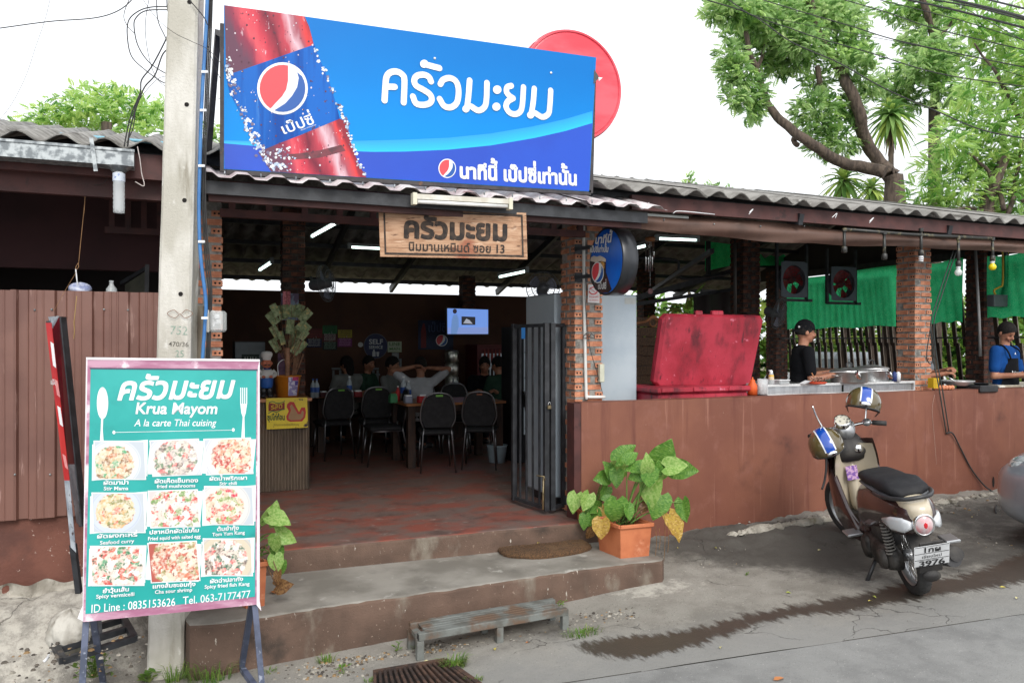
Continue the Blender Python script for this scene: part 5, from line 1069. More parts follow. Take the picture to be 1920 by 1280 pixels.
for (px, Z_, D_, rz, lb_) in ((706, 0, 10.3, -5, 'dark chair between the two left tables, pink top edge'), (632, 0, 10.1, 8, 'dark chair at the left table nearest the counter'), (792, 0, 10.9, 170, 'chair with a bright chrome arch behind the front table'), (852, 0, 11.0, 165, 'dark chair at the far side of the front table'), (745, 0, 9.75, 88, 'dark chair at the left end of the front table'), (985, 0, 9.9, -80, 'dark chair at the right end of the front table'), (935, 0, 11.5, 10, 'dark chair at the right rear table')):
    r_ = ray(px, 640); copy_tree(ch, label=lb_, loc=(r_.x * D_, r_.y * D_, FLZ), rot=(0, 0, R(rz)))
# things on the tables
def bottle(loc, h, r_, label, col, capc, lab=None, name='water_bottle', cat='bottle', grp='bottles on the dining tables'):
    t = thing(name, label, cat, loc, group=grp); Mb = MT(loc)
    MB().lathe([(0, 0), (r_, .004), (r_, h * .62), (r_ * .8, h * .72), (r_ * .36, h * .84), (r_ * .36, h * .92)], 14, Mb).build('body', col, t); MB().lathe([(r_ * .42, h * .92), (r_ * .42, h), (0, h)], 12, Mb).build('cap', capc, t)
    if lab: MB().lathe([(r_ * 1.03, h * .3), (r_ * 1.03, h * .55)], 14, Mb).build('label', lab, t)
TZ = FLZ + .76; WB = mk('water_bottle_plastic', (.6,.68,.74), rough=.15, alpha=.55); BLL = flat(50, 90, 170)
for (x, y, D_, lb_, h, r_, c_, cp, l_) in ((757, 0, 9.9, 'large water bottle with blue label on the front table', .3, .042, WB, WH, BLL), (766, 0, 9.8, 'second water bottle beside the large one on the front table', .25, .034, WB, WH, BLL), (746, 0, 9.7, 'red squeeze bottle with white cap on the front table', .19, .026, flat(190, 40, 44), WH, None), (655, 0, 10.6, 'single water bottle on the left table', .27, .036, WB, WH, BLL), (587, 0, 10.3, 'left of two water bottles near the counter', .25, .034, WB, BLL, BLL), (594, 0, 10.3, 'right of two water bottles near the counter', .25, .034, WB, BLL, BLL), (850, 0, 11.4, 'small water bottle with dark label on the rear table', .22, .03, WB, WH, flat(20, 50, 80)), (856, 0, 11.4, 'second small water bottle on the rear table', .22, .03, WB, WH, flat(20, 50, 80)), (955, 0, 11.2, 'water bottle beside the green top customer', .24, .032, WB, BLL, BLL)):
    r__ = ray(x, 640); bottle(Vector((r__.x * D_, r__.y * D_, TZ)), h, r_, lb_, c_, cp, l_)
def carton(px, D_, w_, h, col, label, lid=None):
    r__ = ray(px, 640); c_ = Vector((r__.x * D_, r__.y * D_, TZ)); t = thing('tissue_box', label, 'box', c_, group='small boxes on the dining tables'); MB().box(c_.x - w_ / 2, c_.x + w_ / 2, c_.y - .05, c_.y + .05, TZ, TZ + h, None, .006).build('box', col, t); MB().box(c_.x - w_ * .4, c_.x + w_ * .4, c_.y - .04, c_.y + .04, TZ + h + .001, TZ + h + .018).build('lid', lid or WH, t)
carton(791, 9.5, .10, .08, flat(190, 34, 40), 'small red tissue box at the corner of the front table'); carton(765, 9.45, .09, .08, flat(150, 156, 176), 'pale grey tissue box on the front table'); carton(737, 9.5, .09, .09, flat(50, 130, 80), 'green plastic box on the front table', flat(50, 130, 80)); carton(671, 10.5, .1, .07, flat(150, 28, 36), 'dark red tissue box on the left table'); carton(656, 10.45, .08, .07, flat(140, 146, 156), 'grey tissue box on the left table'); carton(606, 10.5, .09, .06, flat(90, 24, 32), 'dark red box near the counter bottles')
# red drinks fridge, blue drinks fridge, urn, shelf, bin
def fridge(x0, x1, y0, Y, label, col, hd=None):
    t = thing('drinks_fridge', label, 'fridge', P((x0 + x1) / 2, 640, Y=Y), group='drinks fridges'); xa, xb = P(x0, 640, Y=Y).x, P(x1, 640, Y=Y).x; zt_ = P((x0 + x1) / 2, y0, Y=Y).z
    MB().box(xa, xb, Y + .05, Y + .6, FLZ, zt_).build('cabinet', col, t); MB().box(xa + .07, xb - .05, Y + .03, Y + .045, FLZ + .35, zt_ - .14).build('glass_door', lit('fridge_inside', S(150,160,168), .16), t)
    MB().tube([(xb - .09, Y + .01, FLZ + .4), (xb - .09, Y + .01, zt_ - .2)], .012, 8).build('door_light', TUBEON, t)
    for k in range(4):
        z = FLZ + .42 + k * (zt_ - FLZ - .62) / 3.4; MB().box(xa + .07, xb - .11, Y - .0, Y + .028, z, z + .012).build('shelf', flat(170, 176, 180), t)
        cc_ = [(200, 120, 50), (60, 110, 70), (70, 40, 30), (170, 60, 40)][k]
        for j in range(5): Mb = MT((xa + .11 + j * .062, Y + .01, z + .013)); MB().lathe([(0, 0), (.022, 0), (.022, .12), (.009, .17), (.009, .21), (0, .21)], 8, Mb).build('bottle', flat(*cc_, .6), t)
    if hd: hd(t, xa, xb, Y, zt_)
    return t
fridge(897, 953, 646, 11.7, 'red drinks fridge with a lit glass door at the back', flat(110, 20, 26, .6))
def hdr(t, xa, xb, Y, z):
    b = MB().box(xa + .02, xb - .02, Y + .03, Y + .048, z - .15, z - .01).build('header', lit('header_blue', S(20,110,180), .3), t); PL = Plane((0, Y + .028, 0), (1, 0, 0)); o = Vector((xa + .12, Y, z - .12))
    V, F, W = layout('pepsi'); MB().add([(xa + .14 + x * .11, Y + .024, z - .125 + y * .12) for x, y in V], F).build('lettering', WH, t)
fridge(975, 1021, 612, 8.9, 'tall blue drinks fridge behind the folding gate', flat(20, 26, 34, .6), hdr)
q_ = P(847, 720, Y=11.9); t = thing('steel_urn', 'stacked stainless steel drink urn by the back wall', 'urn', q_); b = MB()
for k in range(3): b.lathe([(0, TZ + .2 * k), (.1, TZ + .2 * k), (.11, TZ + .2 * k + .01), (.11, TZ + .2 * k + .17), (.09, TZ + .2 * k + .195), (0, TZ + .2 * k + .197)], 20, MT((q_.x, q_.y, 0)))
b.build('body', mk('dim_steel', (.6,.6,.55), rough=.3, metal=.9), t); MB().box(q_.x - .3, q_.x + .3, 11.7, 12.2, FLZ, TZ).build('cabinet', DKWOOD, t)
t = thing('plastic_shelf', 'white plastic chair backs stacked against the back wall', 'chair stack', P(670, 760, Y=12.1)); PW = flat(150, 156, 160, .6)
for x in (625, 638, 648, 690, 700, 708): MB().bar(P(x, 694, Y=12.1), P(x, 760, Y=12.1), .03).build('upright', PW, t)
for (x0_, x1_, y) in ((622, 648, 691), (688, 710, 691), (636, 712, 702), (636, 712, 725)): MB().bar(P(x0_, y, Y=12.08), P(x1_, y, Y=12.08), .03).build('crossbar', PW, t)
q_ = P(932, 866, Z=FLZ); t = thing('waste_bin', 'pale blue plastic bin on the floor under the front table', 'bin', q_); MB().lathe([(0, 0), (.1, 0), (.125, .2), (.132, .205), (.13, .215), (.12, .2), (.096, .01), (0, .01)], 20, MT(q_)).build('bin', flat(176, 196, 206, .8), t)
# pale fridge cabinet beside the pillar
q_ = P(1104, 745, Y=6.45); t = thing('white_cabinet', 'plain pale grey fridge cabinet behind the right brick pillar', 'cabinet', q_); xa, xb = P(1014, 640, Y=6.75).x, P(1195, 640, Y=6.45).x; zt_ = P(1160, 552, Y=6.45).z
MB().box(xa, xb, 6.45, 7.1, FLZ + .08, zt_, None, .015).build('cabinet', mk('pale_grey_enamel', S(188,200,208,.8), S(170,184,196,.8), scale=1.5, rough=.4), t); MB().box(xa + .04, xb - .04, 6.5, 7.05, FLZ, FLZ + .08).build('plinth', PLBLK, t)
PQ = Plane((0, 6.449, 0), (1, 0, 0)); art(PQ, [(1171, 558), (1192, 558), (1192, 570), (1171, 570)], .001, flat(176, 180, 178), 'sticker', t)
# folding gate
def gate_leaf(a, b_, z0, z1, n, label, thick=.03):
    t = thing('folding_gate', label, 'gate', a, group='folding gate leaves'); a = Vector((a.x, a.y, 0)); b_ = Vector((b_.x, b_.y, 0)); up = Vector((0, 0, 1))
    for q0 in (a, b_): MB().bar(q0 + up * z0, q0 + up * z1, thick + .012).build('stile', BLKM, t)
    for z in (z0 + .02, z1 - .02): MB().bar(a + up * z, b_ + up * z, thick).build('rail', BLKM, t)
    for k in range(1, n): c_ = a.lerp(b_, k / n); MB().bar(c_ + up * (z0 + .02), c_ + up * (z1 - .02), .016, .016, up=tuple(b_ - a)).build('bar', BLKM, t)
    return t
g0 = P(964, 937, Z=.26); g1 = P(1024, 957, Z=.26); g2 = P(1057, 950, Z=.26)
l1 = gate_leaf(g0, g1, .26, 1.88, 5, 'wide leaf of the black folding gate swung inwards'); l2 = gate_leaf(g1 + Vector((.06, .0, 0)), g2, .26, 1.88, 1, 'narrow leaf of the black folding gate hinged to the pillar')
BR = mk('brass_bolt', S(176,160,120,.7), S(130,116,90,.7), scale=20, rough=.4, metal=.6)
b = MB(); b.tube([P(1018, 955, D=6.78), P(1019, 893, D=6.78)], .009, 8); b.build('drop_bolt', BR, l1); b = MB(); b.tube([P(1006, 891, D=6.8), P(1020, 893, D=6.77), P(1022, 900, D=6.77)], .006, 6); b.build('bolt_handle', BR, l1)
t = thing('padlock', 'small brass padlock hanging on the folding gate', 'padlock', P(1030, 765, D=6.85)); q_ = P(1030, 760, D=6.83); MB().box(q_.x - .016, q_.x + .016, q_.y - .008, q_.y + .008, q_.z - .03, q_.z, None, .003).build('lock_body', BR, t); MB().tube([q_ + Vector((.011 * cos(a), 0, .03 * sin(a))) for a in [PI * k / 8 for k in range(9)]], .003, 6).build('shackle', CHROME, t)
# counter with bucket, banknote tree, enamel sign and chef figure
q0, q1 = P(428, 742, Y=8.22), P(580, 742, Y=8.22); zc = P(540, 746, Y=8.22).z; t = thing('counter', 'corrugated metal fronted counter with an orange wooden top', 'counter', P(540, 920, Y=8.22))
b = MB(); x = q0.x; pts = []
while x < q1.x: pts += [(x, 8.22), (x + .012, 8.205), (x + .024, 8.22)]; x += .03
b.add([(a, c_, z) for z in (FLZ, zc - .035) for a, c_ in pts], [(i, i + len(pts), i + len(pts) + 1, i + 1)[::-1] for i in range(len(pts) - 1)]); b.build('corrugated_front', mk('aged_corrugated_metal', S(146,128,110,.62), S(104,92,82,.6), scale=4, rough=.55, rough2=.75, metal=.25, stretch=(1,1,.25), stains=[(S(150,104,74,.6), 3, .56, .72)]), t)
MB().box(q0.x, q1.x - .01, 8.225, 8.75, FLZ, zc - .04).build('carcass', DKWOOD, t); MB().box(q0.x, q1.x + .02, 8.17, 8.8, zc - .035, zc, None, .004).build('wood_top', ORWOOD, t)
YP = Plane((0, 8.165, 0), (1, 0, 0)); t = thing('enamel_sign', 'rusty yellow enamel sign with a red hen hung on the counter front', 'sign', P(539, 804, Y=8.165)); cr = lambda a: [(420 + x / 3.555, 600 + y / 3.555) for x, y in a]
RUST = (S(70,44,30,.6), 9, .62, .66); art(YP, cr([(280, 520), (555, 515), (560, 715), (285, 728)]), 0, mk('yellow_enamel', S(226,200,30,.85), S(214,184,24,.85), scale=4, rough=.45, stains=[RUST, (S(120,84,40,.6), 20, .66, .7)]), 'plate', t, .003)
HR = flat(190, 50, 44); art(YP, cr([(415, 640), (432, 606), (418, 580), (420, 560), (440, 542), (466, 545), (480, 575), (500, 612), (515, 582), (540, 580), (546, 612), (540, 650), (520, 674), (440, 676), (418, 665)]), .002, HR, 'hen_outline', t); art(YP, cr([(430, 640), (446, 600), (438, 572), (452, 560), (468, 585), (492, 625), (512, 625), (520, 600), (532, 610), (528, 645), (510, 664), (446, 666), (430, 655)]), .004, flat(170, 130, 90), 'hen_body', t)
art(YP, cr([(296, 566), (300, 550), (350, 560), (404, 548), (404, 592), (350, 604), (296, 606)]), .002, mk('sign_dark_red', S(140,50,40,.8)), 'red_banner', t); GR = flat(40, 110, 60); stroke(YP, cr([(300, 548), (325, 542), (350, 552), (380, 550), (404, 540)]), .004, .003).build('green_wave', GR, t); stroke(YP, cr([(296, 620), (325, 606), (350, 612), (380, 598), (404, 594)]), .004, .003).build('green_wave', GR, t)
text('ซุปไก่ก้อน', YP, *cr([(288, 666), (406, 664)]), .055, .003, .01, bold=.02).build('lettering', flat(40, 80, 40), t); text('ใช้ปรุงอาหารอร่อยได้ทุกเมนู', YP, *cr([(330, 704), (500, 700)]), .02, .003, .0).build('lettering', flat(90, 90, 30), t); text('รสดี', YP, *cr([(310, 596), (390, 586)]), .05, .004, .006, shear=.2).build('lettering', flat(226, 190, 40), t)
qb = P(539, 741, Y=8.42); qb.z = zc; bk = thing('bucket', 'orange plastic bucket with a paper notice on the counter', 'bucket', qb); Mb = MT(qb); MB().lathe([(0, 0), (.105, 0), (.13, .205), (.14, .207), (.14, .22), (.128, .22), (.104, .01), (0, .01)], 28, Mb).build('pail', flat(214, 130, 30, .85), bk)
def curv(a0, a1, z0, z1, r_): return lambda u, v: Mb @ Vector(((r_ + .025 * (z0 + (z1 - z0) * v) / .22) * cos(a0 + (a1 - a0) * u), (r_ + .025 * (z0 + (z1 - z0) * v) / .22) * sin(a0 + (a1 - a0) * u), z0 + (z1 - z0) * v))
b = MB(); b.grid(curv(R(-93), R(-40), .015, .205, .108), 8, 1); b.build('paper_notice', mk('flyer_print', S(214,210,226,.85), S(150,140,190,.8), scale=22, lo=.5, hi=.56, rough=.5), bk); b = MB(); b.grid(curv(R(-75), R(-42), .17, .205, .110), 6, 1); b.build('notice_heading', flat(190, 60, 110), bk); b = MB(); b.grid(curv(R(-62), R(-44), .12, .165, .110), 4, 1); b.build('notice_heading', flat(90, 70, 160), bk)
MB().tube(spline([qb + Vector((-.10, -.09, .22)), qb + Vector((-.10, -.05, .33)), qb + Vector((-.04, 0, .38)), qb + Vector((.02, .03, .36))], 5), .004, 6).build('handle', WH, bk)
mtree = thing('banknote_tree', 'bundle of thin sticks bearing green banknotes standing in the orange bucket', 'money tree', qb + Vector((0, 0, .02))); STK = mk('bamboo_stick', S(170,126,96,.8), S(140,100,76,.8), scale=20, rough=.7); r9 = random.Random(21)
NOTE = mk('green_banknote', S(170,184,140,.85), S(132,150,104,.82), scale=30, lo=.4, hi=.6, rough=.7, stains=[(S(80,100,70,.8), 45, .6, .66), (S(206,186,120,.85), 26, .58, .66)])
MB().lathe([(.012, 0), (.03, .03), (.022, .3), (.03, .42), (.026, .5)], 10, MT(qb)).build('stick_bundle', STK, mtree)
n480 = lambda x, y: (480 + x / 5.82, 540 + y / 5.82)
for (x, y, w_, h, a_) in ((210, 240, 75, 130, -28), (182, 330, 95, 140, -38), (285, 265, 80, 150, -12), (335, 120, 78, 160, 0), (372, 420, 80, 150, 6), (430, 250, 70, 130, 26), (470, 250, 80, 140, 24), (540, 300, 90, 150, 42), (215, 485, 75, 150, -30), (283, 545, 55, 140, -14), (208, 625, 70, 140, -32), (440, 500, 90, 140, 12), (500, 410, 80, 120, 48), (395, 580, 80, 140, 10), (450, 650, 85, 150, 36), (540, 440, 80, 110, 44), (500, 640, 60, 130, 42), (520, 510, 70, 110, 40), (330, 250, 60, 130, -6), (385, 250, 55, 130, 8)):
    yy = qb.y + r9.uniform(-.1, .1); c_ = P(*n480(x, y), Y=yy); s_ = yy / 8.42 * 1 / (5.82 * 1493 / 8.6); hw, hh = w_ * s_ / 2 * 1.02, h * s_ / 2; ca, sa = cos(R(-a_)), sin(R(-a_)); yaw = r9.uniform(-.5, .5)
    pk = NOTE if not (x == 335 and y == 120) else mk('pink_banknote', S(230,140,150,.85), S(200,110,120,.8), scale=60, lo=.5, hi=.56, rough=.7); b = MB()
    b.grid(lambda u, v: (c_.x + ((u - .5) * 2 * hw * cos(yaw) * ca - (v - .5) * 2 * hh * sa), c_.y + (u - .5) * 2 * hw * sin(yaw) + .012 * sin(PI * u), c_.z + (u - .5) * 2 * hw * sa + (v - .5) * 2 * hh * ca), 5, 3); b.build('banknote', pk, mtree)
    MB().tube([qb + Vector((r9.uniform(-.02, .02), r9.uniform(-.02, .02), .3)), Vector((c_.x - hh * sa * 1.15, c_.y + .008, c_.z + hh * ca * 1.15))], .0022, 4).build('stick', STK, mtree)
for k in range(9): MB().tube([qb + Vector((.04, .0, .1)), qb + Vector((.07 + .012 * k, r9.uniform(-.03, .03), r9.uniform(.42, .50)))], .004, 4).build('stick', STK, mtree)
t = thing('poster', 'small portrait poster on the dim inner pillar behind the banknotes', 'poster', P(543, 600, Y=8.87)); XP = Plane((0, 8.87, 0), (1, 0, 0)); art(XP, [(527, 550), (560, 550), (560, 600), (527, 600)], 0, mk('poster_print', S(150,170,190,.7), S(110,90,120,.7), scale=9, lo=.45, hi=.55, rough=.6), 'sheet', t, .002)
t = thing('flyer', 'purple tinted upright flyer behind the bucket', 'flyer', P(529, 702, Y=8.6)); art(Plane((0, 8.6, 0), (1, 0, 0)), [(521, 662), (536, 662), (536, 703), (521, 703)], 0, mk('purple_flyer', S(130,90,120,.7), S(90,60,90,.7), scale=14, rough=.6), 'sheet', t, .002)
# chef figure
qc = P(500, 741, Y=8.35); qc.z = zc; t = thing('chef_figurine', 'small chef figurine in white hat, blue apron and black boots on the counter', 'figurine', qc, sc=1); V3 = lambda x, y, z: qc + Vector((x, y, z)); SK = flat(206, 120, 90)
for s_ in (-1, 1): b = MB(); b.ell(V3(.035 * s_, -.02, .02), (.03, .045, .02)); b.tube([V3(.03 * s_, 0, .02), V3(.028 * s_, 0, .12)], [.026, .03], 10); b.build('boot', PLBLK, t)
b = MB(); b.lathe([(.05, .1), (.062, .12), (.065, .18), (.06, .2)], 18, MT(qc)); b.build('apron', flat(30, 90, 170), t); b = MB(); b.ell(V3(0, 0, .235), (.068, .05, .07)); b.build('jacket', flat(214, 212, 208), t)
for s_ in (-1, 1): b = MB(); b.tube(spline([V3(.055 * s_, 0, .275), V3(.085 * s_, -.01, .235), V3(.05 * s_, -.055, .215)], 4), .02, 8); b.build('arm', flat(214, 212, 208), t); b = MB(); b.ell(V3(.035 * s_, -.062, .213), (.018, .014, .013)); b.build('hand', SK, t)
b = MB(); b.ell(V3(0, -.005, .345), (.052, .048, .05)); b.ell(V3(0, -.055, .34), (.012, .012, .011)); b.ell(V3(.05, 0, .345), (.01, .008, .014)); b.ell(V3(-.05, 0, .345), (.01, .008, .014)); b.build('head', SK, t); b = MB(); b.tube([V3(-.03, -.05, .328), V3(0, -.056, .335), V3(.03, -.05, .328)], [.004, .009, .004], 6); b.build('moustache', PLBLK, t)
b = MB(); b.lathe([(.04, .38), (.042, .4), (.056, .42), (.058, .44), (.05, .458), (.03, .466), (0, .468)], 16, MT(qc)); b.build('chef_hat', flat(226, 224, 220), t); b = MB(); b.tube([V3(-.03, -.045, .295), V3(0, -.05, .29), V3(.03, -.045, .295)], [.012, .006, .012], 6); b.build('bow_tie', flat(20, 50, 120), t)
t = thing('menu_stand', 'white board with a dark green label left of the counter', 'board', P(455, 700, Y=9.3)); CPP = Plane((0, 9.3, 0), (1, 0, 0)); art(CPP, [(441, 642), (497, 642), (497, 700), (441, 700)], 0, flat(130, 140, 144, .7), 'board', t, .02); art(CPP, [(453, 664), (486, 664), (486, 676), (453, 676)], .002, flat(20, 50, 40, .6), 'label', t); text('เมนู', CPP, (457, 674), (482, 674), .04, .004).build('lettering', flat(170, 180, 170), t); MB().box(P(441, 1, Y=9.3).x, P(497, 1, Y=9.3).x, 9.32, 9.7, FLZ, P(460, 640, Y=9.3).z).build('cabinet', flat(90, 96, 100, .5), t)
# ---- people
def caps(b, a, c, r1, r2, n=10): b.tube([a, c], [r1, r2], n); b.ell(a, r1, n, 6); b.ell(c, r2, n, 6); return b
def remesh(b, name, mat, parent, vox, smooth=4):
    o = b.build(name, mat, parent, world=False); m_ = o.modifiers.new('r', 'REMESH'); m_.mode = 'VOXEL'; m_.voxel_size = vox; m_.use_smooth_shade = True
    if smooth: s_ = o.modifiers.new('s', 'SMOOTH'); s_.factor = .5; s_.iterations = smooth
    bpy.context.view_layer.update(); me = bpy.data.meshes.new_from_object(o.evaluated_get(bpy.context.evaluated_depsgraph_get())); o.modifiers.clear(); o.data = me; me.polygons.foreach_set('use_smooth', [True] * len(me.polygons)); return o
SKIN = mk('skin', S(196,140,112,.72), S(180,122,96,.7), scale=9, rough=.5, spec=.4); HAIR = mk('black_hair', (.009,.008,.008), (.018,.015,.014), scale=60, rough=.8, spec=.2)
def cloth(name, c, k=.85): return mk(name, S(*c, k), S(*c, k * .8), scale=5, rough=.95, bmp=.5, bscale=14, spec=.15)
def hand(b, w, d, up, side, curl=.5, sc=1.0):
    d = Vector(d).normalized(); s_ = d.cross(Vector(up)).normalized() * side; n_ = s_.cross(d).normalized() * side
    if n_.dot(Vector(up)) < 0: n_ = -n_
    pc = w + d * .045 * sc; caps(b, w, w + d * .03, .022, .026); b.ell(pc + d * .01, .034, 10, 6, Matrix((s_ * 1.1, d * 1.25, n_ * .45)).transposed())
    for k, (off, ln) in enumerate(((-.026, .066), (-.009, .076), (.009, .072), (.026, .056))):
        a = w + d * .078 * sc + s_ * off; m1 = a + (d * cos(curl * .8) - n_ * sin(curl * .8)) * ln * .55; caps(b, a - d * .02, m1, .0095, .0088, 6); m2 = m1 + (d * cos(curl * 2) - n_ * sin(curl * 2)) * ln * .5; caps(b, m1, m2, .0088, .0075, 6)
    a = w + d * .03 - s_ * .026; m1 = a + (d * .7 - s_ * .7 - n_ * .2).normalized() * .035; caps(b, a, m1, .012, .010, 6); caps(b, m1, m1 + (d * .9 - s_ * .1 - n_ * .5).normalized() * .03, .010, .0085, 6)
def person(label, loc, fwd, shirt, pants, arms, headyaw=0, pitch=0, sit=False, hair='short', group=None, lean=0, extras=None, vox=.009):
    rz = math.atan2(fwd[1], fwd[0]) - PI / 2; t = thing('person', label, 'person', loc, (0, 0, rz), group)
    hz = .50 if sit else .93; hip = Vector((0, 0, hz)); T_ = MT(hip) @ MR(-lean, 4, 'X') @ MT(-hip)
    dz = hz - .93; up = lambda x, y, z: T_ @ Vector((x, y, z + dz)); b = MB(); sh = MB(); pn = MB()
    b.ell(up(0, 0, 1.25), (.155, .10, .20)); b.ell(up(0, 0, 1.08), (.135, .09, .15)); b.ell(up(0, 0, .95), (.15, .105, .11)); caps(b, up(-.15, 0, 1.385), up(.15, 0, 1.385), .05, .05)
    sh.ell(up(0, 0, 1.25), (.175, .118, .21), 16, 10); sh.ell(up(0, 0, 1.07), (.158, .112, .17), 16, 10); sh.lathe([(.0, -.11), (.155, -.10), (.16, 0), (.15, .1), (0, .11)], 16, T_ @ MT((0, 0, .97 + dz)) @ Matrix.Diagonal((1, .74, 1, 1))); caps(sh, up(-.15, 0, 1.375), up(.15, 0, 1.375), .066, .066, 12); caps(sh, up(0, 0, 1.36), up(0, -.005, 1.42), .075, .062, 12)
    pn.ell(up(0, 0, .93), (.165, .12, .12), 14, 8)
    for s_ in (-1, 1):
        if sit: kn = Vector((s_ * .12, .42, .50)); an = Vector((s_ * .13, .44, .09)); toe = an + Vector((0, .14, -.05))
        else: kn = Vector((s_ * .10, .02, .50)); an = Vector((s_ * .10, -.01, .09)); toe = an + Vector((.01 * s_, .15, -.055))
        h_ = Vector((s_ * .09, 0, hz - .03)); caps(b, h_, kn, .075, .052); caps(b, kn, an, .05, .034); caps(b, an + Vector((0, -.03, -.05)), toe, .035, .028); caps(pn, h_, kn, .092, .068, 12); caps(pn, kn, kn.lerp(an, .93), .068, .052, 12)
    for s_, (el, wr, cu) in zip((-1, 1), arms):
        S0 = up(s_ * .175, 0, 1.385); el = Vector(el); wr = Vector(wr); caps(b, S0, el, .048, .038); caps(b, el, wr, .038, .026); hand(b, wr, wr - el, (0, 0, 1), s_, cu); caps(sh, S0, S0.lerp(el, .72), .066, .06, 12)
    hc = up(0, .015, 1.59); caps(b, up(0, -.01, 1.36), hc + Vector((0, -.01, -.05)), .055, .052); Hm = MT(hc) @ MR(headyaw, 4, 'Z') @ MR(-pitch, 4, 'X'); R3 = Hm.to_3x3(); h = lambda x, y, z: Hm @ Vector((x, y, z))
    b.ell(h(0, -.005, .015), (.076, .094, .098), 16, 12, R3); b.ell(h(0, .022, -.045), (.060, .066, .066), 14, 10, R3); b.ell(h(0, .06, -.085), (.026, .022, .02), 10, 6, R3); caps(b, h(0, .084, .015), h(0, .106, -.022), .008, .0125, 8); b.ell(h(0, .088, -.052), (.024, .012, .008), 10, 6, R3)
    for s_ in (-1, 1): b.ell(h(s_ * .078, -.005, -.012), (.009, .018, .030), 8, 8, R3); b.ell(h(s_ * .034, .078, -.03), (.022, .02, .018), 8, 6, R3)
    remesh(b, 'body', SKIN, t, vox, 3); s_o = remesh(sh, 'shirt', shirt, t, .014, 3); remesh(pn, 'trousers', pants, t, .016, 3)
    for s_ in (-1, 1):
        b = MB(); b.ell(h(s_ * .031, .088, .008), (.012, .006, .0055), 8, 6, R3); b.build('eye', HAIR, t, world=False); b = MB(); b.tube([h(s_ * .016, .096, .028), h(s_ * .034, .093, .034), h(s_ * .05, .082, .028)], .0035, 5); b.build('eyebrow', HAIR, t, world=False)
        b = MB(); caps(b, Vector((s_ * .105, .0, .03)) if not sit else Vector((s_ * .13, .42, .03)), Vector((s_ * .11, .16, .03)) if not sit else Vector((s_ * .13, .60, .03)), .045, .04); b.build('shoe', PLBLK, t, world=False)
    b = MB(); b.tube([h(-.024, .092, -.053), h(0, .1, -.054), h(.024, .092, -.053)], .0035, 5); b.build('mouth', mk('lip', S(150,84,76,.8), rough=.5), t, world=False)
    if hair:
        b = MB(); r_ = random.Random(len(label))
        def hf(u, v):
            a = 2 * PI * u; ph = PI * v * (.68 if hair == 'short' else .76); fr_ = max(0, sin(a)); lim = ph * (1 - .44 * fr_); k = 1.06 + .03 * sin(13 * a) * sin(9 * ph)
            return h(.078 * k * sin(lim) * cos(a), -.008 + .098 * k * sin(lim) * sin(a), .022 + .102 * k * cos(lim))
        b.grid(hf, 30, 12, True, True); b.ell(h(0, -.02, .03), (.079, .088, .088), 14, 8, R3)
        if hair == 'long': b.ell(h(0, -.06, -.06), (.075, .05, .12), 14, 8, R3)
        b.build('hair', HAIR, t, world=False)
    if extras: extras(t, up, h, R3)
    return t
BLKC = cloth('black_cotton', (22, 23, 27)); BLUC = cloth('blue_sports_shirt', (24, 74, 140)); GRYC = cloth('dim_white_shirt', (176, 180, 178), .5); GRNC = cloth('green_top', (60, 90, 74), .7); DPNT = cloth('dark_trousers', (34, 36, 44))
def at_px(px, D, z=FLZ): r_ = ray(px, 640); return Vector((r_.x * D, r_.y * D, z))
def cap_glasses(t, up, h, R3):
    b = MB(); Hm = MT(h(0, 0, 0)) @ R3.to_4x4(); b.grid(lambda u, v: h(.083 * sin(v * 1.55) * cos(2 * PI * u), -.008 + .106 * sin(v * 1.55) * sin(2 * PI * u), .022 + .112 * cos(v * 1.55)), 24, 8, True, True); b.build('cap_crown', BLKC, t, world=False)
    b = MB(); b.grid(lambda u, v: h(.07 * cos(PI * u), -.09 - .075 * v * sin(PI * u) ** .5, .02 - .03 * v), 14, 3); b.build('cap_peak', BLKC, t, world=False); b = MB(); b.tube([h(.0, -.085, .045) + (h(.05, -.07, .03) - h(0, -.07, .03)) * k for k in (-1.2, 0, 1.2)], .01, 6); b.build('cap_strap', flat(190, 190, 190), t, world=False)
    b = MB();
    for s_ in (-1, 1): b.tube([h(s_ * .033 + .021 * cos(a), .104, .008 + .016 * sin(a)) for a in [2 * PI * k / 12 for k in range(13)]], .0018, 4); b.tube([h(s_ * .054, .104, .012), h(s_ * .08, .0, .005)], .0018, 4)
    b.build('glasses', PLBLK, t, world=False)
person('man in black T-shirt, backward cap and glasses reaching over a steel pot', at_px(1500, 8.25), RT * 1.0 - FW * .05, BLKC, DPNT, (((-.22, .10, 1.12), (-.12, .36, 1.17), .6), ((.21, .05, 1.10), (.17, .34, 1.165), .5)), 0, .1, hair='short', group='cooks at work', lean=.06, extras=cap_glasses)
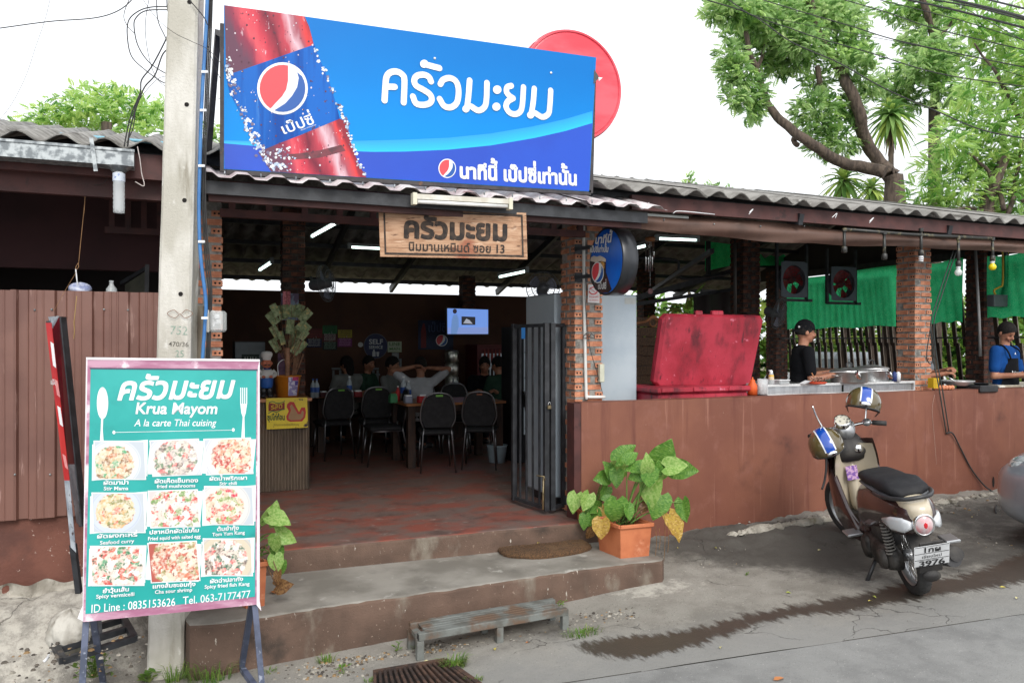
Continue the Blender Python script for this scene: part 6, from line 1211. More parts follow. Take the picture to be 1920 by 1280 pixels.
def apron(t, up, h, R3):
    b = MB(); b.grid(lambda u, v: up((u - .5) * (.20 + .16 * min(1, v * 2.4)), .128 - .3 * abs(u - .5) ** 2 * (.5 + v), 1.30 - v * .72), 10, 12); b.build('apron_bib', BLKC, t, world=False)
    for s_ in (-1, 1): b = MB(); b.tube(spline([up(s_ * .10, .125, 1.29), up(s_ * .12, .10, 1.38), up(s_ * .085, .02, 1.445), up(s_ * .05, -.06, 1.44)], 4), .009, 6); b.build('apron_strap', BLKC, t, world=False)
    o = up(0, .137, 1.12); V, F, W = layout('ครัวมะยม'); b = MB(); b.add([(o.x + .08 - x / W * .15, o.y, o.z + y * .05) for x, y in V], [f[::-1] for f in F]); b.build('apron_lettering', WH, t, world=False)
    b = MB(); b.add([up(.02 + x, .127, 1.345 + z) for x, z in ((-.016, 0), (.016, 0), (0, .026))], [(0, 1, 2)]); b.build('shirt_emblem', WH, t, world=False)
    b = MB(); b.ell(o + Vector((.095, 0, .03)), (.008, .003, .014)); b.bar(o + Vector((.095, 0, .018)), o + Vector((.095, 0, -.03)), .004, .003); b.build('apron_spoon_mark', WH, t, world=False)
person('man in blue T-shirt and black apron looking down at his hands', at_px(1884, 9.1), -FW * .8 + RT * .45, BLUC, DPNT, (((-.24, .04, 1.10), (-.12, .24, 1.12), .8), ((.22, .0, 1.10), (.06, .27, 1.12), .8)), -.15, .55, hair='short', group='cooks at work', extras=apron)
c3 = at_px(1716, 8.9); f3 = (at_px(1790, 8.6) - c3).normalized()
person('cook hidden behind the brick pillar, only one arm with tongs showing', c3, f3, cloth('grey_shirt', (120, 124, 130)), DPNT, (((-.20, .10, 1.12), (-.08, .30, 1.18), .9), ((.2, .12, 1.1), (.14, .34, 1.14), .9)), 0, .4, group='cooks at work')
for (px, D, fw, sh_, hy, hr, arms, lb_) in ((654, 11.5, (-.3, 1), GRYC, .3, 'long', None, 'seated customer in pale shirt with back turned at the left table'), (684, 11.9, (.7, -.6), GRNC, -.3, 'short', None, 'seated customer looking right between the two pale shirted ones'), (728, 11.3, (.55, -.5), GRYC, .2, 'short', None, 'seated customer in open pale shirt leaning in, head turned'),
                                  (788, 10.6, (.1, 1), cloth('white_tshirt', (206, 210, 216), .8), 0, 'short', (((-.36, .02, 1.10), (-.10, -.10, 1.16), .8), ((.40, .05, 1.12), (.12, -.10, 1.14), .8)), 'customer in white T-shirt seen from behind with hands behind the head'),
                                  (908, 11.4, (-.3, -1), BLKC, 0, 'long', None, 'dark clothed customer at the rear table before the red fridge'), (940, 11.3, (-.4, .9), GRNC, 0, 'short', None, 'customer in green top seen from behind near the red fridge')):
    person(lb_, at_px(px, D), fw, sh_, DPNT, arms or (((-.22, .10, .74), (-.12, .32, .80), .6), ((.22, .10, .74), (.12, .32, .80), .6)), hy, .15, True, hr, 'customers seated in the dining room', .08 if arms is None else -.05, vox=.012)
# ---- kitchen and terrace side
STL = mk('steel_sheet', (.62,.64,.65), (.46,.48,.5), scale=4, rough=.3, rough2=.45, metal=.9, stretch=(4,1,1))
t = thing('steel_counter', 'long stainless steel counter box lying on top of the brown wall', 'counter', P(1575, 730, Y=6.1)); xa, xb = P(1438, 1, Y=6.1).x, P(1712, 1, Y=6.1).x
MB().box(xa, xb, 6.092, 6.78, 1.292, 1.302).build('top_sheet', STL, t)
for a, b_ in ((xa, (xa + xb) / 2 - .004), ((xa + xb) / 2 + .004, xb)): MB().box(a + .01, b_ - .01, 6.11, 6.118, 1.212, 1.29).build('front_panel', STL, t)
MB().box(xa, xb, 6.088, 6.10, 1.20, 1.212).build('lower_lip', flat(214, 216, 216), t); MB().box(xa, xb, 6.085, 6.092, 1.284, 1.306).build('upper_lip', flat(214, 216, 216), t); MB().box(xa - .012, xa, 6.085, 6.78, 1.205, 1.306).build('end_panel', flat(206, 208, 208), t); MB().box(xb, xb + .012, 6.085, 6.11, 1.205, 1.306).build('end_panel', flat(206, 208, 208), t)
CZ = 1.303
def lat(px, D, z, prof, name, label, cat, mat, group=None, n=24, more=None):
    c = at_px(px, D, z); t = thing(name, label, cat, c, group=group); MB().lathe(prof, n, MT(c)).build('body', mat, t)
    if more: more(t, c)
    return t
ALU = mk('dull_aluminium', (.62,.62,.61), (.5,.5,.5), scale=10, rough=.35, rough2=.5, metal=.95)
def pot_more(r_, h_):
    def f(t, c):
        lo_ = MB().lathe([(r_ + .012, h_), (r_ + .014, h_ + .012), (r_ + .0, h_ + .02), (r_ * .3, h_ + .045), (0, h_ + .05)], 28, MT(c)).build('lid', ALU, t)
        MB().tube(spline([c + Vector((-.03, 0, h_ + .045)), c + Vector((-.03, 0, h_ + .09)), c + Vector((.03, 0, h_ + .09)), c + Vector((.03, 0, h_ + .045))], 3), .008, 6).build('lid_knob', PLBLK, lo_)
        for s_ in (-1, 1): q_ = c + Vector((s_ * (r_ + .0), 0, h_ * .7)); MB().tube([q_ + Vector((0, -.05, 0)), q_ + Vector((s_ * .04, -.04, 0)), q_ + Vector((s_ * .04, .04, 0)), q_ + Vector((0, .05, 0))], .007, 6).build('handle', ALU, t)
    return f
lat(1592, 8.1, CZ, [(0, 0), (.17, 0), (.178, .01), (.178, .10), (.186, .104)], 'cooking_pot', 'large aluminium pot with black lid knob under the cook\'s hand', 'pot', ALU, 'aluminium pots on the counter', more=pot_more(.175, .105)); lat(1634, 8.4, CZ, [(0, 0), (.16, 0), (.165, .01), (.165, .12), (.172, .124)], 'cooking_pot', 'second aluminium pot, right of the one being lifted', 'pot', ALU, 'aluminium pots on the counter', more=pot_more(.162, .125))
for px, D, lb_ in ((1609, 7.75, 'steel ladle leaning bowl up against the large pot'), (1668, 7.9, 'steel ladle bowl up beside the brick pillar')):
    c = at_px(px, D, CZ + .09); t = thing('ladle', lb_, 'ladle', c, group='steel ladles'); Ml = MT(c) @ MR(1.1, 4, 'Y') @ MR(.5, 4, 'X'); MB().lathe([(.0, -.03), (.03, -.022), (.048, 0), (.05, .008), (.046, .002), (.028, -.018), (0, -.026)], 18, Ml).build('bowl', CHROME, t); MB().tube([Ml @ Vector((-.045, 0, 0)), c + Vector((-.10, .1, .03)), c + Vector((-.26, .2, .02))], .005, 6).build('handle', CHROME, t)
lat(1411, 7.62, 1.21, [(0, 0), (.045, 0), (.045, .09), (.026, .12), (.022, .14), (.008, .15), (.006, .17)], 'squeeze_bottle', 'orange plastic squeeze bottle beside the red ice chest', 'bottle', flat(226, 96, 36), 'sauce bottles on the wall')
lat(1430, 7.66, 1.21, [(0, 0), (.045, 0), (.052, .15), (.049, .15), (.043, .01)], 'plastic_tub', 'clear plastic tub standing left of the steel counter', 'tub', CLR)
def sqm(t, c): MB().lathe([(.027, .05), (.0275, .055), (.024, .095)], 16, MT(c)).build('label', flat(226, 180, 60), t); MB().lathe([(.015, .11), (.016, .12), (.014, .135), (.006, .14), (0, .145)], 14, MT(c)).build('cap', WH, t); MB().bar(c + Vector((0, 0, .135)), c + Vector((-.035, -.01, .137)), .008).build('spout', WH, t)
lat(1446, 7.7, CZ, [(0, 0), (.033, 0), (.031, .04), (.022, .10), (.014, .115)], 'squeeze_bottle', 'clear squeeze bottle with yellow label and white cap on the steel counter', 'bottle', CLR, 'sauce bottles on the wall', more=sqm)
c = at_px(1465, 7.75, CZ); t = thing('food_container', 'low clear container with a white lid on the steel counter', 'container', c); MB().box(c.x - .06, c.x + .06, c.y - .05, c.y + .05, CZ, CZ + .035, None, .006).build('tub', CLR, t); MB().box(c.x - .065, c.x + .065, c.y - .055, c.y + .055, CZ + .036, CZ + .046, None, .003).build('lid', WH, t)
c = at_px(1533, 7.8, CZ); t = thing('condiment_bowl', 'low orange bowl heaped with dried pieces and a wooden spoon', 'bowl', c); MB().lathe([(0, 0), (.07, .0), (.088, .022), (.084, .022), (.066, .006)], 24, MT(c)).build('bowl', flat(226, 84, 50), t); b = MB(); r3 = random.Random(4)
for _ in range(60): q_ = c + Vector((r3.uniform(-.065, .065), r3.uniform(-.05, .05), .02 + .035 * r3.random() * (1))); a = r3.random() * 6; b.tube([q_, q_ + Vector((.02 * cos(a), .02 * sin(a), .018))], .004, 4)
o = b.build('dried_food', mk('dried_food', S(206,170,150,.8), S(110,70,56,.8), scale=40, rough=.8), t); o['kind'] = 'stuff'; MB().tube([c + Vector((-.02, 0, .03)), c + Vector((-.065, .01, .11))], .005, 6).build('spoon', ORWOOD, t)
t = thing('napkin', 'folded white napkin left of the orange bowl', 'napkin', at_px(1512, 7.8, CZ)); c = at_px(1512, 7.8, CZ); b = MB(); b.add([c + Vector(v) for v in ((-.05, -.03, .004), (.04, -.03, .03), (.03, .05, .035), (-.06, .04, .004))], [(0, 1, 2, 3)]); b.build('paper', WH, t)
for k, (px, cc_) in enumerate(((1677, (40, 60, 120)), (1684, (226, 230, 232)))): lat(px, 8.3, CZ, [(0, 0), (.025, 0), (.025, .08), (.012, .1), (0, .105)], 'small_bottle', ('small dark blue bottle', 'small white bottle')[k] + ' beside the brick pillar on the counter', 'bottle', flat(*cc_), 'small bottles by the pillar')
# right of pillar: wok, eggs, stove, board
def wokm(t, c): MB().tube([c + Vector((-.02, -.05, .02)), c + Vector((-.14, .05, .12))], .006, 6).build('spatula_handle', CHROME, t)
lat(1795, 8.75, 1.235, [(0, .0), (.10, .01), (.17, .055), (.175, .058), (.17, .048), (.1, .002)], 'wok', 'wide pale steel wok with a spatula on the stove', 'wok', mk('pale_steel', (.7,.7,.7), rough=.3, metal=.6), more=wokm)
for k in range(7):
    c = at_px(1752 + 5.6 * k, 8.45, 1.232); b = MB(); b.ell(c, (.021, .024, .026), 10, 8); tag(b.build('egg', flat(226, 150, 110)), ('first', 'second', 'third', 'fourth', 'fifth', 'sixth', 'last')[k] + ' brown egg from the brick pillar in the row on the wall', 'egg', 'eggs on the wall')
c = at_px(1840, 8.7, 1.21); t = thing('gas_stove', 'black gas stove behind the wall left of the cook in blue', 'stove', c); MB().box(c.x - .14, c.x + .14, c.y - .1, c.y + .2, 1.17, 1.245, None, .01).build('body', PLBLK, t); MB().lathe([(.06, .0), (.08, .02), (.085, .02)], 16, MT((c.x, c.y, 1.246))).build('burner', BLKM, t)
q_ = P(1900, 720, Y=6.3); t = thing('chopping_board', 'worn white board lying on the wall in front of the cook in blue', 'board', q_); MB().box(P(1858, 1, Y=6.1).x, P(1990, 1, Y=6.1).x, 6.0, 6.5, 1.209, 1.232, None, .004).build('board', mk('worn_white_board', S(226,222,210,.8), S(170,160,140,.8), scale=8, rough=.7), t)
c = at_px(1752, 8.4, 1.29); t = thing('yellow_box', 'small yellow carton beside the brick pillar', 'box', c); MB().box(c.x - .05, c.x + .03, c.y - .03, c.y + .04, 1.23, 1.335).build('box', flat(220, 180, 20), t)
t = thing('work_table', 'dark kitchen work table behind the brown wall', 'table', at_px(1800, 9, FLZ)); MB().box(P(1750, 1, Y=6.3).x, 10.2, 6.12, 6.75, 1.14, 1.17).build('top', BLKM, t); MB().box(xa, P(1745, 1, Y=6.3).x, 6.12, 6.9, 1.15, 1.18).build('top', BLKM, t)
# red ice chest with open lid
REDC = mk('faded_red_plastic_chest', S(196,56,76,.74), S(172,40,58,.7), scale=3, lo=.35, hi=.65, rough=.5, bmp=.2, bscale=50, world=True, stains=[(S(110,34,46,.65), 3.2, .48, .72, (1.6,1.6,.8)), (S(70,30,40,.7), 9, .58, .74, (2.2,2,.7)), (S(216,120,140,.85), 9, .64, .72), (S(228,170,186), 30, .72, .74)])
t = thing('ice_chest', 'big faded red plastic ice chest with its stained lid standing open', 'ice chest', P(1310, 745, Y=6.2)); xa, xb = P(1199, 1, Y=6.45).x, P(1404, 1, Y=6.12).x
MB().box(xa, xb, 6.12, 6.75, FLZ + .02, 1.245, None, .02).build('tub', REDC, t); MB().box(xa - .02, xb + .02, 6.10, 6.77, 1.246, 1.30, None, .015).build('rim', REDC, t)
lp = [P(1224, 724, Y=6.42), P(1406, 722, Y=6.42), P(1432, 592, Y=6.30), P(1243, 589, Y=6.30)]; lp[2].z -= 0; ln = (lp[1] - lp[0]).cross(lp[3] - lp[0]).normalized()
if ln.y > 0: ln = -ln
b = MB(); c_ = sum(lp, Vector()) / 4; fr_ = [c_ + (q_ - c_) * .955 + ln * .03 for q_ in lp]; rr8 = lambda a, k: [a[i] + (a[(i + j) % 4] - a[i]) * (k / (a[(i + j) % 4] - a[i]).length) for i in range(4) for j in (3, 1)]
o1 = rr8(fr_, .03); o2 = rr8(lp, .045); o3 = [q_ - ln * .06 for q_ in o2]; b.add(o1 + o2 + o3, [tuple(range(8))] + [(i, 8 + i, 8 + (i + 1) % 8, (i + 1) % 8) for i in range(8)] + [(8 + i, 16 + i, 16 + (i + 1) % 8, 8 + (i + 1) % 8) for i in range(8)] + [tuple(reversed(range(16, 24)))]); b.build('lid', REDC, t)
for (x0_, x1_) in ((1302, 1315), (1333, 1354)): a = P(x0_, 588, Y=6.32); b_ = P(x1_, 588, Y=6.32); MB().box(a.x, b_.x, 6.29, 6.34, a.z - .02, a.z + .03, None, .01).build('latch', REDC, t)
for (x0_, x1_) in ((1240, 1262), (1300, 1324), (1366, 1390)): a = P(x0_, 730, Y=6.1); b_ = P(x1_, 730, Y=6.1); MB().box(a.x, b_.x, 6.085, 6.1, 1.26, 1.30, None, .004).build('hinge', REDC, t)
# tarpaulin roll, lamp pipe, conduit, notices
TARP = mk('brown_tarpaulin', S(116,88,76,.74), S(98,74,64,.72), scale=2.5, rough=.5, bmp=.3, bscale=12, stretch=(1,1,1), world=True, stains=[(S(140,114,102,.75), 3, .6, .75, (.6,1,5))])
tp = [(1151, 395), (1339, 408), (1506, 422), (1583, 432), (1700, 440), (1826, 448), (2000, 455)]; bt = [(1151, 426), (1378, 447), (1480, 456), (1570, 459), (1698, 463), (1783, 467), (2000, 479)]
def cy(tbl, x):
    for (x0_, y0_), (x1_, y1_) in zip(tbl[:-1], tbl[1:]):
        if x <= x1_: return y0_ + (y1_ - y0_) * (x - x0_) / (x1_ - x0_)
    return tbl[-1][1]
def tarp(u, v):
    px = 1151 + u * 810; y = cy(tp, px) * (1 - v) + cy(bt, px) * v; q_ = P(px, y, Y=5.72); f = .05 * sin(PI * v) + .008 * sin(7 * u * PI + 5 * v) + .012 * math.exp(-((px - 1506) / 30) ** 2) * sin(PI * v) + .006 * sin(23 * u + 11 * v); return (q_.x, q_.y - f, q_.z + .006 * sin(31 * u) * v)
t = thing('rolled_tarpaulin', 'long brown tarpaulin awning bunched up under the right eave', 'tarpaulin', P(1500, 460, Y=5.72)); b = MB(); b.grid(tarp, 90, 10); b.build('fabric', TARP, t); MB().tube([P(1104, 416, Y=5.8), P(1153, 420, Y=5.78)], .03, 10).build('roller_bar', BLKM, t)
b = MB();
for (x, y) in ((1151, 400), (1245, 412), (1339, 420), (1426, 424), (1508, 424)): b.ell(P(x, y, Y=5.665), .008, 6, 5)
b.build('eyelet', GALV, t)['kind'] = 'stuff'
PIPEM = mk('mottled_black_pipe', S(40,40,38), S(120,112,84,.7), scale=16, lo=.54, hi=.64, rough=.4)
t = thing('lamp_pipe', 'horizontal pipe under the right eave with five hanging lamp sockets', 'lamp', P(1720, 500, Y=5.5)); MB().tube([P(1583, 430, Y=5.55), P(1700, 439, Y=5.55), P(1862, 447, Y=5.55)], .016, 10).build('pipe', PIPEM, t); BG = mk('bulb_glass', (.8,.82,.8), rough=.1, alpha=.6)
for i, (x, y0_, y1_) in enumerate(((1583, 430, 474), (1658, 436, 487), (1727, 430, 480), (1797, 446, 500), (1861, 447, 490))):
    a = P(x, y0_, Y=5.55); b_ = P(x, y1_, Y=5.55); s_ = MB(); s_.tube([a, b_], .014, 8); s_.lathe([(.02, 0), (.026, .005), (.026, .05), (.018, .06)], 12, MT(b_)); s_.lathe([(.022, 0), (.022, .03)], 12, MT(a - Vector((0, 0, .02)))); s_.build('socket_drop', PIPEM, t)
    if i >= 2:
        bl = thing('light_bulb', ('spiral white bulb in the middle socket', 'round clear bulb in the fourth socket', 'yellow coated bulb in the last socket')[i - 2], 'bulb', b_, group='bulbs under the eave'); M_ = MT(b_)
        if i == 2: MB().tube([b_ + Vector((.018 * cos(a), .018 * sin(a), -.005 - .0026 * a)) for a in [k * .5 for k in range(36)]], .006, 6).build('spiral', WH, bl)
        else: MB().lathe([(.013, 0), (.016, -.02), (.034, -.045), (.036, -.062), (.025, -.085), (0, -.092)], 16, M_).build('glass', BG if i == 3 else mk('yellow_bulb', S(240,214,30,.9), rough=.2), bl)
        MB().lathe([(.02, .01), (.022, -.012), (.014, -.022)], 12, M_).build('cap', WH, bl)
b = MB(); b.tube(spline([P(1104, 388, Y=6.0), P(1095, 398, Y=6.03), P(1094, 430, Y=6.07), P(1096, 600, Y=6.07), P(1099, 735, Y=6.07), P(1101, 743, Y=6.06), P(1112, 744, Y=6.06), P(1134, 744, Y=6.06)], 6), .0135, 10); tag(b.build('white_conduit', flat(226, 226, 222)), 'white plastic conduit running down the brick pillar', 'conduit')
b = MB(); b.tube(spline([P(1098, 500, Y=6.05), P(1097, 560, Y=6.05), P(1103, 628, Y=6.05), P(1108, 660, Y=6.05), P(1120, 700, Y=6.05), P(1130, 738, Y=6.05)], 6), .003, 6)
b.tube([P(1104 + 9 * cos(a) + 3 * sin(3 * a), 629 + 5 * sin(2 * a), Y=6.045) for a in [k * .4 for k in range(32)]], .003, 5); tag(b.build('knotted_cord', RUBBER), 'thin black cord knotted round the white conduit', 'cord')
PN = Plane((0, 6.078, 0), (1, 0, 0)); t = thing('no_smoking_notice', 'white notice with a red ring symbol on the brick pillar', 'notice', PN.px(1113, 568)); art(PN, [(1103, 533), (1124, 534), (1124, 568), (1102, 567)], 0, flat(226, 222, 222), 'sheet', t, .002)
stroke(PN, circ(1112, 545, 7.5, 6.5, 20, 0, -150, 170), .0045, .003).build('red_ring', flat(214, 50, 60), t); text('ห้ามสูบบุหรี่', PN, (1104.5, 558), (1122, 558), .016, .003, .004).build('lettering', flat(214, 50, 60), t); text('NO SMOKING', PN, (1104.5, 564), (1122, 564), .012, .003, 0).build('lettering', flat(214, 50, 60), t); stroke(PN, [(1107, 541), (1117, 549)], .002, .004).build('red_bar', flat(214, 50, 60), t)
t = thing('wall_socket', 'long pale plastic box on the pillar edge near the wall top', 'socket box', P(1128, 720, Y=6.0)); a = P(1122, 682, Y=6.06); MB().box(a.x, a.x + .045, 6.03, 6.07, P(1122, 716, Y=6.06).z, a.z, None, .004).build('box', flat(206, 206, 186), t)
t = thing('wind_chime', 'metal tube wind chime hanging under the terrace roof', 'wind chime', P(1219, 545, Y=6.9)); MB().lathe([(0, .03), (.05, .02), (.055, 0), (.04, -.02), (0, -.02)], 16, MT(P(1219, 449, Y=6.9))).build('wooden_cap', ORWOOD, t)
for i, (x, y) in enumerate(((1211, 508), (1216, 510), (1219, 503), (1223, 508), (1226, 487))): yy = 6.9 + .02 * (i % 3 - 1); MB().tube([P(x, 455, Y=yy), P(x, y, Y=yy)], .007, 6).build('tube', CHROME, t)
MB().tube([P(1219, 449, Y=6.9), P(1219, 536, Y=6.9)], .0015, 4).build('string', WH, t); MB().lathe([(0, 0), (.03, .0), (.03, .006), (0, .006)], 16, MT(P(1219, 546, Y=6.9)) @ MR(PI / 2, 4, 'X')).build('clapper', mk('pinkish_disc', S(150,110,110,.7)), t)
RAT = mk('dark_rattan', S(120,86,56,.6), S(80,56,38,.6), scale=60, rough=.7, bmp=.5)
t = thing('rattan_bench', 'dark rattan bench back with a looped crest behind the grey cabinet', 'bench', P(1220, 730, Y=8)); a = P(1186, 728, Y=8).x; b_ = P(1262, 728, Y=8).x; z0_, z1_ = FLZ + .3, P(1220, 612, Y=8).z
for k in range(13): zz = z0_ + (z1_ - z0_) * k / 12; MB().box(a, b_, 8, 8.02, zz, zz + (z1_ - z0_) / 12 - .01).build('woven_band', RAT, t)
MB().bar((a, 8, FLZ), (a, 8, z1_ + .03), .05).build('post', DKWOOD, t); MB().bar((b_, 8, FLZ), (b_, 8, z1_ + .03), .05).build('post', DKWOOD, t); cx_ = (a + b_) / 2
MB().tube(spline([(a, 8, z1_ + .03), (cx_ - .1, 8, z1_ + .06), (cx_, 8, z1_ + .12), (cx_ + .1, 8, z1_ + .06), (b_, 8, z1_ + .03)], 6), .018, 8).build('crest', ORWOOD, t); MB().tube([(cx_ + .05 * cos(k * .5), 8, z1_ + .05 + .05 * sin(k * .5)) for k in range(14)], .01, 6).build('crest_ring', ORWOOD, t)
# exhaust fans
for (x0_, y0_, x1_, y1_, lb_) in ((1465, 490, 1514, 558, 'left of two square exhaust fans with red blades'), (1559, 500, 1606, 564, 'right of two square exhaust fans with red blades')):
    Yf = 8.3; xm = (x0_ + x1_) / 2; c = P(xm, (y0_ + y1_) / 2, Y=Yf); hw = (P(x1_, 1, Y=Yf).x - P(x0_, 1, Y=Yf).x) / 2; hh = (P(xm, y0_, Y=Yf).z - P(xm, y1_, Y=Yf).z) / 2; t = thing('exhaust_fan', lb_, 'exhaust fan', c, group='square exhaust fans'); FR_ = mk('grey_fan_panel', S(110,120,132,.6), rough=.5); rr = min(hw, hh) * .86
    b = MB(); n = 32; inn = [(rr * 1.0 * cos(2 * PI * k / n), rr * sin(2 * PI * k / n)) for k in range(n)]; outp = []
    for k in range(n): a = 2 * PI * k / n; m_ = max(abs(cos(a)) / hw, abs(sin(a)) / hh); outp.append((cos(a) / m_, sin(a) / m_))
    b.add([(c.x + x, Yf, c.z + z) for x, z in inn + outp] + [(c.x + x, Yf + .12, c.z + z) for x, z in inn], [(k, (k + 1) % n, n + (k + 1) % n, n + k) for k in range(n)] + [(k, 2 * n + k, 2 * n + (k + 1) % n, (k + 1) % n) for k in range(n)]); b.build('panel', FR_, t)
    for k in range(5):
        a = 2 * PI * k / 5; b = MB(); b.grid(lambda u, v: (c.x + (.03 + rr * .85 * u) * cos(a + (v - .5) * .95), Yf + .06 + .05 * (v - .5), c.z + (.03 + rr * .85 * u) * sin(a + (v - .5) * .95)), 5, 4); b.build('blade', mk('red_fan_blade', S(150,40,44,.7), rough=.5), t)
    MB().lathe([(0, -.01), (.05, -.005), (.055, .04), (0, .05)], 16, MT((c.x, Yf + .05, c.z)) @ MR(-PI / 2, 4, 'X')).build('hub', flat(120, 40, 40), t)
    for s_ in (-1, 1): MB().bar((c.x + s_ * (hw + .03), Yf + .05, c.z - hh - .04), (c.x + s_ * (hw + .03), Yf + .05, c.z + hh + .25), .035).build('hanger', BLKM, t)
    MB().bar((c.x - hw - .03, Yf + .05, c.z - hh - .03), (c.x + hw + .12, Yf + .05, c.z - hh - .03), .035).build('shelf_bar', BLKM, t)
    b = MB()
    for k in range(1, 5): b.tube([(c.x + rr * k / 5 * cos(a), Yf - .006, c.z + rr * k / 5 * sin(a)) for a in [2 * PI * j / 20 for j in range(21)]], .0025, 4)
    for k in range(6): a = PI * k / 6; b.tube([(c.x - rr * cos(a), Yf - .006, c.z - rr * sin(a)), (c.x + rr * cos(a), Yf - .006, c.z + rr * sin(a))], .0025, 4)
    b.build('guard', PLBLK, t)
fan(P(1461, 588, Y=8.1), .2, (.55, -.9, -.25), 'big grey pedestal style fan on the terrace pillar beside the ice chest', P(1436, 600, Y=8.5), col=mk('grey_fan_metal', S(120,122,124,.6)))
# side slat fence with green shade net
ft = thing('slat_fence', 'leaning dark wooden slat fence along the far side of the kitchen', 'fence', FA.copy()); SLT = mk('weathered_dark_slat', S(84,64,52,.7), S(52,40,34,.7), scale=5, rough=.85, obj_rand=.2); SLL = mk('pale_slat_edge', S(190,176,160,.8), rough=.8)
pxs = [1478, 1487] + [1498 + 11.4 * k for k in range(17)] + [1751, 1769, 1787, 1805] + [1866, 1884, 1903, 1923, 1944, 1966]
Fn = Vector((-FD.y, FD.x, 0))
for x in pxs:
    q_ = onF(x); lean = FD * .12 if x > 1560 else FD * .06
    for (z0_, z1_, off) in ((1.02, 1.70, .05), (1.66, 2.72, 0)):
        a = q_ + FD * off - Fn * (.024 if off else 0); M0 = a + lean * ((2.0 - z0_)) + Vector((0, 0, z0_)); M1 = a + lean * (2.0 - z1_) + Vector((0, 0, z1_)); b = MB(); b.bar(M0, M1, .05, .018, up=tuple(Fn)); b.build('slat', SLT, ft); b = MB(); b.bar(M0 + FD * .03 + Fn * .002, M1 + FD * .03 + Fn * .002, .008, .012, up=tuple(Fn)); b.build('slat_edge', SLL, ft)
MB().bar(FA + Vector((0, 0, 1.77)) - Fn * .05, FB + FD * 1.2 + Vector((0, 0, 1.77)) - Fn * .05, .02).build('tie_rod', BLKM, ft); a = onF(1500); b_ = onF(1650); MB().bar(a + Vector((0, 0, 1.24)) - Fn * .06, b_ + Vector((0, 0, 1.24)) - Fn * .06, .03, .09).build('shelf_board', ORWOOD, ft); MB().bar(a + Vector((0, 0, 1.05)) - Fn * .06, b_ + Vector((0, 0, 1.05)) - Fn * .06, .03, .07).build('shelf_board', DKWOOD, ft)
m_, tt_, pp_ = newmat('green_shade_net'); tt_.nodes.remove(pp_); df = nd(tt_, 'ShaderNodeBsdfDiffuse'); tl = nd(tt_, 'ShaderNodeBsdfTranslucent'); ms = nd(tt_, 'ShaderNodeMixShader', i_0=.78); vv = coords(tt_, (1, 1, 1), True); cN = mixc(tt_, ramp(tt_, noise(tt_, vv, 3.5, 5, .7), .35, .65), S(60,226,150,1), S(30,200,124,1)); cN = mixc(tt_, ramp(tt_, noise(tt_, coords(tt_, (60, 60, 60), True), 3, 3), .5, .7), cN, S(150,240,180,1))
for s_ in (df, tl): tt_.links.new(cN, s_.inputs['Color'])
tt_.links.new(df.outputs[0], ms.inputs[1]); tt_.links.new(tl.outputs[0], ms.inputs[2]); tt_.links.new(ms.outputs[0], tt_.nodes['Material Output'].inputs['Surface']); NET = m_
for (xa_, xb_, zb0, zb1, lb_) in ((1484, 1690, 1.93, 1.95, 'widest green shade net panel behind the man in the cap'), (1742, 1815, 1.97, 1.99, 'green shade net between the two brick pillars'), (1861, 1975, 2.02, 2.03, 'green shade net behind the cook in blue')):
    a = onF(xa_) - Fn * .09; b_ = onF(xb_) - Fn * .09; b = MB(); b.grid(lambda u, v: tuple(a.lerp(b_, u).to_2d() - Fn.to_2d() * (.003 * sin(u * (b_ - a).length * 2 * PI / .34) * (.3 + .7 * (1 - v)) + .012 * sin(7 * u + 3 * v))) + ((zb0 + (zb1 - zb0) * u + .012 * sin(17 * u)) * (1 - v) + (2.82 - .02 * sin(5 * u)) * v,), 70, 8); o = b.build('shade_net', NET); tag(o, lb_, 'shade net', 'green shade nets')
b = MB(); b.grid(lambda u, v: tuple(P(1322 + 48 * u, 452 + 6 * u + 56 * (1 - v) - 16 * u * (1 - v), Y=10.5 + .05 * sin(9 * u))), 12, 5); tag(b.build('shade_net', NET), 'small green shade net piece high behind the ice chest lid', 'shade net', 'green shade nets')
b = MB(); b.grid(lambda u, v: tuple(P(1424 + 78 * u, 452 + 46 * (1 - v), Y=11.3 + .05 * sin(9 * u))), 12, 5); tag(b.build('shade_net', NET), 'dim green shade net above the left exhaust fan', 'shade net', 'green shade nets')
g1_, g2_ = FA + Fn * .06 - FD * .3, FB + FD * 1.4 + Fn * .06; b = MB(); rz_ = lambda y: EZ + .25 * (y - EY) - .03 if y < RY else RZ - (RZ - BEZ) / (BEY - RY) * (y - RY) - .03
b.grid(lambda u, v: tuple(g1_.lerp(g2_, u).to_2d()) + ((2.83) * (1 - v) + rz_(g1_.lerp(g2_, u).y) * v,), 24, 1); tag(b.build('gable_panel', mk('dark_gable_sheet', S(60,56,54,.6), rough=.8)), 'dark sheet gable above the green nets at the kitchen end', 'wall')
t = thing('side_beam', 'black steel beam carrying the lower end of the side roof', 'beam', onF(1690) + Vector((0, 0, 2.82))); MB().bar(FA + Vector((0, 0, 2.88)), FB + FD * 1.2 + Vector((0, 0, 2.88)), .08, .1).build('beam', BLKM, t)
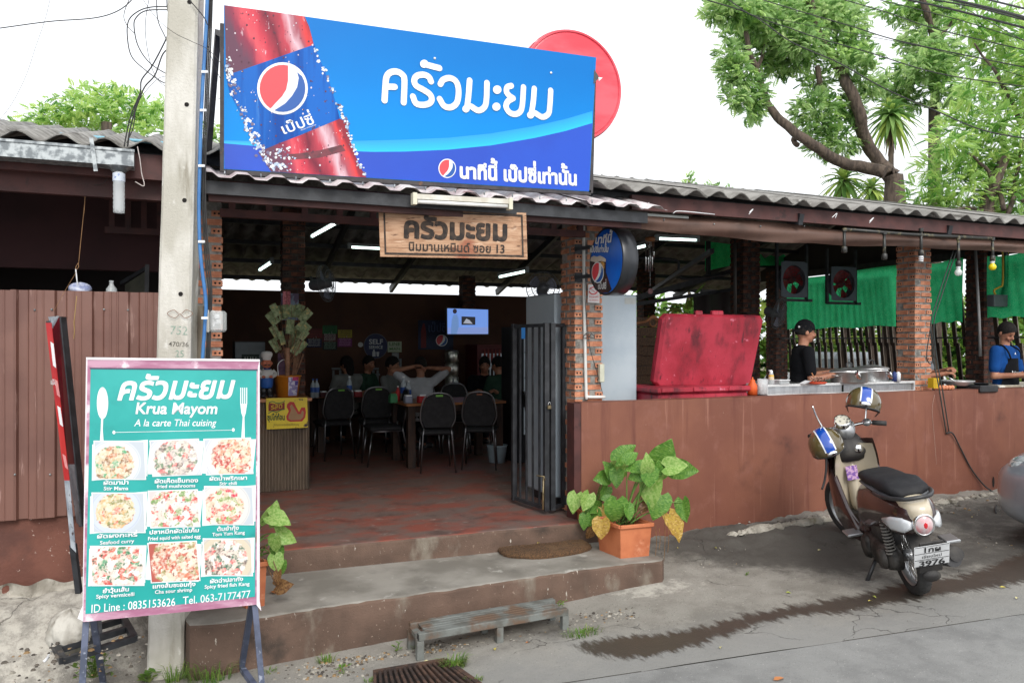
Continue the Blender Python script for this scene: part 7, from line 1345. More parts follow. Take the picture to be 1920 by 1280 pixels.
t = thing('terrace_frame', 'dark steel frame crossing the terrace roof behind the ice chest', 'frame', P(1260, 560, Y=9.5)); MB().bar(P(1150, 570, Y=10), P(1376, 508, Y=9.4), .06, .08).build('beam', BLKM, t); MB().bar(P(1180, 572, Y=9.9), P(1370, 543, Y=9.4), .05).build('beam', BLKM, t); MB().bar(P(1328, 452, Y=9.4), P(1328, 520, Y=9.4), .05).build('post', BLKM, t); MB().tube(spline([P(1190, 483, Y=9.2), P(1256, 486, Y=9.2), P(1272, 492, Y=9.2), P(1273, 515, Y=9.2), P(1290, 523, Y=9.2), P(1376, 512, Y=9.2)], 4), .018, 8).build('pipe', BLKM, t); MB().bar(P(1335, 470, Y=7.5), P(1200, 560, Y=11), .05).build('rafter', BLKM, t)
b = MB(); b.grid(lambda u, v: tuple(P(1300 + 74 * u, 556 - 10 * u + 60 * (1 - v), Y=10 + .04 * sin(12 * u))), 14, 4); tag(b.build('dark_tarpaulin', mk('black_brown_tarp', S(60,48,46,.7), rough=.6)), 'dark tarpaulin hanging behind the red ice chest lid', 'tarpaulin')
# ceiling fans, conduits, electric box
t = thing('electric_box', 'grey electric box on a dark post with a yellow pipe before the net', 'electric box', P(1880, 575, Y=6.9)); a = P(1864, 552, Y=6.8); b_ = P(1896, 575, Y=6.8); MB().box(a.x, b_.x, 6.8, 6.9, b_.z, a.z, None, .006).build('box', flat(110, 116, 122, .7), t); MB().bar(P(1885, 470, Y=6.86), P(1885, 552, Y=6.86), .05).build('post', flat(90, 96, 104, .6), t)
MB().tube(spline([P(1866, 470, Y=6.8), P(1874, 468, Y=6.8), P(1880, 474, Y=6.8), P(1880, 530, Y=6.8), P(1874, 538, Y=6.8), P(1864, 544, Y=6.8), P(1866, 552, Y=6.8)], 5), .012, 8).build('yellow_pipe', flat(214, 176, 60), t); MB().tube([P(1891, 470, Y=6.8), P(1891, 540, Y=6.8)], .006, 6).build('yellow_wire', flat(214, 190, 60), t)
MB().tube([P(1829, 470, D=9.2), P(1836, 600, D=9.2), P(1838, 668, D=9.2)], .016, 8).build('conduit', flat(150, 150, 150, .7), thing('conduit', 'grey conduit running down the dark pillar left of the cook in blue', 'conduit', P(1838, 668, D=9.2)))
MB().tube([P(1378, 455, Y=8.55), P(1379, 590, Y=8.55)], .02, 8).build('conduit', flat(110, 104, 100, .6), thing('conduit', 'grey conduit on the shaded pillar behind the ice chest', 'conduit', P(1379, 590, Y=8.55)))
wall_c = [P(1790, 462, Y=5.85), P(1758, 560, Y=5.9), P(1745, 610, Y=5.92), P(1752, 680, Y=5.92), P(1762, 735, Y=5.90), P(1774, 812, Y=5.93)]
for i, off in enumerate((0, 9)):
    b = MB(); b.tube(spline([p + Vector((off * .005, 0, 0)) for p in wall_c], 6), .006, 6); tag(b.build('hanging_cable', mk('greenish_cable', S(50,58,56), rough=.5)), ('left', 'right')[i] + ' of two dark cables hanging down over the brick pillar and wall', 'cable', 'cables over the wall')
b = MB(); b.tube(spline([P(1745, 612, Y=5.9), P(1739, 650, Y=5.9), P(1738, 672, Y=5.9), P(1746, 682, Y=5.9), P(1752, 660, Y=5.9), P(1746, 620, Y=5.9)], 6), .005, 6); tag(b.build('cable_loop', RUBBER), 'small loop of dark cable hanging on the front brick pillar', 'cable', 'cables over the wall')
b = MB(); b.tube(spline([P(1774, 812, Y=5.93), P(1786, 812, Y=5.92), P(1800, 838, Y=5.93), P(1822, 880, Y=5.93), P(1848, 912, Y=5.9), P(1876, 932, Y=5.7), P(1866, 952, Y=5.3), P(1872, 966, Y=5.2), P(1890, 968, Y=5.2)], 6), .008, 7); tag(b.build('ground_cable', RUBBER), 'thick black cable running down the wall to the silver car', 'cable', 'cables over the wall')
b = MB(); b.tube(spline([P(1752, 740, Y=5.945), P(1748, 770, Y=5.945), P(1752, 820, Y=5.945), P(1756, 870, Y=5.945)], 4), .0015, 4); tag(b.build('wall_crack', flat(206, 180, 166)), 'pale wandering crack line in the brown wall', 'crack')
MB().bar(P(1115, 396, Y=5.7), P(1290, 408, Y=5.7), .02).build('tube', flat(200, 204, 200), thing('slim_lamp', 'slim unlit tube tucked under the right eave above the round light box', 'lamp', P(1200, 404, Y=5.7)))
for i, (a_, c_, d_) in enumerate((((1195, 384), (1204, 392), (1217, 380)), ((1262, 400), (1275, 396), (1340, 402)), ((1405, 398), (1412, 392), (1404, 402)), ((1566, 409), (1569, 400), (1560, 408)), ((1630, 415), (1638, 408), (1630, 418)))):
    b = MB(); b.tube(spline([P(*a_, Y=5.55), P(*c_, Y=5.54), P(*d_, Y=5.55)], 5), .004, 5); tag(b.build('wire_scrap', WH), ('curled white wire end at the corner of the metal awning', 'long pale wire tucked above the tarpaulin', 'first small white wire tie on the right fascia', 'second small white wire tie on the right fascia', 'third small white wire tie on the right fascia')[i], 'wire', 'wire scraps under the eave')
# ---- scooter
def loft(secs, n=16, e=2.6, cap=True, mb=None, smooth=True):
    """closed sections across y,z swept along x: (x, half width, z bottom, z top[, y offset])"""
    b = mb or MB(); vs = [];
    for s_ in secs:
        x, hw, z0_, z1_ = s_[:4]; yo = s_[4] if len(s_) > 4 else 0
        for k in range(n):
            a = 2 * PI * k / n; c, s = cos(a), sin(a); vs.append((x, yo + hw * math.copysign(abs(c) ** (2 / e), c), (z0_ + z1_) / 2 + (z1_ - z0_) / 2 * math.copysign(abs(s) ** (2 / e), s)))
    m = len(secs); fs = [(i * n + k, i * n + (k + 1) % n, (i + 1) * n + (k + 1) % n, (i + 1) * n + k) for i in range(m - 1) for k in range(n)]
    if cap: fs += [tuple(reversed(range(n))), tuple(range((m - 1) * n, m * n))]
    return b.add(vs, [f[::-1] for f in fs], smooth)
BRN = mk('dark_brown_gloss', S(62,40,38,.8), S(50,32,32,.8), scale=2, rough=.22, coat=.6); CRM = mk('cream_gloss', S(206,194,172,.84), S(196,184,160,.84), scale=3, rough=.25, coat=.4); SLV = mk('silver_plastic', S(186,188,190,.8), rough=.3, metal=.7); DKP = mk('dusty_black_plastic', S(52,50,50,.6), S(84,80,76,.6), scale=7, rough=.65, bmp=.2); ENG = mk('grimy_engine_metal', S(96,92,88,.6), S(52,50,48,.6), scale=14, rough=.55, metal=.4, bmp=.4)
Rr = gpix(1718, 1110); rf_ = ray(1602, 640); SS = 1.07; D_ = 6.95
for _ in range(40):
    F_ = Vector((rf_.x * D_, rf_.y * D_, 0)); dd = (F_.xy - Rr.xy).length - 1.26 * SS; D_ -= dd * .6
sa = math.atan2(F_.y - Rr.y, F_.x - Rr.x); zf = gzs(F_.x, F_.y) + .01; pit = math.atan2(zf - Rr.z, 1.26 * SS)
sco = base('scooter', Rr, (0, 0, 0), SS); sco.rotation_mode = 'QUATERNION'; Qs = (MR(sa, 4, 'Z') @ MR(-pit, 4, 'Y') @ MR(R(-11), 4, 'X')).to_quaternion(); sco.rotation_quaternion = Qs; WM[sco] = Matrix.LocRotScale(Rr, Qs, Vector((SS,) * 3))
tag(sco, 'cream and dark brown scooter parked on its side stand by the wall', 'scooter'); Lp = lambda b, n, m_, p=None: b.build(n, m_, p or sco, world=False)
def wheel(x, r_=.255, w_=.045, steer=0, name='wheel'):
    M_ = MT((x, 0, r_)) @ MR(steer, 4, 'Z') @ MR(-PI / 2, 4, 'X'); wb = base(name); wb.parent = sco; KIDS.setdefault(sco, []).append(wb); WM[wb] = WM[sco].copy()
    b = MB(); b.lathe([(r_ - .06, -w_ * .55), (r_ - .03, -w_), (r_ - .008, -w_ * .8), (r_, 0), (r_ - .008, w_ * .8), (r_ - .03, w_), (r_ - .06, w_ * .55)], 48, M_)
    for k in range(40): a = 2 * PI * k / 40; sgn = 1 if k % 2 else -1; b.bar(M_ @ Vector(((r_ - .001) * cos(a), (r_ - .001) * sin(a), 0)), M_ @ Vector(((r_ - .01) * cos(a + .09), (r_ - .01) * sin(a + .09), sgn * w_ * .8)), .012, .005, up=M_.to_3x3() @ Vector((cos(a), sin(a), 0)))
    Lp(b, 'tyre', RUBBER, wb); b = MB(); b.lathe([(r_ - .062, -.03), (r_ - .075, -.022), (r_ - .085, 0), (r_ - .075, .022), (r_ - .062, .03)], 40, M_); b.lathe([(.0, -.04), (.035, -.035), (.04, 0), (.035, .035), (0, .04)], 16, M_); Lp(b, 'rim', SLV, wb)
    for k in range(18): a = 2 * PI * k / 18; b = MB(); b.tube([M_ @ Vector((.035 * cos(a + .5), .035 * sin(a + .5), .02 * (-1) ** k)), M_ @ Vector(((r_ - .08) * cos(a), (r_ - .08) * sin(a), 0))], .003, 4); Lp(b, 'spoke', CHROME, wb)
wheel(0); wheel(1.26, .255, .038, R(24))
Lp(loft([(-.37, .03, .56, .64), (-.33, .10, .50, .68), (-.2, .145, .45, .715), (0, .165, .42, .715), (.2, .17, .37, .70), (.38, .165, .30, .69), (.47, .15, .27, .66), (.52, .12, .26, .56)], 20), 'rear_body', BRN)
Lp(loft([(-.385, .03, .60, .665), (-.36, .066, .575, .69), (-.27, .092, .60, .726), (-.1, .10, .65, .73), (.0, .09, .66, .722)], 18), 'tail_panel', CRM)
Lp(loft([(-.26, .06, .715, .74), (-.22, .12, .71, .785), (-.05, .135, .70, .80), (.12, .125, .69, .775), (.24, .13, .69, .765), (.42, .115, .68, .755), (.50, .07, .68, .73)], 18, 3), 'seat', VINYL)
Lp(loft([(-.27, .05, .705, .715), (-.23, .128, .70, .725), (-.05, .143, .69, .715), (.2, .138, .68, .705), (.4, .122, .67, .695)], 16, 3), 'seat_piping', flat(110, 112, 116, .7))
b = MB(); b.tube(spline([(.0, .15, .70), (-.18, .145, .715), (-.32, .08, .725), (-.35, 0, .73), (-.32, -.08, .725), (-.18, -.145, .715), (0, -.15, .70)], 4), .014, 8); Lp(b, 'grab_rail', PLBLK)
Mt = MT((-.365, 0, .565)) @ MR(R(-100), 4, 'Y') @ Matrix.Diagonal((.98, .84, .9, 1))
b = MB(); b.lathe([(.076, -.02), (.078, .012), (.07, .022), (.062, .016)], 28, Mt); tlr = Lp(b, 'tail_light_ring', CHROME); b = MB(); b.lathe([(.063, .014), (.045, .032), (0, .04)], 24, Mt); Lp(b, 'tail_light_lens', mk('tail_light_lens', S(224,206,208,.8), S(220,150,154,.8), scale=9, lo=.4, hi=.6, rough=.12, coat=1), tlr); b = MB(); b.ell(Mt @ Vector((.012, 0, .022)), (.016, .022, .034)); Lp(b, 'red_reflector', mk('red_lens', S(214,30,44,.8), rough=.1, coat=1), tlr)
for s_ in (-1, 1):
    b = loft([(-.36, .018, .545, .59, s_ * .075), (-.32, .02, .515, .61, s_ * .105), (-.22, .018, .51, .60, s_ * .140), (-.12, .008, .54, .57, s_ * .160)], 12); Lp(b, 'turn_signal', mk('clear_lens', S(216,220,224,.8), S(236,150,60,.8), scale=16, lo=.62, hi=.7, rough=.1, coat=1))
# plate
Mp = MT((-.405, 0, .385)) @ MR(R(-24), 4, 'Y') ; pw, ph = .104, .082
plt = MB(); plt.box(-.003, 0, -pw, pw, -ph, ph, Mp, .002); PLT = flat(226, 228, 230, .85, rough=.35); plo = Lp(plt, 'number_plate', PLT)
def onplate(st, y0_, y1_, z0_, hgt, off, mat, name, bold=0):
    V, F, W = layout(st, off); b = MB()
    for k, d in enumerate((0, bold, -bold) if bold else (0,)): b.add([Mp @ Vector((-.0045 - .0004 * k, y0_ + (y1_ - y0_) * (x + d) / W, z0_ + y * hgt)) for x, y in V], [f[::1] for f in F])
    Lp(b, name, mat, plo)
onplate('1กผ', .055, -.055, .032, .055, .012, PLBLK, 'plate_lettering', .015); onplate('เชียงใหม่', .06, -.06, -.012, .03, .004, PLBLK, 'plate_lettering'); onplate('3976', .078, -.078, -.075, .062, .01, PLBLK, 'plate_lettering', .02)
for z in (.024, -.024): b = MB(); b.box(-.0045, -.003, -pw + .004, pw - .004, z - .0015, z + .0015, Mp); Lp(b, 'plate_line', PLBLK, plo)
for (a_, c_) in (((-pw + .004, ph - .006), (pw - .004, ph - .003)), ((-pw + .004, -ph + .003), (pw - .004, -ph + .006))): b = MB(); b.box(-.0045, -.003, a_[0], c_[0], a_[1], c_[1], Mp); Lp(b, 'plate_border', PLBLK, plo)
b = MB(); b.box(.003, .016, -.07, .07, -.14, .10, Mp, .004); Lp(b, 'plate_bracket', DKP)
b = MB(); b.grid(lambda u, v: ((-.0 - (.31 - .0) * cos(R(20 + 45 * u))), (v - .5) * .13, .255 + .31 * sin(R(12 + 45 * u))), 8, 6); b.grid(lambda u, v: ((-.0 - (.318) * cos(R(20 + 45 * u))), (v - .5) * .13, .255 + .318 * sin(R(12 + 45 * u))), 8, 6, True, True); Lp(b, 'mudguard', DKP); b = MB(); b.lathe([(.0, .0), (.035, .004), (.035, .012), (0, .016)], 16, MT((-.34, 0, .235)) @ MR(-PI / 2, 4, 'Y') @ Matrix.Diagonal((1, 1.5, 1, 1))); Lp(b, 'reflector', DKP)
# engine, transmission cover, shock, exhaust
Lp(loft([(-.10, .035, .20, .32, .10), (.0, .05, .17, .34, .11), (.15, .055, .16, .33, .12), (.32, .055, .17, .34, .12), (.42, .04, .20, .32, .11)], 16, 3), 'transmission_cover', ENG); b = MB(); b.lathe([(0, .03), (.07, .028), (.08, .01), (.085, 0)], 24, MT((0.30, .165, .25)) @ MR(-PI / 2, 4, 'X')); Lp(b, 'clutch_cover', ENG); b = MB(); b.lathe([(0, .03), (.06, .028), (.07, .0)], 20, MT((.02, .155, .25)) @ MR(-PI / 2, 4, 'X')); Lp(b, 'clutch_cover', ENG)
Lp(loft([(.0, .04, .33, .42, .07), (.1, .06, .32, .47, .08), (.25, .06, .32, .48, .08), (.34, .04, .34, .44, .07)], 14, 3), 'air_box', DKP); Lp(loft([(.15, .1, .2, .45), (.3, .12, .18, .48), (.5, .1, .22, .40)], 12), 'engine_block', ENG)
b = MB(); hp = [];
for k in range(90): a = k * .75; t_ = k / 89; hp.append((-.055 + .03 * t_ + .03 * cos(a), .125 + .03 * sin(a), .30 + .22 * t_))
b.tube(hp, .0055, 5); Lp(b, 'shock_spring', flat(150, 146, 140, .7)); b = MB(); b.tube([(-.06, .125, .26), (-.02, .125, .56)], .014, 8); Lp(b, 'shock_absorber', DKP)
b = MB(); b.tube([(.35, -.12, .2), (.1, -.14, .2), (-.05, -.15, .24), (-.30, -.16, .30)], [.02, .035, .055, .05], 16); Lp(b, 'exhaust', PLBLK); b = MB(); b.tube([(-.05, -.165, .27), (-.31, -.18, .33)], [.06, .045], 12); Lp(b, 'exhaust_guard', DKP)
# floor, leg shield, nose
Lp(loft([(.40, .14, .22, .30), (.6, .15, .20, .27), (.85, .15, .20, .27), (.98, .13, .22, .32)], 14, 4), 'floor_board', DKP)
Lp(loft([(.36, .135, .26, .52), (.46, .15, .24, .42), (.62, .15, .21, .29), (.9, .15, .21, .30)], 14, 4), 'side_skirt', BRN)
def shield(off, wsc, z0_, z1_, th):
    def f(u, v): z = z0_ + (z1_ - z0_) * v; x = 1.02 - .16 * v ** 1.2 + off; w_ = wsc * (.055 + .115 * sin(PI * (.12 + .62 * v))); return (x + .10 * (1 - abs(2 * u - 1) ** 2.2) - .05, (u - .5) * 2 * w_, z)
    b = MB(); b.grid(f, 18, 14); b.grid(lambda u, v: (f(u, v)[0] - th, f(u, v)[1] * .97, f(u, v)[2]), 18, 14, True, True); return b
Lp(shield(.03, 1.12, .24, .87, .02), 'leg_shield_outer', BRN); [Lp(loft([(1.03, .012, .34, .80, s_ * .15), (.95, .028, .26, .76, s_ * .165), (.84, .03, .22, .60, s_ * .16), (.70, .03, .20, .42, s_ * .155), (.5, .025, .22, .33, s_ * .15)], 14, 3), 'side_cowl', BRN) for s_ in (-1, 1)]; Lp(shield(-.01, .97, .25, .84, .015), 'leg_shield_inner', CRM)
Lp(loft([(.93, .03, .30, .66), (.97, .05, .26, .74), (1.02, .05, .26, .8)], 12, 3), 'centre_spine', CRM); Lp(loft([(.86, .10, .76, .82), (.90, .12, .70, .88), (.96, .10, .72, .92), (1.0, .06, .78, .9)], 14, 3), 'glove_box', DKP); b = MB(); b.lathe([(0, .012), (.03, .01), (.034, 0)], 18, MT((.862, -.05, .80)) @ MR(-PI / 2, 4, 'Y')); Lp(b, 'ignition_ring', CHROME)
b = MB(); b.grid(lambda u, v: (.905 - .0 * v, .02 + .085 * (u - .5), .56 + .11 * v), 1, 1); Lp(b, 'sticker', mk('sticker_print', S(210,170,206,.85), S(130,90,170,.85), scale=50, lo=.45, hi=.55))
Lp(loft([(1.0, .05, .40, .46), (1.1, .065, .46, .53), (1.26, .07, .50, .57), (1.42, .06, .42, .53), (1.52, .03, .34, .40)], 14), 'front_fender', BRN)
for s_ in (-1, 1): b = MB(); b.tube([(1.26 - .02, s_ * .06, .255), (1.12, s_ * .06, .60)], .016, 8); Lp(b, 'fork_leg', SLV)
Lp(loft([(.90, .05, .88, .98), (.96, .08, .88, 1.02), (1.03, .07, .86, 1.0), (1.08, .04, .88, .95)], 14), 'handlebar_cover', SLV); b = MB(); b.lathe([(.06, -.03), (.062, .01), (.055, .014)], 24, MT((.92, .02, 1.02)) @ MR(R(-35), 4, 'Y')); Lp(b, 'speedometer_ring', CHROME); b = MB(); b.lathe([(.055, .011), (0, .012)], 24, MT((.92, .02, 1.02)) @ MR(R(-35), 4, 'Y')); Lp(b, 'speedometer_face', mk('dial_face', S(210,206,190,.8), S(120,118,112,.8), scale=40, lo=.5, hi=.6))
for s_ in (-1, 1):
    hb = [(.98, s_ * .05, .96), (.95, s_ * .17, .97), (.89, s_ * .27, .95)]; b = MB(); b.tube(spline(hb, 4), .012, 8); Lp(b, 'handlebar', CHROME); b = MB(); b.tube([(.925, s_ * .20, .968), (.885, s_ * .29, .95)], .019, 10); Lp(b, 'grip', RUBBER); b = MB(); b.tube(spline([(.98, s_ * .16, .97), (.97, s_ * .22, .96), (.93, s_ * .29, .94)], 3), .006, 6); Lp(b, 'brake_lever', CHROME)
    b = MB(); b.tube(spline([(.96, s_ * .16, .98), (.97, s_ * .19, 1.08), (.95, s_ * .21, 1.17)], 4), .007, 6); Lp(b, 'mirror_stalk', CHROME); b = MB(); b.ell((.96, s_ * .17, .97), (.045, .035, .03)); Lp(b, 'switch_housing', SLV)
b = MB(); b.tube([(.30, .10, .20), (.24, .25, -.0)], .014, 8); b.box(.18, .26, .22, .28, -.005, .008); Lp(b, 'side_stand', PLBLK); b = MB(); b.box(.42, .56, .15, .26, .285, .305, None, .006); Lp(b, 'foot_peg', SLV); b = MB(); b.box(-.26, -.12, -.24, -.15, .38, .40, None, .006); Lp(b, 'passenger_peg', SLV)
b = MB(); V, F, W = layout('YAMAHA', .004); b.add([(-.3268 - .002 - y * .006, .048 - x / W * .096, .668 + y * .018) for x, y in V], F); Lp(b, 'brand_lettering', PLBLK)
# helmets
OLV = mk('olive_brown_gloss', S(104,92,58,.8), S(92,80,50,.8), scale=3, rough=.15, coat=1); HBL = mk('helmet_blue', S(18,76,176,.85), rough=.15, coat=1)
def helmet(c, zax, xax, label, strap):
    z = Vector(zax).normalized(); x = (Vector(xax) - z * Vector(xax).dot(z)).normalized(); y = z.cross(x); M_ = Matrix((x, y, z)).transposed().to_4x4(); M_.translation = c; t = thing('helmet', label, 'helmet', c, group='helmets on the scooter'); sp = lambda th, ph, k=1: M_ @ Vector((.156 * k * sin(th) * cos(ph), .138 * k * sin(th) * sin(ph), .142 * k * cos(th)))
    b = MB(); b.grid(lambda u, v: sp(v * (1.92 - .28 * max(0, cos(2 * PI * u))), 2 * PI * u), 36, 16, True, True); b.grid(lambda u, v: sp(v * (1.9 - .28 * max(0, cos(2 * PI * u))), 2 * PI * u, .93), 36, 16); b.build('shell', OLV, t)
    b = MB(); b.tube([sp(1.92 - .28 * max(0, cos(a)), a, .975) for a in [2 * PI * k / 36 for k in range(37)]], .008, 6); b.build('rim_trim', PLBLK, t)
    def band(y0_, y1_, k, m_, n_): b = MB(); b.grid(lambda u, v: M_ @ Vector((.156 * k * cos(.25 + 2.75 * u) * math.sqrt(max(.02, 1 - ((y0_ + (y1_ - y0_) * v) / .138) ** 2)), y0_ + (y1_ - y0_) * v, .142 * k * sin(.25 + 2.75 * u) * math.sqrt(1 - ((y0_ + (y1_ - y0_) * v) / .138) ** 2))), 24, 4, True, False); b.build(n_, m_, t)
    band(-.036, .036, 1.012, HBL, 'blue_stripe'); band(-.046, -.036, 1.014, WH, 'white_stripe'); band(.036, .046, 1.014, WH, 'white_stripe')
    b = MB(); b.ell(sp(1.45, 0, 1.0), (.02, .045, .022), 12, 8, M_.to_3x3()); b.build('front_vent', CHROME, t)
    for s_ in (-1, 1): b = MB(); b.grid(lambda u, v: sp(1.5 + .75 * v, s_ * (1.5 + .9 * (u - .5) * (1 - .5 * v)), .985), 8, 6); b.grid(lambda u, v: sp(1.5 + .75 * v, s_ * (1.5 + .9 * (u - .5) * (1 - .5 * v)), .97), 8, 6, True, True); b.build('ear_flap', PLBLK, t)
    if strap: b = MB(); q_ = [c + Vector((0, 0, -.09)), c + Vector((-.01, -.01, -.2)), c + Vector((-.02, 0, -.30)), c + Vector((-.045, .0, -.36))]; b.tube(spline(q_, 4), .009, 6); b.build('chin_strap', PLBLK, t)
Wm = WM[sco]; hr_ = Wm @ Vector((.95, -.21, 1.2)); hl_ = Wm @ Vector((.88, .27, .96)); hh1 = P(1619, 757, D=(hr_ - CP).dot(FW)); hh2 = P(1549, 834, D=(hl_ - CP).dot(FW) - .05)
helmet(hh1, Vector((0, 0, 1)) + RT * .15 - FW * .1, -FW * 1 - RT * .35, 'olive helmet with blue and white stripe perched on the right mirror', False); helmet(hh2, Vector((0, 0, .8)) - RT * .45 - FW * .35, -FW * .8 + RT * .1 - Vector((0, 0, .6)), 'olive helmet with blue stripe hanging tilted on the left handlebar, strap dangling', True)
# ---- silver car, nose at the right edge
CARP = mk('silver_car_paint', S(176,182,190,.8), S(166,172,182,.8), scale=2, rough=.28, metal=.55, coat=.8); q_ = P(1879, 950, D=6.75); car = base('parked_car', (q_.x - .16, q_.y - 1.25, gzs(q_.x + 1, q_.y) - .04), (0, 0, R(-4))); tag(car, 'silver car nosing into the picture at the right edge', 'car'); Lc = lambda b, n, m_: b.build(n, m_, car, world=False)
secs = [(.0, .46, .24, .58), (.04, .62, .19, .65), (.14, .74, .17, .70), (.35, .80, .17, .78), (.7, .84, .18, .86), (1.15, .85, .2, .95), (2.2, .86, .2, .96), (3.6, .85, .2, .98), (4.2, .75, .3, .95), (4.3, .6, .4, .85)]
Lc(loft([(s_[0], s_[1], s_[2], s_[3], .62) for s_ in secs], 28, 4), 'body', CARP); Lc(loft([(1.1, .6, .9, .96, .62), (1.7, .66, .9, 1.35, .62), (2.3, .68, .9, 1.45, .62), (3.2, .66, .9, 1.4, .62), (3.8, .6, .9, 1.0, .62)], 24, 4), 'cabin', mk('dark_car_glass', (.02,.025,.03), rough=.08))
for (x, y) in ((.82, -.16), (3.5, -.16), (.82, 1.40), (3.5, 1.40)):
    Mw = MT((x, y, .31)) @ MR(PI / 2, 4, 'X'); b = MB(); b.lathe([(.0, -.06), (.2, -.08), (.30, -.09), (.31, 0), (.30, .09), (.2, .08), (0, .06)], 32, Mw); Lc(b, 'wheel', RUBBER)
b = MB(); b.ell((.235, 1.17, .635), (.20, .13, .078), 20, 12, MR(R(42), 3, 'Z') @ MR(R(-14), 3, 'Y')); Lc(b, 'headlight', mk('headlight_glass', S(214,220,222,.8), S(150,158,160,.8), scale=22, lo=.4, hi=.6, rough=.08, coat=1, metal=.3)); b = MB(); b.ell((.16, 1.12, .64), (.04, .04, .04)); b.ell((.25, 1.20, .65), (.04, .04, .04)); Lc(b, 'headlight_reflector', CHROME)
b = MB(); b.ell((.085, 1.12, .30), (.05, .10, .055)); Lc(b, 'fog_lamp_recess', PLBLK); b = MB(); b.box(-.015, .03, .3, .88, .26, .40, None, .02); Lc(b, 'lower_grille', PLBLK); b = MB(); b.box(-.0, .06, .3, .9, .56, .62, None, .01); Lc(b, 'upper_grille', CHROME)
b = MB(); b.tube([(-.0 + .02, .99, .47), (.07, 1.2, .47), (.2, 1.36, .47), (.4, 1.435, .47)], .004, 5); Lc(b, 'bumper_seam', PLBLK)
# ---- planters and plants
TERR = mk('terracotta_plastic', S(206,124,82,.85), S(190,108,70,.84), scale=5, rough=.65, bmp=.15, stains=[(S(226,160,124,.85), 4, .6, .72), (S(140,84,60,.8), 7, .62, .74)]); SOIL = mk('dark_potting_soil', S(66,50,40,.6), S(40,32,28,.6), scale=40, rough=1, bmp=1, bscale=60)
def planter(A, B, C, h, label):
    t = thing('planter', label, 'planter', (A + C) / 2, group='terracotta planters'); Dd = A + C - B; cc_ = (A + C) / 2; lo = [cc_ + (q_ - cc_) * .90 for q_ in (A, B, C, Dd)]; hi = [q_ + Vector((0, 0, h)) for q_ in (A, B, C, Dd)]; inn = [cc_ + (q_ - cc_) * .9 + Vector((0, 0, h)) for q_ in (A, B, C, Dd)]; dn = [q_ - Vector((0, 0, .05)) for q_ in inn]
    b = MB(); b.add(lo + hi + inn + dn, [(i, (i + 1) % 4, 4 + (i + 1) % 4, 4 + i) for i in range(4)] + [(4 + i, 4 + (i + 1) % 4, 8 + (i + 1) % 4, 8 + i) for i in range(4)] + [(8 + i, 8 + (i + 1) % 4, 12 + (i + 1) % 4, 12 + i) for i in range(4)]); b.build('tub', TERR, t)
    b = MB(); e = [cc_ + (q_ - cc_) * 1.06 + Vector((0, 0, h)) for q_ in (A, B, C, Dd)]
    for i in range(4): b.bar(e[i], e[(i + 1) % 4], .022, .028, bev=.004)
    b.build('rim', TERR, t); b = MB(); b.add(dn, [(0, 1, 2, 3)]); b.build('soil', SOIL, t); return cc_ + Vector((0, 0, h - .02))
A, B, C = P(1119, 1030, Z=.06), P(1163, 1048, Z=.06), P(1222, 1042, Z=.06); pc1 = planter(A, B, C, .245, 'front terracotta planter at the right end of the lower step')
A, B, C = P(1076, 1006, Z=.06), P(1093, 1017, Z=.06), P(1150, 1008, Z=.06); pc2 = planter(A, B, C, .25, 'rear terracotta planter pressed against the upper step'); A, B, C = P(420, 1118, Z=.06), P(462, 1142, Z=.06), P(500, 1136, Z=.06); pc3 = planter(A, B, C, .27, 'terracotta planter mostly hidden behind the menu board')
def leafmat(name, c1, c2, c3=None):
    m, t, p = newmat(name); t.nodes.remove(p); v = coords(t, (1, 1, 1)); c = mixc(t, ramp(t, noise(t, v, 9, 4), .38, .62), c1, c2)
    if c3: c = mixc(t, ramp(t, noise(t, coords(t, (2.2, 9, 2)), 2.4, 3, .6), .5, .72), c, c3)
    d = nd(t, 'ShaderNodeBsdfPrincipled', i_Roughness=.42); d.inputs['Specular IOR Level'].default_value = .4; tl = nd(t, 'ShaderNodeBsdfTranslucent'); ms = nd(t, 'ShaderNodeMixShader', i_0=.35); t.links.new(c, d.inputs['Base Color']); t.links.new(c, tl.inputs['Color']); t.links.new(d.outputs[0], ms.inputs[1]); t.links.new(tl.outputs[0], ms.inputs[2]); t.links.new(ms.outputs[0], t.nodes['Material Output'].inputs['Surface']); return m
LFG = leafmat('heart_leaf_green', S(116,164,68,.86), S(88,142,56,.84), S(160,198,108,.88)); LFY = leafmat('heart_leaf_yellow', S(214,180,84,.85), S(190,150,70,.8), S(226,196,130)); LFD = leafmat('dry_leaf', S(170,130,84,.8), S(120,84,56,.8)); LFL = leafmat('pale_heart_leaf', S(176,206,120,.92), S(136,180,84,.9))
STM = flat(112, 150, 70, .8); r12 = random.Random(12)
def hleaf(mat, cup=.18, fold=.25):
    b = MB(); n = 10; V = []
    def w_(t_): return .46 * max(0, sin(PI * max(.0001, min(1, t_ * .97 + .03)) ** .60)) ** .85
    def f(u, v):
        t_ = v; s_ = (u - .5) * 2; x = s_ * w_(t_) * (1 + .03 * sin(14 * t_)); y = t_ - (.16 * (1 - abs(s_)) if t_ < .18 else 0) * 0 - .20 * abs(s_) * (1 - t_) ** 3 + 0; z = -fold * abs(s_) * w_(t_) * -.6 - cup * (t_ - .25) ** 2 + .018 * sin(20 * t_ + 4 * abs(s_)) * abs(s_); return (x, y, z)
    b.grid(f, 10, 12); o = b.build('leaf', mat, None, world=False); me = o.data; bpy.data.objects.remove(o); return me
LM = {k: [hleaf(m_, c_, f_) for c_, f_ in ((.2, .3), (.45, .15), (.1, .5))] for k, m_ in (('g', LFG), ('y', LFY), ('d', LFD), ('l', LFL))}
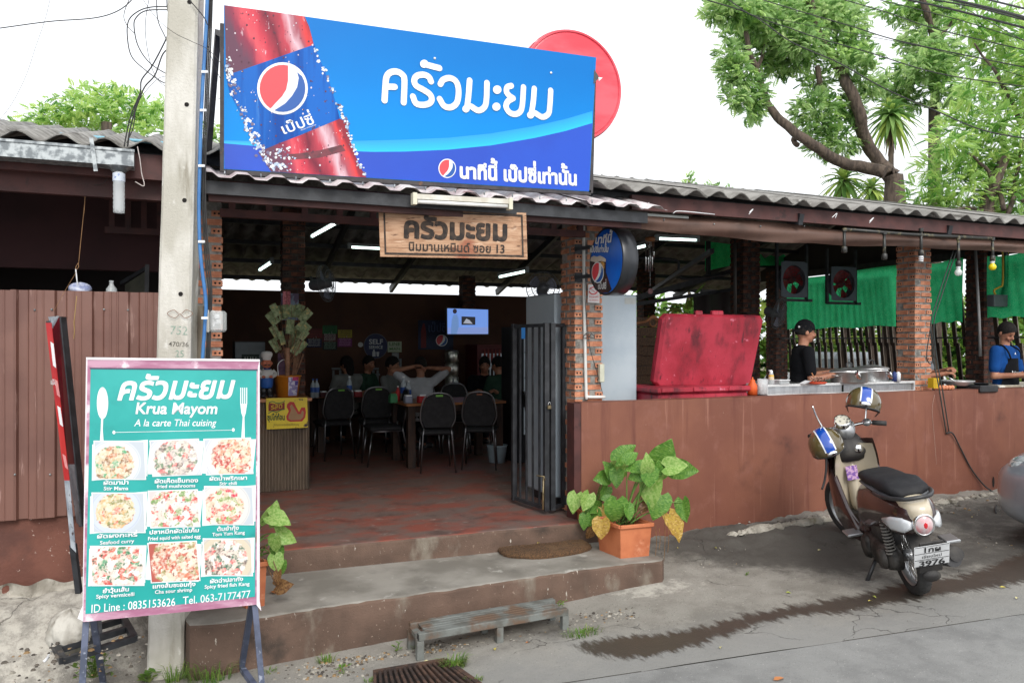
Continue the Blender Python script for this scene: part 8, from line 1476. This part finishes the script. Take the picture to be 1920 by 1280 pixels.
def plant(name, label, root, leaves, conv, sc, D0, group):
    t = thing(name, label, 'plant', root, group=group)
    for i, L_ in enumerate(leaves):
        x, y, ln, a = L_[:4]; kind = L_[4] if len(L_) > 4 else 'g'; Dl = D0 + r12.uniform(-.12, .12); px, py = conv(x, y); c = P(px, py, D=Dl); L = ln / sc * Dl / FPX * 1.12; d = (RT * cos(R(a)) - Vector((0, 0, 1)) * sin(R(a)) + FW * r12.uniform(-.5, .2)).normalized(); n_ = (-FW * 1 + Vector((0, 0, r12.uniform(0, 1.5))) + RT * r12.uniform(-.9, .9)); xx = d.cross(n_).normalized(); n_ = xx.cross(d)
        M_ = Matrix((xx * L * r12.uniform(.85, 1.1), d * L, n_ * L)).transposed().to_4x4(); M_.translation = c - d * L * .5; o = bpy.data.objects.new('leaf', r12.choice(LM[kind])); COL.objects.link(o); o.parent = t; o.matrix_local = WM[t].inverted() @ M_; KIDS.setdefault(t, []).append(o)
        r0 = root + Vector((r12.uniform(-.07, .07), r12.uniform(-.05, .05), 0)); e_ = M_.translation + d * L * .08; mid = r0.lerp(e_, .55) + Vector((0, 0, .06)) * (1 if e_.z > r0.z else 2.2); MB().tube(spline([r0, mid, e_], 5), [.006] * 6 + [.0035] * 5, 6).build('stem', STM if kind != 'd' else flat(130, 100, 70), t)
    return t
p5 = lambda x, y: (1040 + x / 4.57, 800 + y / 4.57)
plant('potted_plant', 'leafy heart leaved plant filling the front planter, one big yellow leaf', pc1, [(690, 345, 170, 178), (700, 410, 150, 160), (810, 440, 150, 92), (795, 310, 150, -92, 'l'), (880, 345, 120, -80), (945, 215, 240, -68), (930, 390, 170, 100, 'l'), (1045, 335, 170, -8, 'l'), (1115, 365, 210, 4), (820, 570, 240, 100, 'l'), (880, 690, 200, 112), (635, 740, 120, 80), (1112, 725, 170, 84), (1045, 855, 220, 62, 'y'), (400, 880, 150, 95, 'y'), (765, 700, 90, 120, 'd'), (940, 700, 80, 20, 'd'), (520, 735, 200, 95), (660, 250, 120, -40)], p5, 4.57, 6.12, 'potted plants')
plant('potted_plant', 'trailing heart leaved plant in the rear planter by the brick pillar', pc2, [(610, 215, 190, -42), (545, 310, 170, -92, 'l'), (460, 360, 150, -118), (395, 440, 130, 172), (530, 450, 140, 95), (425, 570, 120, 125), (165, 655, 150, 108, 'l'), (270, 650, 140, 112, 'l'), (335, 825, 180, 88), (255, 820, 120, 100), (430, 740, 100, 60, 'y'), (320, 985, 160, 100, 'd'), (300, 920, 90, 120, 'd'), (380, 700, 110, 40), (480, 620, 100, -20), (340, 720, 90, 180)], p5, 4.57, 6.5, 'potted plants')
plant('potted_plant', 'pale leaved plant reaching out behind the right edge of the menu board', pc3, [(300, 290, 120, -62, 'l'), (350, 312, 115, 15, 'l'), (395, 150 + 240, 115, 28, 'l'), (318, 420, 90, 95, 'l'), (338, 456, 80, 70), (325, 500, 90, 75, 'l'), (350, 520, 80, 105), (375, 590, 90, -8, 'd'), (330, 560, 70, 90, 'd')], lambda x, y: (420 + x / 3.84 + 14, 830 + y / 2.2), 3.0, 4.95, 'potted plants')
b = MB(); r13 = random.Random(13)
for _ in range(160): q_ = pc1 + Vector((r13.gauss(.02, .05), r13.gauss(0, .04), r13.uniform(0, .10))); b.tube([q_, q_ + Vector((r13.uniform(-.04, .04), r13.uniform(-.03, .03), r13.uniform(-.03, .04)))], .002, 3, False)
o = b.build('root_tangle', mk('root_brown', S(90,66,50,.7), S(60,46,38,.7), scale=30)); tag(o, 'tangle of dry brown roots on top of the front planter', 'roots'); o['kind'] = 'stuff'
for x, y0_, y1_ in ((1229, 985, 1042), (1236, 990, 1030), (1245, 960, 1050), (1252, 980, 1035)): b = MB(); b.tube(spline([P(x, y0_, D=6.05), P(x + 2, (y0_ + y1_) / 2, D=6.06), P(x, y1_, D=6.05)], 4), .0022, 5); tag(b.build('hanging_root', LFD), {1229: 'longest thin root hanging', 1236: 'short thin root hanging', 1245: 'thick thin root hanging', 1252: 'rightmost thin root hanging'}[x] + ' down beside the front planter', 'root', 'hanging roots by the planter')
# doormat
MAT = mk('coir_doormat', S(124,92,62,.75), S(84,62,44,.72), scale=90, rough=1, bmp=1, bscale=260, stains=[(S(150,116,80,.75), 4, .5, .8)]); ol = [P(*q_, Z=.06) for q_ in ((934, 1034), (938, 1020), (965, 1014), (1030, 1009), (1080, 1014), (1103, 1024), (1106, 1031), (1075, 1040), (1010, 1048), (960, 1046), (942, 1041))]; c_ = sum(ol, Vector()) / len(ol); ol = spline(ol + [ol[0]], 4)[:-1]
b = MB(); n = len(ol); rings = []
for k_, (s_, z) in enumerate(((1.0, .0), (1.02, .02), (.97, .035), (.7, .04), (.35, .036))): rings.append([c_ + (q_ - c_) * s_ + Vector((r13.uniform(-.004, .004), r13.uniform(-.004, .004), z + r13.uniform(-.004, .004))) for q_ in ol])
b.add([q_ for r_ in rings for q_ in r_] + [c_ + Vector((0, 0, .037))], [(k * n + i, k * n + (i + 1) % n, (k + 1) * n + (i + 1) % n, (k + 1) * n + i) for k in range(4) for i in range(n)] + [(4 * n + i, 4 * n + (i + 1) % n, 5 * n) for i in range(n)], True)
dm = thing('doormat', 'shaggy brown coir doormat lying on the lower step', 'doormat', c_); b.build('mat', MAT, dm); b = MB()
for _ in range(1500): s_ = r13.random() ** .5; q_ = c_ + (r13.choice(ol) - c_) * s_ + Vector((0, 0, .032 if s_ < .95 else r13.uniform(.005, .03))); b.add([q_, q_ + Vector((.003, 0, 0)), q_ + Vector((r13.uniform(-.012, .012), r13.uniform(-.014, .006), r13.uniform(.004, .016)))], [(0, 1, 2)])
b.build('coir_fibres', MAT, dm)['kind'] = 'stuff'
# metal step bench
BN = mk('worn_blue_grey_steel', S(132,136,132,.7), S(104,104,98,.68), scale=7, rough=.6, bmp=.2, stains=[(S(120,96,78,.66), 5, .48, .64), (S(84,72,64,.6), 18, .62, .72)]); g1 = gpix(789, 1237); g2 = gpix(1061, 1181); ax = Vector(((g2 - g1).x, (g2 - g1).y, 0)); Lb = ax.length; ax.normalize(); ay = Vector((-ax.y, ax.x, 0)); zt_ = 1.72 - (1188 - 640) * (g1 - CP).dot(FW) / FPX; zt2 = 1.72 - (1141 - 640) * (g2 - CP).dot(FW) / FPX
Bm = base('step_bench', g1, (0, 0, math.atan2(ax.y, ax.x))); tag(Bm, 'low worn steel slatted step bench standing before the lower step', 'bench'); sl = (zt2 - zt_) / Lb; h0 = zt_ - g1.z; W_ = .24; zz = lambda x: h0 + sl * x; Lb2 = lambda b, n: b.build(n, BN, Bm, world=False)
for y in (0, W_ - .045): b = MB(); b.bar((-.01, y + .022, zz(0) - .022), (Lb + .02, y + .022, zz(Lb) - .022), .045, .045, bev=.003); Lb2(b, 'long_rail')
for k in range(4): y = .05 + k * .0375; b = MB(); b.bar((.04, y + .017, zz(0) - .008), (Lb - .03, y + .017, zz(Lb) - .008), .032, .014, bev=.002); Lb2(b, 'slat')
for x in (.0, Lb - .02): b = MB(); b.box(x - .02, x + .025, .046, W_ - .047, zz(x) - .044, zz(x) - .016); Lb2(b, 'cross_rail')
for (x, y) in ((0, .022), (Lb * .53, .022), (Lb, .022), (0, W_ - .022), (Lb * .5, W_ - .022), (Lb, W_ - .022)): q_ = g1 + ax * x + ay * y; b = MB(); b.box(x - .022, x + .022, y - .022, y + .022, gzs(q_.x, q_.y) - g1.z - .02, zz(x) - .046, None, .002); Lb2(b, 'leg')
for x in (-.0112, Lb + .0212): b = MB(); b.box(x - .0008, x + .0008, .007, .037, zz(x) - .037, zz(x) - .008); b.build('open_tube_end', HOLE, Bm, world=False)
# drain grate
G_ = [gpix(*q_) for q_ in ((700, 1266), (834, 1243), (900, 1290), (700, 1330))]; gt_ = thing('drain_grate', 'rusty slanted bar drain grate sunk in the concrete at the bottom', 'grate', G_[0]); RST = mk('rusty_grate_iron', S(96,70,56,.7), S(62,48,42,.6), scale=14, rough=.85, bmp=.4)
b = MB(); b.add([q_ + Vector((0, 0, .004)) for q_ in G_], [(3, 2, 1, 0)]); b.build('pit', HOLE, gt_)
for k in range(15): t_ = (k + .3) / 15; a = G_[0].lerp(G_[1], t_) + Vector((0, 0, .012)); b_ = G_[3].lerp(G_[2], t_) + Vector((0, 0, .012)); MB().bar(a, b_, .017, .03, bev=.003).build('bar', RST, gt_)
MB().bar(G_[0] + Vector((0, 0, .014)), G_[1] + Vector((0, 0, .014)), .03, .03).build('edge_bar', RST, gt_); MB().bar(G_[1] + Vector((0, 0, .014)), G_[2] + Vector((0, 0, .014)), .03, .03).build('edge_bar', RST, gt_)
# weeds
GRS = leafmat('grass_green', S(120,156,66,.8), S(84,130,50,.8), S(176,180,110,.8)); r14 = random.Random(14)
def tuft(px, py, n, h, spread, label, off=0):
    c = gpix(px, py); b = MB()
    for _ in range(n):
        a = r14.random() * 2 * PI; r0 = r14.random() ** .6 * spread; p0 = c + Vector((r0 * cos(a), r0 * .5 * sin(a), -.01)); hh = h * r14.uniform(.4, 1); out = Vector((cos(a + r14.uniform(-1, 1)), .6 * sin(a), 0)) * hh * r14.uniform(.2, 1.0); w_ = .0028
        m_ = p0 + out * .4 + Vector((0, 0, hh * .7)); e_ = p0 + out + Vector((0, 0, hh * r14.uniform(.5, 1))); s_ = Vector((-out.y, out.x, 0)); s_ = (s_.normalized() if s_.length > 1e-5 else Vector((1, 0, 0))) * w_; b.add([p0 - s_, p0 + s_, m_ + s_ * .8, m_ - s_ * .8, e_], [(0, 1, 2, 3), (3, 2, 4)])
    o = b.build('grass_tuft', GRS); tag(o, label, 'grass', kind='stuff')
for a in ((852, 1252, 130, .12, .07, 'grass tuft beside the drain grate'), (1092, 1190, 150, .07, .13, 'wide grass tuft at the right bench leg'), (612, 1240, 60, .07, .05, 'small grass tuft at the foot of the lower step'), (400, 1272, 160, .16, .16, 'long grass below the menu board'), (330, 1275, 60, .13, .06, 'grass at the foot of the concrete pole'), (505, 1262, 40, .06, .05, 'small weeds by the right menu board leg'), (890, 1278, 60, .06, .05, 'grass at the right corner of the grate'), (780, 1215, 20, .05, .03, 'tiny weeds behind the bench leg'), (690, 1278, 30, .05, .04, 'weeds left of the grate')): tuft(*a)
def weed(px, py, n, h, sz, label, Z=None):
    c = gpix(px, py) if Z is None else P(px, py, Z=Z); b = MB()
    for _ in range(n):
        q_ = c + Vector((r14.gauss(0, h * .35), r14.gauss(0, h * .2), r14.uniform(.1, 1) * h)); a = r14.random() * 6.3; d = Vector((cos(a), sin(a), r14.uniform(-.2, .5))).normalized() * sz * r14.uniform(.6, 1.1); s_ = d.cross(Vector((0, 0, 1))).normalized() * sz * .28; b.add([q_, q_ + d * .5 + s_, q_ + d, q_ + d * .5 - s_], [(0, 1, 2, 3)]); b.tube([c, q_], .0015, 3, False)
    o = b.build('weed', GRS); tag(o, label, 'weed')
for a in ((176, 1270, 60, .14, .05, 'leafy green weed at the left leg of the menu board'), (280, 1278, 26, .06, .06, 'broad low weed left of the pole foot'), (645, 1262, 8, .07, .04, 'single small seedling below the lower step'), (746, 1218, 10, .05, .03, 'small weed behind the left bench leg'), (1048, 1136, 6, .04, .035, 'sprout between bench and lower step'), (1400, 1078, 10, .02, .02, 'tiny weed in a crack of the apron')): weed(*a)
weed(1030, 1006, 8, .03, .03, 'tiny sprout growing from the upper step behind the doormat', .08)
# fallen leaves and rubble
LV = [flat(206, 190, 90), flat(170, 180, 84), flat(186, 120, 70), flat(214, 206, 150)]
for i, (px, py, s_, k, lb_) in enumerate(((1460, 1274, .075, 2, 'large orange dry leaf on the road at the bottom'), (1639, 1120, .05, 1, 'green yellow leaf in the wet streak below the scooter'), (1632, 1128, .035, 0, 'small yellow leaf touching the wet streak'), (1351, 1215, .035, 3, 'pale leaf on the road below the wet streak'), (1478, 1112, .04, 1, 'yellow green leaf left of the wet streak'), (1536, 1032, .04, 3, 'pale leaf left of the side stand'), (1342, 1028, .035, 1, 'small green leaf near the wall base'), (1782, 1009, .04, 0, 'yellow leaf right of the number plate'), (1822, 970, .03, 3, 'small pale leaf in front of the car'), (1880, 1102, .04, 0, 'yellow leaf on the wet patch at right'), (1906, 1122, .035, 3, 'pale leaf on the road near the right edge'), (1800, 1038, .04, 2, 'brown leaf between scooter and car'), (990, 1206, .035, 2, 'reddish leaf in front of the bench'), (928, 1218, .04, 0, 'yellow leaf under the bench middle leg'), (800, 1242, .05, 3, 'long pale dry blade by the grate'), (1271, 1028, .02, 0, 'tiny yellow leaf near the front planter'), (512, 1112, .07, 2, 'curled dry leaf on the lower step beside the planter'), (1010, 1019, .03, 0, 'yellow petal on the doormat'))):
    z = .06 if i == 16 else (.1 if i == 17 else None); q_ = gpix(px, py) if z is None else P(px, py, Z=z); a = i * 1.3; d = Vector((cos(a), sin(a), 0)) * s_ * .5; n_ = Vector((-d.y, d.x, 0)) * .45; b = MB(); up_ = Vector((0, 0, .006)); b.add([q_ - d + up_, q_ - d * .3 + n_ + up_ * 2.4, q_ + d * .5 + n_ * .7 + up_ * 2, q_ + d + up_, q_ + d * .4 - n_ + up_ * 2.2, q_ - d * .4 - n_ * .8 + up_ * 1.2], [(0, 5, 4, 3, 2, 1)]); tag(b.build('fallen_leaf', LV[k]), lb_, 'leaf', 'fallen leaves')
b = MB(); r15 = random.Random(15); ST_ = [mk('light_stone', S(186,180,168,.75), S(150,144,132,.75), scale=20, rough=.95), mk('dark_stone', S(112,104,94,.7), S(80,74,68,.7), scale=20, rough=.95), flat(150, 120, 80)]
def peb(x0_, x1_, y0_, y1_, n, s0, s1, slope=0):
    for _ in range(n):
        px = r15.uniform(x0_, x1_); py = r15.uniform(y0_, y1_) + slope * (px - x0_); q_ = gpix(px, py); s_ = r15.uniform(s0, s1) * r15.choice((.6, .8, 1)); k = r15.randint(5, 7); b.mi = r15.choice((0, 0, 1, 1, 2)); h_ = s_ * r15.uniform(.3, .6); lo = [q_ + Vector((s_ * r15.uniform(.6, 1) * cos(2 * PI * j / k), s_ * r15.uniform(.5, .9) * sin(2 * PI * j / k), -.003)) for j in range(k)]; hi = [q_ + (p_ - q_) * .6 + Vector((0, 0, h_)) for p_ in lo]; b.add(lo + hi, [(j, (j + 1) % k, k + (j + 1) % k, k + j) for j in range(k)] + [tuple(range(k, 2 * k))])
peb(500, 1100, 1252, 1268, 420, .006, .02, -.14); peb(500, 690, 1255, 1280, 160, .005, .02, -.08); peb(800, 1060, 1205, 1225, 160, .005, .018, -.16); peb(1070, 1190, 1150, 1175, 90, .006, .02, -.1); peb(0, 300, 1180, 1278, 150, .006, .022); peb(1240, 1400, 1020, 1090, 70, .004, .012); peb(1820, 1920, 950, 1040, 110, .005, .016); peb(1350, 1580, 968, 995, 60, .006, .022, -.12); peb(1760, 1870, 935, 965, 60, .006, .024, -.1); peb(1200, 1900, 1120, 1270, 70, .002, .006)
o = b.build('loose_gravel', ST_); tag(o, kind='stuff')
# broken kerb lumps along the wall base
b = MB()
for (px, w_) in [(1370 + 17 * k, r15.uniform(.03, .07)) for k in range(12)] + [(1750 + 15 * k, r15.uniform(.02, .06)) for k in range(9)]:
    yb_ = 1000 - .15 * (px - 1285) + 12; q_ = gpix(px, yb_); q_.y = min(q_.y, 5.93); b.ell(q_ + Vector((0, -.02, -.005)), (w_ * 1.5, w_, w_ * .75), 9, 6)
rj = random.Random(2); b.v = [tuple(c + rj.uniform(-.008, .008) for c in v) for v in b.v]; b.sm = [False] * len(b.f); o = b.build('broken_concrete_edge', FOOT); tag(o, kind='stuff')
# ---- trees
BARK = mk('grey_brown_bark', S(120,104,92,.6), S(84,72,64,.6), scale=7, rough=.95, bmp=1, bscale=22, stretch=(3,3,.6))
def foliage_mat(name, c1, c2, tr=.6):
    m, t, p = newmat(name); t.nodes.remove(p); v = coords(t, (1, 1, 1), True); c = mixc(t, ramp(t, noise(t, v, 1.3, 3), .4, .62), c1, c2); d = nd(t, 'ShaderNodeBsdfDiffuse'); tl = nd(t, 'ShaderNodeBsdfTranslucent'); ms = nd(t, 'ShaderNodeMixShader', i_0=tr); t.links.new(c, d.inputs[0]); t.links.new(c, tl.inputs[0]); t.links.new(d.outputs[0], ms.inputs[1]); t.links.new(tl.outputs[0], ms.inputs[2]); t.links.new(ms.outputs[0], t.nodes['Material Output'].inputs['Surface']); return m
FM1 = [foliage_mat('rain_tree_leaf', S(184,212,150,1), S(156,192,124,1)), foliage_mat('rain_tree_leaf_pale', S(214,234,172,1), S(190,222,136,1)), foliage_mat('rain_tree_leaf_dark', S(120,160,92,.9), S(104,146,80,.9))]
FM2 = [foliage_mat('fresh_frond', S(196,224,146,1), S(176,212,128,1)), foliage_mat('pale_frond', S(214,234,150,1), S(198,226,134,1)), foliage_mat('deep_frond', S(130,180,92,.95), S(116,168,84,.95))]
FM3 = [foliage_mat('hedge_leaf', S(150,190,100,.95), S(120,166,84,.95)), foliage_mat('hedge_leaf_yellow', S(190,204,110,.9), S(160,190,90,.9)), foliage_mat('hedge_leaf_dark', S(50,84,44,.7), S(44,74,40,.7))]
def frond_t(n, ll, lw, droop):
    V = []; F = []
    for i in range(n):
        t_ = .12 + .88 * i / (n - 1); x = t_; z = -droop * t_ * t_; l = ll * sin(PI * (.18 + .76 * t_))
        for s_ in (-1, 1): b_ = len(V); V += [(x, 0, z), (x + lw * .5 + .3 * l, s_ * l * .5 - s_ * 0, z + .02 - .25 * l * .5), (x + .35 * l, s_ * l, z - .45 * l), (x - lw * .5 + .1 * l, s_ * l * .55, z - .1 * l)]; F.append((b_, b_ + 1, b_ + 2, b_ + 3))
    b_ = len(V); V += [(0, -.008, 0), (0, .008, 0), (1, .004, -droop), (1, -.004, -droop)]; F.append((b_, b_ + 1, b_ + 2, b_ + 3)); return np.array(V), np.array(F)
TA = frond_t(13, .2, .08, .28); TB = frond_t(6, .40, .22, .35); TC = frond_t(4, .5, .34, .3)
def crown(parent, clumps, conv, D, n_per, L, tmpl, mats, depth=1.0, seed=1, up=.25, name='crown', Zmin=None):
    rg = np.random.default_rng(seed); TV, TF = tmpl; VV = []; FF = []; MI = []; off = 0
    for (cx, cy, rx, ry) in clumps:
        x0_, y0_ = conv(cx, cy); x1_, y1_ = conv(cx + rx, cy + ry); Dj = D + rg.uniform(-.6, .6) * depth; c = np.array(P(x0_, y0_, D=Dj)); a = abs(x1_ - x0_) * Dj / FPX; b_ = abs(y1_ - y0_) * Dj / FPX; n = int(n_per * a * b_ / (L * L)) + 6
        u = rg.normal(size=(n, 3)); u /= np.linalg.norm(u, axis=1)[:, None]; r_ = rg.random(n) ** .45; p = u * r_[:, None]; wx = np.array(RT); wy = np.array(FW); pos = c + p[:, :1] * a * wx + p[:, 1:2] * (a * .6 * depth) * wy + p[:, 2:] * b_ * np.array([0, 0, 1.])
        if Zmin is not None: pos[:, 2] = np.maximum(pos[:, 2], Zmin)
        d = p[:, :1] * wx + p[:, 1:2] * wy + (p[:, 2:] * .6 + up * 0) * np.array([0, 0, 1.]) + rg.normal(size=(n, 3)) * .55; d[:, 2] += up; d /= np.linalg.norm(d, axis=1)[:, None]; s_ = np.cross(d, [0, 0, 1.]) + 1e-6; s_ /= np.linalg.norm(s_, axis=1)[:, None]; s_ += rg.normal(size=(n, 3)) * .25; s_ /= np.linalg.norm(s_, axis=1)[:, None]; nn = np.cross(s_, d)
        l = L * rg.uniform(.6, 1.15, n); V = pos[:, None, :] + (TV[None, :, 0, None] * d[:, None, :] + TV[None, :, 1, None] * s_[:, None, :] + TV[None, :, 2, None] * nn[:, None, :]) * l[:, None, None]
        k = len(TV); VV.append(V.reshape(-1, 3)); FF.append((TF[None] + (off + np.arange(n) * k)[:, None, None]).reshape(-1, 4)); off += n * k; MI.append(np.repeat(rg.choice(3, n, p=(.5, .3, .2)), len(TF)))
    return npmesh(name, np.concatenate(VV), np.concatenate(FF), mats, parent, np.concatenate(MI))
c4 = lambda x, y: (1300 + x / 3.048, y / 3.048); c1_ = lambda x, y: (x / 3.2, y / 3.2)
def limb(t, pts, r0, r1, D, name='limb', conv=c4):
    q_ = spline([P(*conv(x, y), D=D + .2 * sin(i * 1.3)) for i, (x, y) in enumerate(pts)], 6); n = len(q_); MB().tube([p + Vector((.012 * sin(7 * i), .012 * cos(5 * i), 0)) for i, p in enumerate(q_)], [r0 + (r1 - r0) * i / (n - 1) for i in range(n)], 10).build(name, BARK, t)
t = thing('rain_tree', 'tall tree with thick bare dark limbs and feathery crown behind the roof', 'tree', at_px(1670, 15, .1)); g0_ = at_px(1672, 15, .1); MB().tube(spline([g0_, P(*c4(1150, 1150), D=15), P(*c4(1130, 1000), D=15)], 5), [.2] * 6 + [.17] * 5, 12).build('trunk', BARK, t)
limb(t, [(1130, 1000), (1060, 920), (980, 800), (950, 650), (880, 480), (820, 370), (760, 280), (700, 150), (650, -40)], .13, .07, 15); limb(t, [(1100, 985), (970, 955), (850, 930), (700, 840), (600, 770), (480, 670), (410, 560), (380, 450), (330, 330), (300, 180)], .12, .045, 14.8); limb(t, [(960, 760), (830, 620), (740, 580), (718, 450), (710, 380)], .07, .05, 15.1); limb(t, [(360, 400), (420, 250), (500, 120)], .04, .02, 14.9); limb(t, [(600, 770), (575, 800), (590, 830)], .05, .05, 14.8)
crown(t, [(250, 50, 210, 100), (470, 130, 230, 130), (215, 320, 90, 90), (250, 420, 110, 100), (340, 560, 90, 130), (250, 560, 80, 60), (800, 110, 220, 110), (870, 250, 140, 110), (880, 360, 130, 80), (700, 640, 150, 120), (800, 800, 170, 110), (440, 330, 170, 120), (600, 340, 150, 90), (700, 470, 90, 60), (1000, 480, 120, 70), (560, 30, 280, 80), (360, 640, 40, 60), (130, 60, 90, 60), (300, 180, 150, 90), (620, 230, 160, 90), (1010, 330, 60, 60), (900, 600, 80, 90), (800, 30, 200, 60)], c4, 15, 52, .16, TB, FM1, 1.0, 3, .05)
t = thing('rain_tree', 'second feathery tree with a thin dark trunk right of the tall one', 'tree', at_px(1752, 17, .1)); MB().tube([at_px(1752, 17, .1), P(1752, 200, D=17)], [.16, .12], 10).build('trunk', BARK, t); limb(t, [(1380, 600), (1375, 400), (1365, 200), (1330, 60), (1290, -40)], .1, .06, 17); limb(t, [(1375, 250), (1450, 160), (1540, 60), (1560, -30)], .06, .04, 17)
crown(t, [(1230, 60, 170, 80), (1300, 250, 140, 110), (1330, 390, 170, 90), (1450, 520, 120, 90), (1180, 480, 140, 90), (1420, 300, 120, 120), (1400, 60, 180, 80), (1200, 580, 130, 70)], c4, 17, 50, .18, TB, FM1, 1.0, 5, .05)
t = thing('frond_tree', 'bright yellow green tree with long feathery fronds filling the right edge', 'tree', at_px(1860, 11.5, .1)); MB().tube([at_px(1860, 11.5, .1), P(1850, 380, D=11.5), P(*c4(1780, 900), D=11.5)], [.12, .1, .07], 10).build('trunk', BARK, t)
for pts in ([(1780, 1200), (1700, 1000), (1600, 900), (1500, 830)], [(1800, 1230), (1850, 1000), (1880, 800)], [(1760, 1240), (1600, 1190), (1450, 1200)], [(1870, 700), (1750, 450), (1600, 250)], [(1890, 1150), (1800, 1080), (1700, 1060)]): limb(t, pts, .035, .012, 11.3)
crown(t, [(1620, 100, 150, 110), (1780, 150, 180, 130), (1700, 330, 200, 130), (1800, 520, 170, 130), (1600, 520, 110, 80), (1560, 700, 170, 110), (1740, 720, 180, 130), (1450, 800, 130, 90), (1620, 900, 200, 110), (1800, 950, 170, 120), (1420, 960, 160, 80), (1350, 1090, 170, 80), (1560, 1080, 200, 90), (1780, 1130, 170, 110), (1480, 1190, 200, 60), (1700, 1230, 220, 60), (1940, 400, 120, 300), (1940, 900, 120, 300)], c4, 11.5, 64, .22, TA, FM2, .9, 7, .12)
t = thing('leafy_tree', 'light green tree rising behind the roof left of the concrete pole', 'tree', at_px(200, 16, .1)); MB().tube([at_px(200, 16, .1), P(200, 230, D=16)], [.15, .1], 10).build('trunk', BARK, t)
crown(t, [(560, 560, 160, 60), (450, 640, 200, 70), (720, 600, 150, 80), (860, 680, 160, 100), (620, 700, 260, 90), (280, 700, 170, 60), (130, 760, 110, 30), (960, 650, 80, 80), (420, 760, 300, 60), (900, 800, 200, 60), (1290, 780, 60, 70), (1290, 860, 60, 40)], c1_, 16, 30, .17, TB, FM2, 1.0, 9, .1)
def dracaena(cx, cy, r_, D, label, dead=0, n=64):
    c = P(*c4(cx, cy), D=D); R_ = r_ / 3.048 * D / FPX; t = thing('dracaena', label, 'palm plant', at_px(c4(cx, cy)[0], D, .1), group='dracaenas behind the roof'); MB().tube([at_px(c4(cx, cy)[0], D, .1), c], [.06, .05], 8).build('trunk', BARK, t); rd_ = random.Random(int(cx)); b = MB()
    for k in range(n):
        a = k * 2.4; el = 1.35 - 2.3 * (k / n) + rd_.uniform(-.15, .15); d0 = Vector((cos(a) * cos(el), sin(a) * cos(el), sin(el))); L = R_ * rd_.uniform(.85, 1.15); s_ = d0.cross(Vector((0, 0, 1))).normalized() * L * .075; b.mi = rd_.choice((0, 0, 1)); V = []
        for j in range(6): t_ = j / 5; p_ = c + Vector((0, 0, -.15 * R_ * k / n)) + d0 * L * t_ + Vector((0, 0, -.55 * L * t_ * t_)); w_ = (.5, 1, 1.1, .95, .6, .05)[j]; V += [p_ - s_ * w_, p_ + Vector((0, 0, -.015)), p_ + s_ * w_]
        b.add(V, [(3 * j + i, 3 * j + i + 1, 3 * j + 4 + i, 3 * j + 3 + i) for j in range(5) for i in (0, 1)], True)
    b.build('crown', [foliage_mat('dracaena_leaf', S(150,184,110,.85), S(112,156,84,.85), .35), foliage_mat('dracaena_young_leaf', S(196,216,120,.9), S(170,200,100,.9), .35)], t)
    if dead: b = MB(); [b.tube([c + Vector((rd_.uniform(-.05, .05), 0, -.1)), c + Vector((rd_.uniform(-.12, .12), rd_.uniform(-.1, .1), -R_ * rd_.uniform(1, 1.6)))], [.02, .006], 4, False) for _ in range(24)]; b.build('dead_skirt', flat(170, 136, 110, .7), t)
dracaena(1130, 640, 165, 16, 'large dracaena head with a brown dead skirt, highest of three', 1, 80); dracaena(860, 1020, 150, 15.8, 'left dracaena head just above the roof edge'); dracaena(1020, 1070, 130, 16.2, 'dracaena head between the other two, lowest')
for px, y0_, h_, lb_ in ((1292, 332, 26, 'tallest'), (1336, 342, 18, 'middle'), (1366, 354, 10, 'smallest')): t = thing('distant_tree', lb_ + ' of three tiny far tree tops above the right roof', 'tree', at_px(px, 30, .1), group='far tree tops'); MB().tube([at_px(px, 30, .1), P(px, y0_ + 4, D=30)], .06, 6).build('trunk', BARK, t); crown(t, [(px, y0_ + h_ * .6, h_ * .35, h_ * .6), (px, y0_ + 3, 2, 5)], lambda x, y: (x, y), 30, 9, .3, TC, FM1, .3, int(px), .3)
h_ = crown(None, [(1190 + 55 * k, 600 + 14 * (k % 3), 46, 62) for k in range(15)] + [(1200 + 60 * k, 690, 48, 50) for k in range(14)], lambda x, y: (x, y), 18, 26, .36, TC, FM3, 1.0, 15, .2, 'garden_hedge', .12); tag(h_, kind='stuff')
t = thing('garden_palm', 'green palm seen through the terrace left of the red ice chest lid', 'palm plant', at_px(1245, 13.5, .1)); MB().tube([at_px(1245, 13.5, .1), P(1245, 600, D=13.5)], [.06, .05], 8).build('trunk', BARK, t); crown(t, [(1245, 585, 45, 30), (1240, 615, 40, 30), (1290, 595, 22, 25)], lambda x, y: (x, y), 13.5, 6, .55, TA, FM3, .6, 17, .3)
t = thing('parked_van', 'white car body glimpsed through the slats behind the pots', 'car', at_px(1640, 16.4, .1)); q_ = at_px(1640, 16.4, .1); MB().box(q_.x - 1.6, q_.x + 2.2, q_.y, q_.y + 1.6, .35, 1.05, None, .12).build('body', flat(220, 222, 226), t); MB().box(q_.x - .9, q_.x + 1.5, q_.y + .1, q_.y + 1.5, 1.052, 1.5, None, .14).build('cabin', mk('far_car_glass', (.25,.28,.3), rough=.1), t); [MB().lathe([(0, -.1), (.3, -.1), (.3, .1), (0, .1)], 20, MT((q_.x + x, q_.y + .1, .4)) @ MR(PI / 2, 4, 'X')).build('wheel', RUBBER, t) for x in (-1, 1.5)]
# ---- tidy up
bpy.data.objects.remove(_fo)
